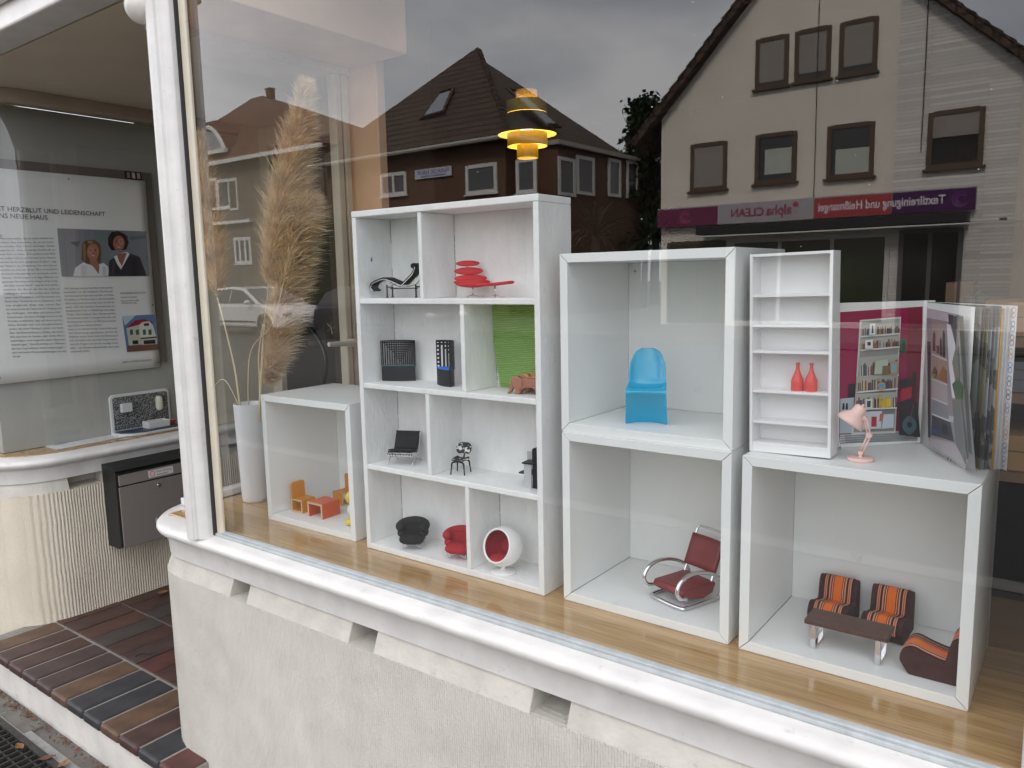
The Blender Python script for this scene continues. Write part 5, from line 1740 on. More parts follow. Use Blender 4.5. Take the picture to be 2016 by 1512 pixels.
# ------------------------------------------------------------------ pendant lamp deep in the room
LY = 1.6
lc = at(1038, 266, y=LY)
pend = thing('pendant_lamp', 'lit pendant lamp of stacked yellow rings hanging in the dark room', 'pendant lamp', (lc.x, LY, lc.z))
YS = pbr('yellow enamel shade', (0.58, 0.42, 0.07), 0.5, var=0.05)
YI = pbr('yellow shade inside', (0.82, 0.66, 0.20), 0.6, var=0.02)
DK = pbr('dark brown enamel', (0.035, 0.028, 0.024), 0.4)
sc_ = 0.131 / 0.19
def ring(nme, r0, z0, r1, z1, m_out):
    mk(nme, MB().lathe([(r0 * sc_, z0 * sc_), (r1 * sc_, z1 * sc_)], 48, cap=False), m_out, pend, smooth=True, fix=False)
    mk(nme + '_inside', MB().lathe([((r0 - 0.002) * sc_, z0 * sc_), ((r1 - 0.002) * sc_, z1 * sc_)], 48, cap=False), YI, pend, smooth=True, fix=False)
ring('top_ring', 0.068, 0.270, 0.068, 0.208, YS)
ring('upper_ring', 0.128, 0.205, 0.128, 0.132, YS)
ring('wide_shade', 0.128, 0.130, 0.188, 0.002, DK)
ring('lower_ring', 0.128, 0.010, 0.128, -0.070, YS)
ring('bottom_ring', 0.068, -0.060, 0.068, -0.142, YS)
mk('canopy_plate', MB().lathe([(0.0, 0.262 * sc_), (0.066 * sc_, 0.258 * sc_)], 32), YI, pend)
mk('cable', MB().tube([(0, 0, 0.262 * sc_), (0, 0, 2.02 - lc.z)], 0.003, 6), BLACKP, pend)
for k in range(3):
    a = 2 * PI * k / 3
    mk('spoke', MB().tube([(0.05 * math.cos(a), 0.05 * math.sin(a), 0.16 * sc_), (0.105 * math.cos(a), 0.105 * math.sin(a), 0.16 * sc_)], 0.0012, 5), BLACKP, pend)
mk('bulb', MB().ell((0, 0, 0.02), 0.028, 0.028, 0.036, 16, 10), emit('glowing bulb', (1.0, 0.80, 0.42), 8.0), pend, smooth=True)
ld = bpy.data.lights.new('pendant_light', 'POINT')
ld.energy = 0.75
ld.color = (1.0, 0.80, 0.42)
ld.shadow_soft_size = 0.03
lo = bpy.data.objects.new('pendant_light', ld)
COL.objects.link(lo)
lo.parent = pend
lo.location = (0, 0, 0.075)

# ------------------------------------------------------------------ things in the dark room
def cabinet():
    root = thing('storage_rack', 'brown wooden storage rack with cartons behind the open catalogue', 'rack', (0.60, 1.0, -0.74))
    WD = pbr('brown rack wood', (0.15, 0.085, 0.045), 0.6, var=0.15)
    for z in (0.0, 0.40, 0.86, 1.06, 1.20):
        mk('shelf_board', MB().box(0.0, 0.9, 0.0, 0.35, z, z + 0.024), WD, root)
    for x in (-0.025, 0.9):
        mk('upright', MB().box(x, x + 0.024, 0.0, 0.35, 0.0, 1.36), WD, root)
    return root
cabinet()
CARD = pbr('brown carton', (0.27, 0.155, 0.065), 0.85, var=0.08)
for i, (x, z, w_, h, lab) in enumerate(((0.05, 1.225, 0.36, 0.085, 'flat brown carton on the top board of the rack'), (0.08, 0.885, 0.40, 0.09, 'brown carton on the middle board of the rack'), (0.46, 1.225, 0.34, 0.14, 'taller brown carton with a white sticker on the rack'))):
    o = thing('carton', lab, 'carton', (0.60 + x, 1.02, -0.74 + z))
    mk('box', MB().box(0, w_, 0, 0.28, 0, h), CARD, o, bevel=0.002)
    mk('lid_seam', MB().box(0.0, w_, -0.0015, -0.0004, h * 0.55, h * 0.57), GASKET, o)
    mk('sticker', MB().box(w_ * 0.32, w_ * 0.5, -0.0016, -0.0004, h * 0.6, h * 0.9), PAPER, o)
for i, (x, lab) in enumerate(((0.02, 'grey binder lying on the rack above a carton'), (0.4, 'dark folder stack lying on the rack'))):
    mkf = mk('folder', MB().box(0, 0.34, 0, 0.26, 0, 0.03).box(0.01, 0.33, 0.0, 0.25, 0.031, 0.055).box(0.004, 0.335, 0.003, 0.255, 0.056, 0.075), pbr('folder grey %d' % i, (0.11 - 0.06 * i, 0.10 - 0.055 * i, 0.105 - 0.06 * i), 0.6), None, loc=(0.62 + x, 1.03, -0.74 + 1.085))
    tag(mkf, lab, 'folder')
def cactus(u, v, h, r, lab):
    p = at(u, v, y=0.95)
    o = thing('cactus', lab, 'cactus', (p.x, 0.95, -0.74 + 1.2245 if False else p.z - h))
    prf = [(r * 0.8, 0.0), (r, h * 0.2), (r, h * 0.8), (r * 0.75, h * 0.95), (0.0, h)]
    b = MB()
    vv = []
    n = 24
    for rr, z in prf:
        for k in range(n):
            q = rr * (1 + 0.12 * math.cos(8 * 2 * PI * k / n))
            vv.append((q * math.cos(2 * PI * k / n), q * math.sin(2 * PI * k / n), z))
    b.add(vv, [(i * n + k, i * n + (k + 1) % n, (i + 1) * n + (k + 1) % n, (i + 1) * n + k) for i in range(len(prf) - 1) for k in range(n)])
    mk('stem', b, pbr('cactus green', (0.02, 0.035, 0.02), 0.7), o, smooth=True)
    mk('pot', MB().lathe([(0.0, -0.05), (r * 1.1, -0.05), (r * 1.5, 0.003), (0.0, 0.003)], 20), pbr('dark pot', (0.03, 0.025, 0.022), 0.6), o, smooth='auto')
    mk('plinth', MB().box(-r * 1.6, r * 1.6, -r * 1.6, r * 1.6, -0.74 - (p.z - h) - 0.0, -0.0505), DARKROOM, o)
cactus(1912, 578, 0.055, 0.010, 'short dark cactus silhouetted behind the catalogue')
cactus(1930, 572, 0.065, 0.011, 'taller dark cactus silhouetted behind the catalogue')
DLEAF = pbr('dark palm leaf', (0.010, 0.016, 0.008), 0.6, var=0.2)
def palm(u, v, y, lab, n, l, seed):
    p = at(u, v, y=y)
    o = thing('palm_plant', lab, 'plant', (p.x, y, -0.74))
    g = random.Random(seed)
    h = p.z + 0.74
    mk('trunk', MB().tube([(0, 0, 0.2), (0.01, 0, h * 0.6), (0, 0, h - 0.02)], [0.03, 0.022, 0.016], 8), pbr('dark trunk', (0.03, 0.022, 0.015), 0.8), o, smooth=True)
    mk('pot', MB().lathe([(0.0, 0.0), (0.09, 0.0), (0.13, 0.24), (0.12, 0.24), (0.11, 0.2), (0.0, 0.2)], 24), pbr('dark planter', (0.03, 0.03, 0.032), 0.5), o, smooth='auto')
    b = MB()
    for i in range(n):
        a = g.uniform(0, 2 * PI)
        e = g.uniform(-0.1, 1.1)
        d = Vector((math.cos(a) * math.cos(e), math.sin(a) * math.cos(e), math.sin(e)))
        pts = []
        pos = Vector((0, 0, h - 0.02))
        for s_ in range(6):
            pts.append(pos.copy())
            pos = pos + d * l / 5 * g.uniform(0.9, 1.1)
            d = (d + Vector((0, 0, -0.22))).normalized()
        w_ = d.cross(Vector((0, 0, 1))).normalized() * 0.006
        vv = []
        for k, q in enumerate(pts):
            s_ = (0.5, 1, 1, 0.8, 0.5, 0.05)[k]
            vv += [q - w_ * s_, q + w_ * s_]
        b.add(vv, [(2 * k, 2 * k + 2, 2 * k + 3, 2 * k + 1) for k in range(5)])
    mk('fronds', b, DLEAF, o, fix=False)
palm(1172, 455, 1.35, 'dark slender palm behind the tall shelf', 70, 0.20, 4)
palm(1285, 462, 1.25, 'dark spiky palm above the blue chair cube', 120, 0.17, 5)
for u, v0, v1, lab in () and ((1610, 0, 440, 'thin black cable hanging deep in the room over the bookcase'), (1818, 0, 440, 'thin black cable hanging deep in the room over the catalogue')):
    p = at(u, 200, y=2.0)
    tag(mk('hanging_cable', MB().tube([(p.x, 2.0, 0.35), (p.x, 2.0, 2.02)], 0.0035, 6), BLACKP), lab, 'cable', 'hanging cables')
# ------------------------------------------------------------------ poster in the neighbouring window
PX = -2.545
po = thing('poster', 'white poster with text columns and a photo of two women behind the curved window', 'poster', (PX, 0.0, 0.0))


def pz(X, Y, off=0.0):
    """zoomed reading of the poster (400 px square at 0,400 enlarged 3.78x) -> its plane"""
    p = at(X / 3.78, 400 + Y / 3.78, x=PX + 0.004 + off)
    return p - Vector((PX, 0, 0))


tl = at(0, 332, x=PX)
pts = [at(-110, 322, x=PX), at(285, 352, x=PX), at(298, 545, x=PX), at(308, 640, x=PX), at(316, 722, x=PX), at(-110, 768, x=PX)]
b = MB()
# slightly wavy sheet
y0p, y1p = pts[0].y, 0.606
zt, zb = 1.113, 0.280
b.grid(lambda u, v: (0.0018 * math.sin(7 * u + 2 * v) + 0.0022, y0p + (y1p - y0p) * u - 0.008 * math.sin(PI * v) * u * 0.4, zb + (zt - zb) * v), 20, 14)
mk('sheet', b, pbr('poster paper', (0.80, 0.80, 0.785), 0.35, var=0.02), po, smooth=True, fix=False, solid=0.0004)
mk('backing_board', MB().box(-0.0135, -0.001, y0p - 0.05, 0.640, 0.30, 1.150), pbr('taupe backing', (0.15, 0.125, 0.11), 0.7), po)
ik = MB()
lv = [0]


def pp_(pts_, c):
    lv[0] += 1
    o = 0.0012 + lv[0] * 0.00004
    ik.poly(pts_, lambda X, Y: pz(X, Y, o), rgb(c))


def ptext(body, X0, Y0, X1, Y1, size_px, c=(25, 25, 28)):
    """a line of lettering from (X0,Y0) to (X1,Y1), baseline"""
    a = pz(X0, Y0, 0.0016)
    e = pz(X1, Y1, 0.0016)
    d = e - a
    up = Vector((0, 0, 1))
    w_ = d.length
    d.normalize()
    hgt = (pz(X0, Y0 - size_px, 0.0016) - a).length
    ik.text(body, hgt * 1.38, lambda x, y: a + d * x + up * y, rgb(c), width=w_)


ptext('MIT HERZBLUT UND LEIDENSCHAFT', -52, 54, 780, 97, 37)
ptext('INS NEUE HAUS', -22, 108, 352, 123, 37)
ptext('E', -14, 262, 14, 264, 30)
col1 = ['ine Immobilie, das ist nicht einfach nur', 'ein Haus. Eine Immobilie, das ist ein hoch-', 'emotionales Gut. Umso wichtiger, findet', 'Susanne G., eine neutrale Fachkraft an', 'seiner Seite zu haben. „Der professionelle Blick', 'von außen hilft beim Verkauf eines Hauses', 'und der Suche nach geeigneten Käufern“, sagt', 'die Maklerin aus Oldenburg. Vor zehn Jahren', 'machte sie sich mit ihrem Büro Immobilien', 'Gründorf selbstständig und vermittelt seither', 'Häuser, Wohnungen und Agrarflächen im', 'gesamten Nordwesten bis hinauf auf die Inseln.', '„Ich liebe meinen Beruf“, sagt die Immobilien-', 'maklerin. Ein Beruf, der für sie nicht an', 'Vielfältigkeit übertroffen werden kann. Gefragt', 'seien viele Disziplinen und Kenntnisse von', 'Recht über Technik bis hin zu Diplomatie. Und', 'sie ergänzt dies um zwei für', 'sie entscheidende Faktoren im Umgang mit', 'den Aufträgen: „Herzblut und Leidenschaft.“', 'Gemeinsam mit ihrer Kollegin berät sie die', 'Kunden ausführlich, legt auf einen persön-', 'lichen Kontakt wert und rät jedem Interes-', 'senten, bei einem Hauskauf „immer eine Nacht', 'über die Entscheidung zu schlafen, die Immo-', 'bilie durchaus ein zweites oder drittes Mal zu', 'besichtigen und möglichst einen Experten', 'mitzubringen.“ Eine Ehrlichkeit und Offenheit,', 'die sich in gründlicher Arbeit widerspiegelt –', 'und wertvolle Weiterempfehlungen mit sich', 'bringt.']
n1 = len(col1)
for i, t in enumerate(col1):
    k = i / (n1 - 1)
    xs = -30 + 126 * k if i else 16
    y = 268 + (1146 - 268) * k
    xe = 400 + 95 * k if i < n1 - 1 else xs + 58
    ptext(t, xs, y + 2, xe, y - 2 - 8 * k if i < n1 - 1 else y - 2, 15, (70, 70, 72))
col2 = ['„Wir beraten unsere Kunden rund um die', 'Immobilie“, so die Inhaberin. Ein Grund-', 'riss muss passend gemacht werden, so frühes', 'Kontakte zu Handwerkern, die Immobilie', 'nicht wenig ansprechend sei? Auch da hilft sie', 'weiter oder holt fachliche Unterstützung wie', 'beispielsweise beim in Oldenburg noch jungen', 'Thema „Homestaging“ dazu. Hierbei werden', 'leerstehende Häuser so hergerichtet, dass sich', 'Interessenten leichter ein Bild ihres zukünf-', 'tigen Zuhauses machen können.', 'Denn ist ein Verkauf mit der Unterschrift unter', 'dem Notarvertrag abgeschlossen, doch für die', 'Maklerin endet damit nicht die Beratung an', 'sich. Sie bleibt eine zentrale Ansprechpart-', 'nerin für Fragen rund um die jeweilige Immo-', 'bilie – ein Haus(ver)kauf bleibt eben eine', 'emotionale Sache.']
n2 = len(col2)
for i, t in enumerate(col2):
    k = i / (n2 - 1)
    xs = 470 + 56 * k
    y = 640 + (1110 - 640) * k
    xe = {10: 760, 17: 668}.get(i, 838 + 50 * k)
    ptext(t, xs, y + 2, xe, y - 6 * (xe - xs) / 380 - 4 * k, 15, (70, 70, 72))
for t, X0, Y0, X1, Y1, sz in (('IMMOBILIEN GRÜNDORF', 895, 678, 1085, 672, 14), ('Susanne Gründorf', 898, 706, 1018, 702, 13), ('Alexanderstraße', 900, 733, 1036, 728, 13), ('Oldenburg', 902, 750, 1015, 746, 13), ('LEBEN, WOHNEN & GENIESSEN', 908, 1192, 1126, 1172, 14)):
    ptext(t, X0, Y0, X1, Y1, sz, (90, 90, 92))
# photograph of the two women (flat print)
pp_([(424, 187), (1090, 210), (1114, 544), (458, 545)], (128, 132, 140))
for pts_, c in (([(424, 187), (560, 192), (560, 545), (458, 545)], (146, 146, 152)), ([(700, 205), (830, 210), (820, 480), (730, 480)], (118, 128, 130)), ([(520, 290), (600, 280), (580, 330)], (100, 106, 112)), ([(960, 250), (1080, 240), (1080, 262), (970, 275)], (108, 114, 118))):
    pp_(pts_, c)
circ = lambda cx, cy_, rx, ry, n=18, a0=0, a1=2 * PI: [(cx + rx * math.cos(a0 + (a1 - a0) * k / n), cy_ + ry * math.sin(a0 + (a1 - a0) * k / n)) for k in range(n)]
pp_([(545, 545), (560, 480), (620, 440), (700, 470), (770, 445), (806, 475), (810, 545)], (222, 222, 224))
pp_([(806, 545), (812, 430), (860, 395), (945, 365), (1040, 400), (1092, 540)], (62, 58, 66))
pp_([(848, 400), (880, 380), (945, 362), (965, 378), (900, 495), (870, 450)], (226, 226, 228))
pp_([(868, 380), (945, 368), (908, 470), (885, 430)], (150, 104, 88))
pp_([(612, 300), (640, 276), (700, 272), (742, 300), (756, 360), (750, 440), (720, 455), (640, 450), (606, 420)], (104, 84, 62))
pp_(circ(692, 362, 46, 62), (168, 118, 100))
pp_([(665, 415), (718, 415), (740, 470), (735, 530), (700, 480), (672, 450)], (160, 112, 96))
pp_([(805, 255), (830, 215), (880, 208), (935, 235), (958, 290), (940, 345), (905, 350), (830, 350), (806, 310)], (44, 36, 34))
pp_(circ(884, 298, 44, 58), (158, 108, 92))
for cx, cy_, s1 in ((692, 362, 1), (884, 298, -1)):
    pp_(circ(cx - 14 * s1, cy_ - 6, 20, 30), (188, 138, 118))
    pp_(circ(cx - 16, cy_ + 14, 9, 7, 10), (190, 124, 108))
    pp_(circ(cx + 16, cy_ + 14, 9, 7, 10), (176, 112, 98))
    pp_(circ(cx, cy_ + 29, 14, 4, 12), (206, 176, 168))
    for dx in (-17, 17):
        pp_(circ(cx + dx, cy_ - 9, 7, 3, 8), (48, 36, 34))
        pp_([(cx + dx - 9, cy_ - 19), (cx + dx + 9, cy_ - 20), (cx + dx + 9, cy_ - 17), (cx + dx - 9, cy_ - 16)], (96, 66, 54))
    pp_([(cx - 4, cy_ - 2), (cx + 3, cy_ - 2), (cx + 6, cy_ + 14), (cx - 6, cy_ + 14)], (152, 102, 86))
for (x0_, y0_, x1_, y1_, c_) in ((618, 300, 640, 430, (142, 116, 84)), (742, 320, 752, 430, (128, 102, 74)), (650, 278, 690, 300, (156, 130, 96)), (815, 240, 835, 300, (62, 50, 46)), (925, 240, 950, 310, (60, 48, 44)), (850, 214, 890, 232, (72, 58, 52)), (600, 460, 640, 545, (206, 206, 210)), (760, 470, 790, 545, (200, 200, 206)), (830, 430, 860, 540, (74, 70, 78)), (980, 410, 1030, 540, (54, 50, 58))):
    pp_([(x0_, y0_), (x1_, y0_ + 4), (x1_ - 4, y1_), (x0_ + 5, y1_ - 3)], c_)
# photograph of the red-roofed house
pp_([(908, 840), (1146, 828), (1184, 1090), (945, 1108)], (92, 128, 172))
for pts_, c in (([(908, 840), (1010, 835), (930, 910)], (190, 200, 214)), ([(935, 930), (1010, 870), (1075, 862), (1130, 880), (1138, 905), (1050, 900)], (158, 44, 44)), ([(940, 930), (1040, 905), (1050, 1050), (960, 1060)], (200, 196, 180)), ([(1036, 905), (1060, 885), (1110, 878), (1138, 905), (1165, 1000), (1048, 1010)], (222, 220, 208)), ([(1048, 1000), (1168, 990), (1172, 1060), (1052, 1062)], (206, 202, 188)), ([(950, 1060), (1176, 1048), (1184, 1090), (945, 1108)], (120, 84, 70)), ([(985, 1022), (1028, 1020), (1030, 1048), (988, 1050)], (40, 40, 46)), ([(1068, 1022), (1155, 1016), (1158, 1045), (1070, 1050)], (36, 36, 42)), ([(1048, 1002), (1168, 992), (1168, 1002), (1048, 1012)], (40, 48, 44)), ([(1070, 895), (1108, 892), (1110, 912), (1072, 914)], (50, 48, 50))):
    pp_(pts_, c)
for x in (966, 1010, 1062, 1104):
    pp_([(x, 942), (x + 22, 939), (x + 25, 978), (x + 3, 981)], (60, 96, 96))
# strip of three tiny pictures in the corner
f3 = lambda X, Y: (X * 1.25, (Y - 1322.8) * 1.25)
pp_([f3(740, 1130), f3(840, 1138), f3(846, 1186), f3(746, 1178)], (38, 26, 26))
for k in range(3):
    pp_([f3(754 + 30 * k, 1138 + 2 * k), f3(772 + 30 * k, 1140 + 2 * k), f3(776 + 30 * k, 1174 + 2 * k), f3(757 + 30 * k, 1172 + 2 * k)], [(150, 130, 124), (200, 196, 190), (176, 168, 162)][k])
mk('printing', ik, INK, po, fix=False)
for X, Y in ((510, -180), (1090, -160), (1094, 402), (1137, 757), (1178, 1188), (0, 1300)):
    q = pz(X, Y, 0.003)
    mk('pin', MB().ell((q.x, q.y, q.z), 0.003, 0.0028, 0.0028, 8, 6), pbr('dark pin', (0.03, 0.02, 0.02), 0.4), po, smooth=True)

# ------------------------------------------------------------------ leaflet and toy kitchen on the neighbouring board
lfz = 0.0012
q = [at(72, 873, z=0.004), at(190, 848, z=0.004), at(262, 856, z=0.004), at(112, 884, z=0.004)]
c0 = sum(q, Vector()) / 4
o = thing('leaflet', 'white leaflet with a line of blue lettering lying on the board', 'leaflet', (c0.x, c0.y, 0.0008))
qq = [Vector((v_.x - c0.x, v_.y - c0.y, 0.002)) for v_ in q]
mk('sheet', MB().add([tuple(v_) for v_ in qq] + [(v_.x, v_.y, 0.0002) for v_ in qq], [(0, 1, 2, 3), (4, 7, 6, 5), (0, 4, 5, 1), (1, 5, 6, 2), (2, 6, 7, 3), (3, 7, 4, 0)]), PAPER, o)
ib = MB()
a_, e_ = qq[0].lerp(qq[3], 0.5), qq[1].lerp(qq[2], 0.5)
d_ = (e_ - a_)
for k, (s0, s1) in enumerate(((0.10, 0.30), (0.33, 0.36), (0.39, 0.55), (0.58, 0.70), (0.73, 0.9))):
    up = (qq[0] - qq[3]).normalized()
    p0, p1 = a_ + d_ * s0, a_ + d_ * s1
    ib.add([p0 + Vector((0, 0, 0.0004)) - up * 0.012, p1 + Vector((0, 0, 0.0004)) - up * 0.012, p1 + up * 0.004 + Vector((0, 0, 0.0004)), p0 + up * 0.004 + Vector((0, 0, 0.0004))], [(0, 1, 2, 3)], (0.16, 0.22, 0.36))
mk('lettering', ib, INK, o, fix=False)

tk = thing('toy_kitchen', 'toy kitchen in a white tray with speckled back wall, boiler and sink', 'toy kitchen', (-2.535, 0.37, 0.0005))
SPK = patch_mat('black and white speckle', (0.035, 0.035, 0.04), (0.34, 0.34, 0.34), 260, 0.52, 0.5, 3.0)
TW = pbr('white tin', (0.70, 0.70, 0.70), 0.35)
fnx = lambda u, v, w__: (w__, u, v)
rr = lambda y0, y1, z0, z1, r: [(y0 + r - r * math.cos(a), z1 - r + r * math.sin(a)) for a in [PI / 2 * i / 5 for i in range(6)]] + [(y1 - r + r * math.sin(a), z1 - r + r * math.cos(a)) for a in [PI / 2 * i / 5 for i in range(6)]] + [(y1, z0), (y0, z0)]
mk('tray_back', MB().prism(rr(-0.008, 0.268, 0.0, 0.178, 0.02), fnx, -0.020, -0.008), TW, tk, bevel=0.003)
mk('speckled_wall', MB().prism(rr(0.004, 0.256, 0.02, 0.166, 0.012), fnx, -0.0078, -0.0055), SPK, tk)
mk('tray_floor', MB().prism([(-0.0075, -0.008), (0.05, -0.008), (0.095, 0.03), (0.11, 0.08), (0.11, 0.268), (-0.0075, 0.268)], lambda u, v, w__: (u, v, w__), 0.0, 0.012), TW, tk, bevel=0.004)
mk('counter', MB().prism([(-0.003, 0.002), (0.046, 0.002), (0.086, 0.036), (0.1, 0.084), (0.1, 0.26), (-0.003, 0.26)], lambda u, v, w__: (u, v, w__), 0.0122, 0.016), pbr('blue counter', (0.05, 0.075, 0.13), 0.4), tk)
mk('cupboard', MB().box(-0.0054, 0.014, 0.035, 0.080, 0.098, 0.136).box(0.0141, 0.0148, 0.0573, 0.0577, 0.099, 0.135), TW, tk, bevel=0.001)
mk('boiler', MB().lathe([(0.0, 0.085), (0.010, 0.086), (0.0155, 0.094), (0.0165, 0.10), (0.0165, 0.138), (0.0155, 0.144), (0.010, 0.151), (0.0, 0.152)], 24, (0.014, 0.205, 0)), pbr('cream boiler', (0.62, 0.60, 0.52), 0.35), tk, smooth='auto')
sk = mk('sink', MB().box(0.012, 0.07, 0.118, 0.122, 0.0162, 0.046).box(0.012, 0.07, 0.214, 0.218, 0.0162, 0.046).box(0.012, 0.016, 0.1221, 0.2139, 0.0162, 0.046).box(0.066, 0.07, 0.1221, 0.2139, 0.0162, 0.046).box(0.0161, 0.0659, 0.1221, 0.2139, 0.0162, 0.022), TW, tk, bevel=0.002)
mk('bowl', MB().lathe([(0.0, 0.0165), (0.009, 0.0165), (0.018, 0.036), (0.0165, 0.036), (0.008, 0.020), (0.0, 0.019)], 20, (0.05, 0.238, 0)), pbr('red bowl', (0.45, 0.06, 0.03), 0.4), tk, smooth='auto')

# ------------------------------------------------------------------ letter box
mbx = thing('letter_box', 'black letter box with brown metal front mounted on the ribbed wall', 'letter box', (-2.37, 0.222, -0.425))
MBK = pbr('black powder coat', (0.014, 0.014, 0.014), 0.5, var=0.1)
MBR = pbr('brown brushed metal', (0.27, 0.245, 0.22), 0.4, 0.2, var=0.04, vs=40, stretch=(1, 1, 12))
mk('housing', MB().prism([(0.0, 0.0), (0.085, 0.0), (0.108, 0.012), (0.108, 0.318), (0.085, 0.342), (0.0, 0.350)], lambda u, v, q: (u, q, v), 0.0, 0.36), MBK, mbx, bevel=0.003)
mk('roof_flap', MB().prism([(0.084, 0.3432), (0.118, 0.330), (0.121, 0.333), (0.086, 0.348)], lambda u, v, q: (u, q, v), -0.004, 0.364), MBK, mbx, bevel=0.001)
fl = mk('letter_flap', MB().prism([(0.1085, 0.268), (0.1165, 0.268), (0.1125, 0.312), (0.1085, 0.312)], lambda u, v, q: (u, q, v), 0.012, 0.35), MBR, mbx, bevel=0.002)
dr = mk('front_door', MB().box(0.1085, 0.1145, 0.010, 0.352, 0.004, 0.262), MBR, mbx, bevel=0.002)
mk('lock', MB().lathe([(0.0, 0.006), (0.0045, 0.006), (0.0075, 0.004), (0.0085, 0.0)], 20, (0.1146, 0.176, 0.238), ax=Matrix.Rotation(R(90), 3, 'Y')).box(0.1200, 0.1212, 0.1753, 0.1767, 0.234, 0.242), CHROME, dr, smooth='auto')
st_ = MB()
yA, yB, zA, zB = 0.135, 0.245, 0.276, 0.306
sx_ = lambda z: 0.1172 - (z - 0.268) * 0.091
stk = lambda y, z, o=0.0: (sx_(z) + 0.0006 + o, y, z)
st_.poly([(yA, zA), (yB, zA), (yB, zB), (yA, zB)], lambda a, c: stk(a, c), (0.66, 0.62, 0.62))
st_.poly(circ(yA + 0.018, (zA + zB) / 2, 0.012, 0.012), lambda a, c: stk(a, c, 0.0001), rgb((200, 120, 128)))
st_.poly(circ(yA + 0.018, (zA + zB) / 2, 0.009, 0.009), lambda a, c: stk(a, c, 0.0002), rgb((224, 190, 190)))
st_.text('Keine Werbung', 0.0125, lambda x, y: stk(yA + 0.036 + x, zA + 0.017 + y, 0.0002), (0.04, 0.03, 0.04), width=0.066)
st_.text('einwerfen!', 0.0125, lambda x, y: stk(yA + 0.036 + x, zA + 0.004 + y, 0.0002), (0.04, 0.03, 0.04), width=0.050)
mk('sticker', st_, INK, fl, fix=False)
nm = MB()
nm.poly([(0.150, 0.076), (0.262, 0.076), (0.262, 0.098), (0.150, 0.098)], lambda a, c: (0.1149, a, c), rgb((60, 140, 176)))
nm.poly(circ(0.212, 0.087, 0.038, 0.0075, 24), lambda a, c: (0.1150, a, c), rgb((214, 214, 214)))
nm.poly([(0.150, 0.076), (0.160, 0.076), (0.160, 0.098), (0.150, 0.098)], lambda a, c: (0.1151, a, c), rgb((190, 214, 224)))
mk('name_sticker', nm, INK, dr, fix=False)

# ------------------------------------------------------------------ globe lamp under the soffit
gp = at(280, 4, z=1.345)
gl = thing('globe_lamp', 'white opal globe lamp under the entrance soffit', 'lamp', (gp.x, gp.y, 1.386))
OPAL = pbr('opal glass', (0.66, 0.63, 0.57), 0.2, var=0.02)
mk('mount', MB().lathe([(0.032, 0.0), (0.032, -0.010), (0.022, -0.014), (0.0, -0.014)], 24), WHITE_PAINT, gl, smooth='auto')
mk('globe', MB().ell((0, 0, -0.052), 0.042, 0.042, 0.042, 28, 18), OPAL, gl, smooth=True)
# ================================================================== the far side of the street (seen mirrored in the window)
def vy(Y):
    """distance of a reflected plane behind the glass -> its true place in front of the glass"""
    return 2 * YG - Y


def fx(p):
    return Vector((p.x, vy(p.y), p.z))


GZ = ZP + 0.004
DGLASS = pbr('dark far window glass', (0.03, 0.032, 0.034), 0.06, var=0.1, spec=0.8)
BRNFR = pbr('brown window frame', (0.10, 0.062, 0.038), 0.6, var=0.08)
WHTFR = pbr('white window frame', (0.70, 0.69, 0.66), 0.5, var=0.03)
BLINDM = pbr('roller blind slats', (0.30, 0.27, 0.24), 0.7, var=0.1, vs=4, stretch=(0.2, 0.2, 14))


def far_window(parent, x0, x1, z0, z1, yf, fr=0.09, fmat=BRNFR, blind=0.0, mull=0, sill=True, pm=DGLASS, out=1):
    """window on a wall that faces +y (towards the shop); yf is the wall face"""
    if x0 > x1:
        x0, x1 = x1, x0
    if z0 > z1:
        z0, z1 = z1, z0
    wn = mk('window', MB().box(x0, x1, yf - 0.02, yf + 0.012, z0, z1), pm, parent)
    b = MB()
    for bb in ((x0 - 0.02, x0 + fr, yf + 0.0, yf + 0.05, z0, z1), (x1 - fr, x1 + 0.02, yf + 0.0, yf + 0.05, z0, z1), (x0 + fr, x1 - fr, yf + 0.0, yf + 0.05, z0, z0 + fr), (x0 + fr, x1 - fr, yf + 0.0, yf + 0.05, z1 - fr, z1 + 0.02)):
        b.box(*bb)
    for k in range(mull):
        xm = x0 + (x1 - x0) * (k + 1) / (mull + 1)
        b.box(xm - fr * 0.5, xm + fr * 0.5, yf, yf + 0.052, z0 + fr, z1 - fr)
    mk('frame', b, fmat, wn)
    if blind:
        mk('blind', MB().box(x0 + fr, x1 - fr, yf + 0.0125, yf + 0.03, z1 - fr - (z1 - z0) * blind, z1 - fr - 0.001), BLINDM, wn)
    if sill:
        mk('sill', MB().box(x0 - 0.08, x1 + 0.08, yf + 0.001, yf + 0.12, z0 - 0.07, z0 - 0.01), fmat, wn)
    return wn


# ------------------------------------------------------------------ white gabled house with the dry cleaner's sign
YH = 20.0
WF = vy(YH)
gh = thing('gabled_house', 'white gabled house with a dry cleaning shop sign, reflected in the window', 'house', (0, 0, 0))
pL = at(1303, 235, y=YH)
pA = at(1480, 0, y=YH)
pR1 = at(1839, 0, y=YH)
pR2 = at(2016, 122, y=YH)
mL = (pA.z - pL.z) / (pA.x - pL.x)
mR = (pR2.z - pR1.z) / (pR2.x - pR1.x)
xa = (pR1.z - pA.z + mL * pA.x - mR * pR1.x) / (mL - mR)
za = pA.z + mL * (xa - pA.x)
xr = at(2060, 300, y=YH).x + 2.2
zr = za + mR * (xr - xa)
WHW = pbr('white house render', (0.80, 0.74, 0.65), 0.9, var=0.06, vs=1.2)
mk('wall', MB().prism([(pL.x, GZ), (xr, GZ), (xr, zr), (xa, za), (pL.x, pL.z)], lambda u, v, q: (u, q, v), WF, WF - 11), WHW, gh)
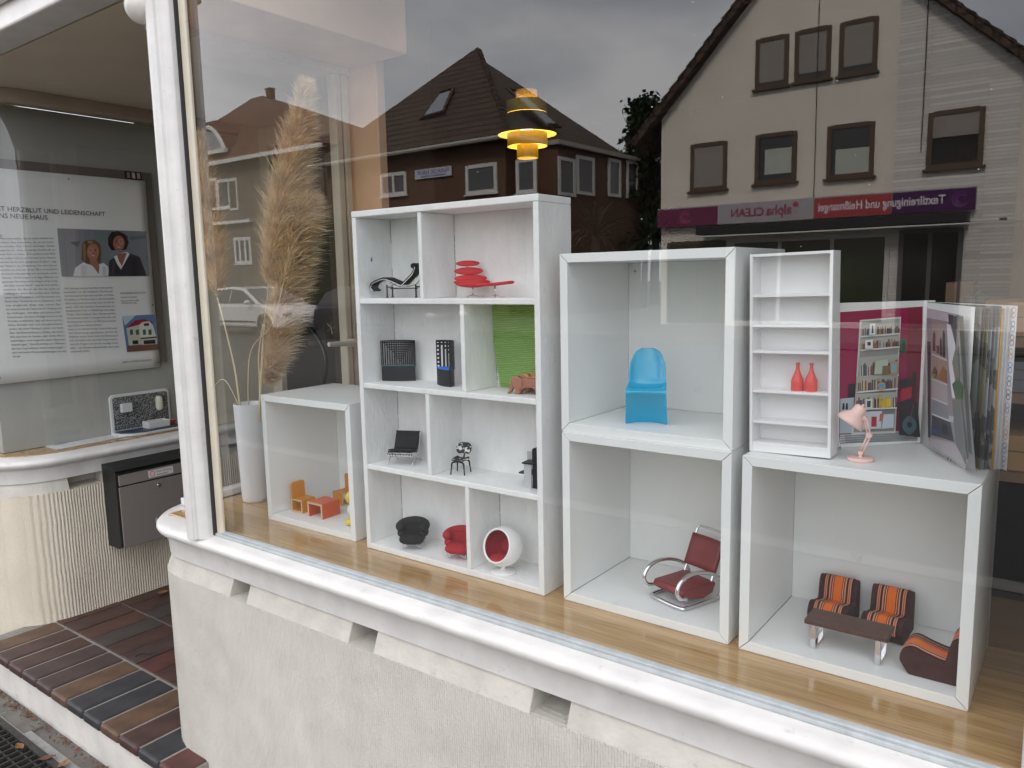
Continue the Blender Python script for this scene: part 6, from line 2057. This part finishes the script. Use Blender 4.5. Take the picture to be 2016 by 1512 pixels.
WBR = course_mat('white brick courses', (0.78, 0.74, 0.685), (0.62, 0.585, 0.54), 2.4, 0.085, mortar=0.012)
xs0, xs1 = at(1762, 300, y=YH).x, at(2005, 300, y=YH).x
zb = za + mR * (xs0 - xa) - 0.05
mk('brick_facing', MB().prism([(xs0, GZ), (xs1, GZ), (xs1, za + mR * (xs1 - xa) - 0.05), (max(xs0, xa), zb if xs0 > xa else za - 0.05), (xs0, za + mL * (xs0 - xa) - 0.05 if xs0 < xa else zb)] if xs0 < xa else [(xs0, GZ), (xs1, GZ), (xs1, za + mR * (xs1 - xa) - 0.05), (xs0, zb)], lambda u, v, q: (u, q, v), WF + 0.004, WF + 0.06), WBR, gh)
RT = course_mat('brown roof tiles', (0.10, 0.062, 0.045), (0.03, 0.02, 0.015), 0.25, 0.30, mortar=0.03)
for (x0, z0, x1, z1) in ((pL.x - 0.7, pL.z - 0.7 * mL, xa, za), (xr + 0.7, zr + 0.7 * mR, xa, za)):
    n_ = Vector((-(z1 - z0), 0, x1 - x0)).normalized()
    if n_.z < 0:
        n_ = -n_
    t = 0.15
    rf = mk('roof', MB().prism([(x0, z0), (x1, z1), (x1 + n_.x * 0, z1 + t * 1.2), (x0 + n_.x * t, z0 + n_.z * t)], lambda u, v, q: (u, q, v), WF + 0.35, WF - 11.3), RT, gh)
    # verge tiles stepping up the gable edge
    L_r = math.hypot(x1 - x0, z1 - z0)
    for k in range(int(L_r / 0.36)):
        f0 = k * 0.36 / L_r
        p = Vector((x0 + (x1 - x0) * f0, 0, z0 + (z1 - z0) * f0)) + n_ * (t * 0.98)
        d = Vector((x1 - x0, 0, z1 - z0)).normalized()
        a_ = p + d * 0.37
        mk('verge_tile', MB().hexa([(p.x, WF + 0.37, p.z), (p.x, WF + 0.05, p.z), (a_.x, WF + 0.05, a_.z), (a_.x, WF + 0.37, a_.z)] + [(q_.x, y_, q_.z) for q_, y_ in ((p + n_ * 0.07, WF + 0.37), (p + n_ * 0.07, WF + 0.05), (a_ + n_ * 0.03, WF + 0.05), (a_ + n_ * 0.03, WF + 0.37))]), RT, rf)
# dormer cheek on the right
low = [(1362, 287, 1430, 377, 1.0, 0), (1490, 268, 1566, 363, 0.0, 0), (1632, 250, 1718, 353, 0.0, 0), (1831, 224, 1932, 334, 0.45, 0)]
for u0, v0, u1, v1, bl__, mu in low + [(1491, 80, 1551, 177, 0.95, 0), (1569, 64, 1634, 163, 0.9, 0), (1657, 47, 1725, 150, 0.9, 0)]:
    a, c = at(u0, (v0 + 0), y=YH), at(u1, v1 - (v1 - v0) * 0.06, y=YH)
    a2 = at(u0, v1, y=YH)
    far_window(gh, a.x, c.x, a2.z, a.z, WF + (0.061 if u0 > 1800 else 0.0), blind=bl__ * 0.86)
for u0, u1 in ((1506, 1558), (1645, 1712)):
    a, c = at(u0, 320, y=YH), at(u1, 320, y=YH)
    mk('curtain', MB().box(a.x, c.x, WF + 0.013, WF + 0.02, at(u0, 345, y=YH).z, at(u0, 296, y=YH).z), pbr('pale curtain', (0.5, 0.52, 0.46), 0.8), gh)
# shop front below
SF = pbr('shop glass greenish', (0.035, 0.045, 0.02), 0.08, var=0.3, vs=0.8)
far_window(gh, at(1316, 500, y=YH).x, at(1428, 500, y=YH).x, GZ + 0.06, at(1500, 470, y=YH).z, WF, fmat=BRNFR, mull=1, pm=SF, sill=False)
far_window(gh, at(1440, 500, y=YH).x, at(1750, 500, y=YH).x, GZ + 0.06, at(1500, 470, y=YH).z, WF, fmat=WHTFR, mull=2, pm=SF)
far_window(gh, at(1772, 500, y=YH).x, at(1893, 500, y=YH).x, GZ + 0.05, at(1830, 452, y=YH).z, WF + 0.061, fmat=pbr('dark grey door frame', (0.10, 0.10, 0.11), 0.5), mull=1, sill=False, pm=pbr('door glass black', (0.006, 0.007, 0.008), 0.1))
# sign boxes
sg = mk('sign_band', MB().box(at(1301, 430, y=YH).x, at(1922, 400, y=YH).x, WF + 0.062, WF + 0.20, at(1301, 448, y=YH).z, at(1301, 413, y=YH).z), pbr('sign grey back', (0.4, 0.4, 0.4), 0.6), gh)
zs0, zs1 = at(1500, 438, y=YH).z, at(1500, 401, y=YH).z
tag(sg, 'long shop sign in magenta, white, red and purple')
for u0, u1, c in ((1302, 1419, (116, 38, 78)), (1420, 1607, (176, 170, 174)), (1608, 1759, (176, 64, 70)), (1760, 1921, (70, 18, 82))):
    xA, xB = at(u0, 420, y=YH).x, at(u1, 420, y=YH).x
    mk('sign_panel', MB().box(xA, xB - 0.01, WF + 0.201, WF + 0.225, zs0, zs1), pbr('sign panel %d' % u0, rgb(c), 0.4, var=0.03), sg)
YL_ = WF + 0.2275
def sign_text(body, u_start, u_end, zf, size, c):
    xA, xB = at(u_start, 420, y=YH).x, at(u_end, 420, y=YH).x
    z0 = zs0 + (zs1 - zs0) * zf
    b = MB().text(body, size, lambda x, y: (xA - x, YL_, z0 + y), None, width=abs(xB - xA), bold=0.022)
    mk('lettering', b, pbr('lettering %s' % body[:6], c, 0.5, var=0.0), sg, fix=False)
hS = zs1 - zs0
sign_text('alpha', 1564, 1514, 0.34, hS * 0.72, rgb((150, 40, 90)))
sign_text('CLEAN', 1510, 1446, 0.34, hS * 0.62, rgb((150, 40, 90)))
sign_text('Textilreinigung und Heißmangel', 1862, 1616, 0.36, hS * 0.58, rgb((236, 226, 236)))
mk('sign_dot', MB().lathe([(0.0, 0.0), (hS * 0.13, 0.0), (hS * 0.13, 0.01), (0.0, 0.01)], 20, (at(1572, 408, y=YH).x, YL_ - 0.004, zs0 + hS * 0.80), ax=Matrix.Rotation(R(-90), 3, 'X')), pbr('sign dot red', rgb((190, 50, 90)), 0.5), sg)
for u, c in ((1357, (176, 80, 128)), (1891, (124, 56, 140))):
    xc = at(u, 420, y=YH).x
    b = MB()
    for k in range(3):
        b.tube([(xc + hS * (0.16 + 0.09 * k) * math.cos(a), YL_ + 0.001, zs0 + hS * 0.5 + hS * (0.16 + 0.09 * k) * math.sin(a)) for a in [0.5 * k + PI * 1.5 * i / 14 for i in range(15)]], 0.018, 5)
    mk('emblem', b, pbr('emblem %d' % u, rgb(c), 0.5), sg)
# folded awning under the sign
aw0, aw1 = at(1370, 462, y=YH - 0.7), at(1902, 440, y=YH - 0.7)
mk('awning_cassette', MB().box(aw0.x, aw1.x, vy(YH - 0.7), WF + 0.20, at(1370, 463, y=YH - 0.7).z, at(1370, 452, y=YH - 0.7).z + 0.06), pbr('black awning cassette', (0.012, 0.013, 0.016), 0.5), gh)
mk('awning_rail', MB().tube([(aw0.x, vy(YH - 0.75), at(1370, 467, y=YH - 0.75).z), (aw1.x + 1.6, vy(YH - 0.75), at(1370, 467, y=YH - 0.75).z)], 0.02, 6), WHTFR, gh)
for u_, v_ in ((1610, 405), (1819, 300)):
    xc_ = at(u_, 200, y=YH).x
    mk('facade_cable', MB().tube([(xc_, WF + 0.09, at(u_, v_, y=YH).z), (xc_, WF + 0.09, za - 0.3)], 0.011, 6), GASKET, gh)
mk('house_number', MB().box(at(1967, 436, y=YH).x, at(1982, 436, y=YH).x, WF + 0.061, WF + 0.075, at(1975, 437, y=YH).z, at(1975, 429, y=YH).z), pbr('slate plate', (0.12, 0.12, 0.13), 0.5), gh)

# ------------------------------------------------------------------ brown brick house with hipped roof
bh_ = thing('brick_house', 'brown brick house with a dark hipped roof, reflected in the window', 'house', (0, 0, 0))
YB0 = 22.0
BRK = course_mat('brown brick', (0.155, 0.075, 0.042), (0.10, 0.07, 0.05), 0.24, 0.077)
RTD = course_mat('dark brown roof tiles', (0.105, 0.068, 0.048), (0.035, 0.022, 0.016), 0.24, 0.26, mortar=0.035)
ec = at(1003, 264, y=YB0 - 0.45)
ez = ec.z
xw1 = ec.x - 0.55
xw0 = -26.5
mk('wall', MB().box(xw0, xw1, vy(30.5), vy(YB0), GZ, ez - 0.02), BRK, bh_)
ap = at(941, 92, y=26.0)
E0 = [Vector((xw0 - 0.6, vy(YB0 - 0.45), ez)), Vector((ec.x, vy(YB0 - 0.45), ez)), Vector((ec.x, vy(31.0), ez)), Vector((xw0 - 0.6, vy(31.0), ez))]
rA, rB = Vector((ap.x, vy(26.0), ap.z)), Vector((ap.x - 1.3, vy(28.2), ap.z))
b = MB()
b.add([tuple(v_) for v_ in E0] + [tuple(rA), tuple(rB)], [(0, 1, 4), (1, 2, 5, 4), (2, 3, 5), (3, 0, 4, 5), (0, 3, 2, 1)])
rf = mk('roof', b, RTD, bh_)
# ridge tiles along the hip that faces the shop
hip0, hip1 = E0[1], rA
Lh = (hip1 - hip0).length
for k in range(int(Lh / 0.30) - 1):
    a = hip0.lerp(hip1, k * 0.30 / Lh)
    c = hip0.lerp(hip1, (k * 0.30 + 0.31) / Lh)
    mk('ridge_tile', MB().tube([a + Vector((0, 0, 0.03)), c + Vector((0, 0, 0.0))], [0.10, 0.075], 8), RTD, rf, smooth=True)
gut = pbr('pale gutter', (0.42, 0.39, 0.34), 0.6)
mk('gutter', MB().tube([E0[0] + Vector((0, 0.06, -0.06)), E0[1] + Vector((0.06, 0.06, -0.06))], 0.085, 8), gut, bh_)
mk('gutter', MB().tube([E0[1] + Vector((0.06, 0.06, -0.06)), E0[2] + Vector((0.06, 0, -0.06))], 0.085, 8), gut, bh_)
FB = vy(YB0)
def on_plane(u, v, p0, nrm):
    """ray into the mirrored world meets a mirrored plane"""
    d = _M @ Vector(((u - 1008) / CF, -(v - 756) / CF, -1.0))
    d = Vector((d.x, -d.y, d.z))
    o = Vector((CPOS[0], 2 * YG - CPOS[1], CPOS[2]))
    t = (p0 - o).dot(nrm) / d.dot(nrm)
    return o + d * t
nF = (E0[1] - E0[0]).cross(rA - E0[0]).normalized()
nS = (E0[2] - E0[1]).cross(rA - E0[1]).normalized()
for quad, nrm, p0 in (([(838, 232), (868, 190), (890, 183), (873, 222)], nF, E0[0]), ([(1006, 186), (1034, 196), (1092, 248), (1070, 247)], nS, E0[1])):
    if nrm.z < 0:
        nrm = -nrm
    q = [on_plane(u, v, p0, nrm) for u, v in quad]
    b = MB().hexa([v_ + nrm * 0.03 for v_ in q] + [v_ + nrm * 0.12 for v_ in q])
    wn = mk('roof_window', b, pbr('skylight glass', (0.25, 0.27, 0.30), 0.05, var=0.02, spec=0.9), bh_)
    cc = sum(q, Vector()) / 4
    qo = [cc + (v_ - cc) * 1.22 for v_ in q]
    mk('frame', MB().tube([v_ + nrm * 0.10 for v_ in qo], 0.07, 6, closed=True), BRNFR, wn)
for u0, v0, u1, v1, mu in ((920, 320, 978, 384, 0), (752, 338, 800, 388, 1), (1018, 310, 1056, 382, 0)):
    a, c = at(u0, v1, y=YB0), at(u1, v0, y=YB0)
    far_window(bh_, a.x, c.x, a.z, c.z, FB, fr=0.12, fmat=WHTFR, mull=mu, pm=pbr('brick house glass', (0.10, 0.10, 0.10), 0.08))
# side bay with three windows
sbx = xw1 + 1.5
zc = at(1095, 284, x=sbx).z
YS0, YS1 = at(1098, 300, x=sbx).y, at(1262, 300, x=sbx).y
mk('side_bay', MB().box(xw1 - 0.02, sbx, vy(min(YS1, 40)), vy(YS0), GZ, zc), BRK, bh_)
mk('gutter', MB().box(xw1, sbx + 0.15, vy(min(YS1, 40)) - 0.15, vy(YS0) + 0.15, zc + 0.002, zc + 0.16), gut, bh_)
for u0, u1, v0, v1 in ((1100, 1130, 314, 384), (1136, 1168, 312, 382), (1198, 1220, 316, 386), (1234, 1254, 320, 390)):
    a, c = at(u0, v1, x=sbx), at(u1, v0, x=sbx)
    y0, y1 = sorted((vy(a.y), vy(c.y)))
    wn = mk('window', MB().box(sbx - 0.02, sbx + 0.012, y0, y1, min(a.z, c.z), max(a.z, c.z)), pbr('brick house glass', (0.1, 0.1, 0.1), 0.08), bh_)
    b = MB()
    z0, z1 = min(a.z, c.z), max(a.z, c.z)
    for bb in ((sbx, sbx + 0.05, y0 - 0.05, y0 + 0.1, z0, z1), (sbx, sbx + 0.05, y1 - 0.1, y1 + 0.05, z0, z1), (sbx, sbx + 0.05, y0 + 0.1, y1 - 0.1, z0, z0 + 0.12), (sbx, sbx + 0.05, y0 + 0.1, y1 - 0.1, z1 - 0.12, z1)):
        b.box(*bb)
    mk('frame', b, WHTFR, wn)
# name board
a, c = at(818, 358, y=YB0 - 0.1), at(888, 326, y=YB0 - 0.1)
sb = mk('name_board', MB().box(a.x, c.x, FB + 0.05, FB + 0.10, a.z + 0.08, c.z), pbr('white name board', (0.62, 0.64, 0.68), 0.5), bh_)
bhh = c.z - a.z - 0.08
b = MB().text('FLAACK HAUS', bhh * 0.60, lambda x, y: (c.x - 0.12 - x, FB + 0.1025, a.z + 0.08 + bhh * 0.44 + y), None, width=(c.x - a.x) - 0.26, bold=0.02)
zl = a.z + 0.08 + bhh * 0.12
b.text('&', bhh * 0.28, lambda x, y: ((a.x + c.x) / 2 - x, FB + 0.1025, zl + y), None, bold=0.015)
for k in range(17):
    if k in (8, 9):
        continue
    xk = c.x - 0.30 - (c.x - a.x - 0.6) * k / 17          # small second line, too blurred to read
    b.box(xk - 0.055, xk, FB + 0.1005, FB + 0.1025, zl, zl + bhh * 0.17)
mk('lettering', b, pbr('blue lettering', (0.03, 0.05, 0.30), 0.5), sb, fix=False)
LEAFG = pbr('hedge leaf', (0.055, 0.085, 0.018), 0.7, var=0.5, vs=1.5)
def leaf_mass(b, fn, n, s, g):
    for _ in range(n):
        p = fn(g)
        a = Vector((g.gauss(0, 1), g.gauss(0, 1), g.gauss(0, 1))).normalized() * s * g.uniform(0.6, 1.3)
        c = a.orthogonal().normalized() * s * 0.55
        b.add([p - a, p + c, p + a, p - c], [(0, 1, 2, 3)])
hg = thing('hedge', 'green clipped hedge in front of the brick house', 'hedge', (-24.5, vy(20.8), GZ))
b = MB()
leaf_mass(b, lambda g: Vector((g.uniform(-4, 5.5), g.uniform(-0.5, 0.5), g.uniform(0.2, 4.0) ** 1.0 + g.gauss(0, 0.08))), 9000, 0.13, random.Random(5))
mk('foliage', b, LEAFG, hg, fix=False)
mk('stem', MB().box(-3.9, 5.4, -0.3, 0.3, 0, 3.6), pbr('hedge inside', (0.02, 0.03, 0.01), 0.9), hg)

# ------------------------------------------------------------------ house with red roof and shuttered windows further along
lh = thing('shuttered_house', 'grey brown house with red tiled roof, arched dormer and white shutters, reflected beside the pampas', 'house', (0, 0, 0))
YC = 26.0
FC = vy(YC)
eL = at(386, 322, y=YC)
eR = at(690, 330, y=YC)
hz_ = eL.z - 0.2
x0h, x1h = eL.x - 9.0, -31.5
mk('wall', MB().box(x0h, x1h, FC - 12, FC, GZ, hz_), course_mat('grey brown brick', (0.20, 0.155, 0.12), (0.14, 0.11, 0.09), 0.26, 0.09), lh)
rt_ = at(511, 190, y=31.0)
RTR = course_mat('red roof tiles', (0.20, 0.085, 0.048), (0.06, 0.03, 0.02), 0.28, 0.3, mortar=0.04)
rc = [(x0h - 0.6, FC + 0.6), (x1h + 0.6, FC + 0.6), (x1h + 0.6, FC - 12.6), (x0h - 0.6, FC - 12.6)]
xw_ = rt_.x - 7.0
b = MB().add([(xw_, FC + 0.6, hz_)] + [(x, y, hz_) for x, y in rc[1:3]] + [(xw_, FC - 12.6, hz_), (rt_.x + 0.4, vy(31.0), rt_.z), (rt_.x - 0.8, vy(31.0), rt_.z)], [(0, 1, 4, 5), (1, 2, 4), (2, 3, 5, 4), (3, 0, 5), (0, 3, 2, 1)])
zr2 = at(385, 246, y=31.0).z
b.prism([(FC + 0.6, hz_), (FC - 12.6, hz_), (vy(31.0), zr2)], lambda u, v, q: (q, u, v), x0h - 0.6, rt_.x - 1.0)
mk('roof', b, RTR, lh)
mk('chimney', MB().box(rt_.x + 0.7, rt_.x + 1.1, vy(31.4), vy(31.0), rt_.z - 1.2, rt_.z + 0.32).box(rt_.x + 0.66, rt_.x + 1.14, vy(31.44), vy(30.96), rt_.z + 0.321, rt_.z + 0.40), RTR, lh)
mk('eaves', MB().box(x0h - 0.6, x1h + 0.6, FC + 0.45, FC + 0.62, hz_ - 0.22, hz_ - 0.01), WHTFR, lh)
d0, d1 = at(392, 306, y=YC), at(452, 300, y=YC)
b = MB()
nA = 14
pl = [(d0.x + (d1.x - d0.x) * i / nA, d0.z + 1.35 * math.sin(PI * i / nA) ** 0.8) for i in range(nA + 1)]
dm = mk('dormer', MB().prism(pl, lambda u, v, q: (u, q, v), FC + 0.3, FC - 3.0), RTR, lh)
mk('frame', MB().tube([(u, FC + 0.33, v) for u, v in pl], 0.13, 6), WHTFR, dm)
mk('sill', MB().box(d0.x - 0.3, d1.x + 0.3, FC + 0.305, FC + 0.55, d0.z - 0.22, d0.z + 0.02), WHTFR, dm)
mk('pane', MB().prism([(d0.x + 0.3 + (d1.x - d0.x - 0.6) * i / nA, d0.z + 0.1 + 1.05 * math.sin(PI * i / nA) ** 0.8) for i in range(nA + 1)], lambda u, v, q: (u, q, v), FC + 0.301, FC + 0.32), pbr('dormer glass', (0.3, 0.31, 0.32), 0.1), dm)
a, c = at(432, 412, y=YC), at(452, 352, y=YC)
far_window(lh, a.x, c.x, a.z, c.z, FC, fr=0.15, fmat=WHTFR, mull=0)
for u0, u1 in ((413, 428), (455, 468)):
    p, q = at(u0, 415, y=YC), at(u1, 350, y=YC)
    shm = mk('shutter', MB().box(p.x, q.x, FC + 0.002, FC + 0.08, p.z, q.z), WHTFR, lh)
    for k in range(14):
        zz = p.z + 0.2 + (q.z - p.z - 0.4) * k / 13
        mk('slat', MB().box(p.x + 0.12, q.x - 0.12, FC + 0.081, FC + 0.13, zz - 0.03, zz + 0.03), BRNFR, shm)
a, c = at(464, 520, y=YC), at(494, 466, y=YC)
far_window(lh, a.x, c.x, a.z, c.z, FC, fr=0.17, fmat=WHTFR, mull=2)
mk('cornice', MB().box(at(393, 440, y=YC).x, at(500, 440, y=YC).x, FC + 0.002, FC + 0.3, at(450, 442, y=YC).z, at(450, 436, y=YC).z), WHTFR, lh)

# ------------------------------------------------------------------ trees
def tree(label, x, Y, h, rad, n, seed, col, conifer=False):
    g = random.Random(seed)
    o = thing('tree', label, 'tree', (x, vy(Y), GZ))
    bark = pbr('tree bark', (0.05, 0.038, 0.028), 0.9)
    b = MB().tube([(0, 0, 0), (0.1, 0, h * 0.4), (0, 0.1, h * 0.9)], [rad * 0.08, rad * 0.06, 0.04], 8)
    for k in range(9):
        a, z = g.uniform(0, 2 * PI), h * g.uniform(0.3, 0.8)
        b.tube([(0.05, 0, z), (math.cos(a) * rad * 0.4, math.sin(a) * rad * 0.4, z + h * 0.08), (math.cos(a) * rad * 0.7, math.sin(a) * rad * 0.7, z + h * 0.14)], [rad * 0.03, rad * 0.02, 0.02], 6)
    mk('trunk', b, bark, o, smooth=True)
    b = MB()
    cl = []
    for k in range(46):
        t = g.random()
        z = h * (0.28 + 0.72 * t)
        rr = rad * ((1 - t) * 0.95 + 0.06 if conifer else math.sin(PI * (0.15 + 0.8 * t)))
        a = g.uniform(0, 2 * PI)
        r = rr * math.sqrt(g.random())
        cl.append((Vector((math.cos(a) * r, math.sin(a) * r, z)), rad * g.uniform(0.12, 0.26)))
    def fn(g_):
        c, r = g_.choice(cl)
        return c + Vector((g_.gauss(0, 1), g_.gauss(0, 1), g_.gauss(0, 0.8))) * r * 0.6
    leaf_mass(b, fn, n, 0.16, g)
    mk('crown', b, col, o, fix=False)
DGREEN = pbr('dark conifer needles', (0.04, 0.058, 0.028), 0.8, var=0.5, vs=1.0)
MGREEN = pbr('mid green leaves', (0.05, 0.075, 0.022), 0.8, var=0.5, vs=1.0)
tp = at(1268, 235, y=30)
tree('dark pointed conifer between the gabled house and the brick house', tp.x, 30, tp.z - GZ + 0.6, 2.0, 6000, 21, DGREEN, True)
tp = at(1288, 300, y=34)
tree('broad green tree behind the white gabled house', tp.x, 34, tp.z - GZ + 0.8, 3.2, 5000, 22, MGREEN)
tp = at(655, 330, y=33)
tree('round green tree between the shuttered house and the brick house', tp.x, 33, tp.z - GZ, 3.6, 5000, 23, MGREEN)

# ------------------------------------------------------------------ cars on the street
def car(label, x, Y, paint, flip=1):
    zg = ZP - 0.13
    o = thing('car', label, 'car', (x, vy(Y), zg), 0 if flip > 0 else PI)
    body = [(-2.2, 0.28), (-2.22, 0.55), (-2.15, 0.86), (-1.95, 0.95), (-0.2, 0.98), (1.15, 0.97), (1.9, 0.84), (2.2, 0.66), (2.25, 0.42), (2.2, 0.25)]
    roof = [(-1.98, 0.94), (-1.72, 1.28), (-1.2, 1.44), (-0.4, 1.49), (0.25, 1.42), (0.75, 1.20), (1.22, 0.96)]
    mk('body', MB().prism(body, lambda u, v, q: (u, q, v), -0.86, 0.86), paint, o, bevel=0.09, seg=3, smooth='auto')
    b = MB()
    n = len(roof)
    vv = [(u, y, v) for y in (-0.84, 0.84) for u, v in roof]
    vv = [(u, y * (1 - 0.22 * max(0, (v - 0.95) / 0.54)), v) for u, y, v in vv]
    b.add(vv, [tuple(range(n)), tuple(range(2 * n - 1, n - 1, -1))] + [(i, i + 1, n + i + 1, n + i) for i in range(n - 1)])
    mk('cabin', b, paint, o, bevel=0.03, smooth='auto')
    GL = pbr('car glass', (0.02, 0.022, 0.025), 0.05, spec=0.9)
    for y in (-1, 1):
        for pl in ([(-1.72, 0.99), (-1.55, 1.27), (-1.15, 1.38), (-0.42, 1.42), (-0.42, 0.99)], [(-0.36, 0.99), (-0.36, 1.42), (0.20, 1.36), (0.62, 1.17), (0.98, 0.99)]):
            f = lambda u, v, q: (u, y * (0.848 * (1 - 0.22 * max(0, (v - 0.95) / 0.54)) + q), v)
            mk('side_window', MB().prism(pl, f, 0.0, 0.008), GL, o)
    mk('windscreen', MB().add([(0.30, -0.66, 1.415), (0.30, 0.66, 1.415), (1.20, 0.78, 0.985), (1.20, -0.78, 0.985)], [(0, 1, 2, 3)]), GL, o, loc=(0.012, 0, 0.012))
    for wx in (-1.38, 1.42):
        for y in (-0.80, 0.80):
            wl = mk('wheel', MB().lathe([(0.19, -0.10), (0.30, -0.10), (0.325, -0.07), (0.325, 0.07), (0.30, 0.10), (0.19, 0.10)], 28, cap=False, ax=Matrix.Rotation(R(90), 3, 'X')), pbr('tyre', (0.018, 0.018, 0.018), 0.85), o, smooth='auto', loc=(wx, y, 0.325))
            mk('rim', MB().lathe([(0.0, -0.06), (0.2, -0.06), (0.2, 0.06), (0.0, 0.06)], 24, ax=Matrix.Rotation(R(90), 3, 'X')), pbr('alloy rim shade', (0.06, 0.06, 0.06), 0.4, 0.6), wl)
            for k in range(5):
                a = 2 * PI * k / 5
                mk('spoke', MB().tube([(0, 0.075 * (1 if y > 0 else -1), 0), (0.19 * math.cos(a), 0.075 * (1 if y > 0 else -1), 0.19 * math.sin(a))], 0.022, 5), pbr('alloy', (0.5, 0.5, 0.5), 0.3, 0.9), wl)
            mk('wheel_arch', MB().tube([(wx + 0.36 * math.cos(a), y * 1.078, 0.325 + 0.36 * math.sin(a)) for a in [PI * i / 14 for i in range(15)]], 0.02, 5), pbr('tyre', (0.018, 0.018, 0.018), 0.85), o)
    for y in (-1, 1):
        mk('headlight', MB().ell((2.13, y * 0.62, 0.68), 0.10, 0.18, 0.08, 12, 8), pbr('headlight', (0.6, 0.6, 0.62), 0.1), o, smooth=True)
        mk('mirror', MB().ell((0.78, y * 0.98, 1.02), 0.09, 0.10, 0.07, 12, 8), paint, o, smooth=True)
        mk('door_handle', MB().box(-0.28, -0.10, y * 0.861 - 0.015, y * 0.861 + 0.015, 0.83, 0.86), paint, o)
        mk('sill_trim', MB().box(-0.9, 0.95, y * 0.862 - 0.012, y * 0.862 + 0.012, 0.42, 0.47), pbr('tyre', (0.018, 0.018, 0.018), 0.85), o)
    return o
car('white hatchback parked across the street, reflected behind the pampas', -20.1, 13.6, pbr('white car paint', (0.74, 0.74, 0.74), 0.25, var=0.02, coat=0.6))
car('dark blue car parked ahead of the white one, reflected beside the pampas', -14.6, 13.8, pbr('dark blue car paint', (0.012, 0.016, 0.03), 0.2, var=0.02, coat=0.6))
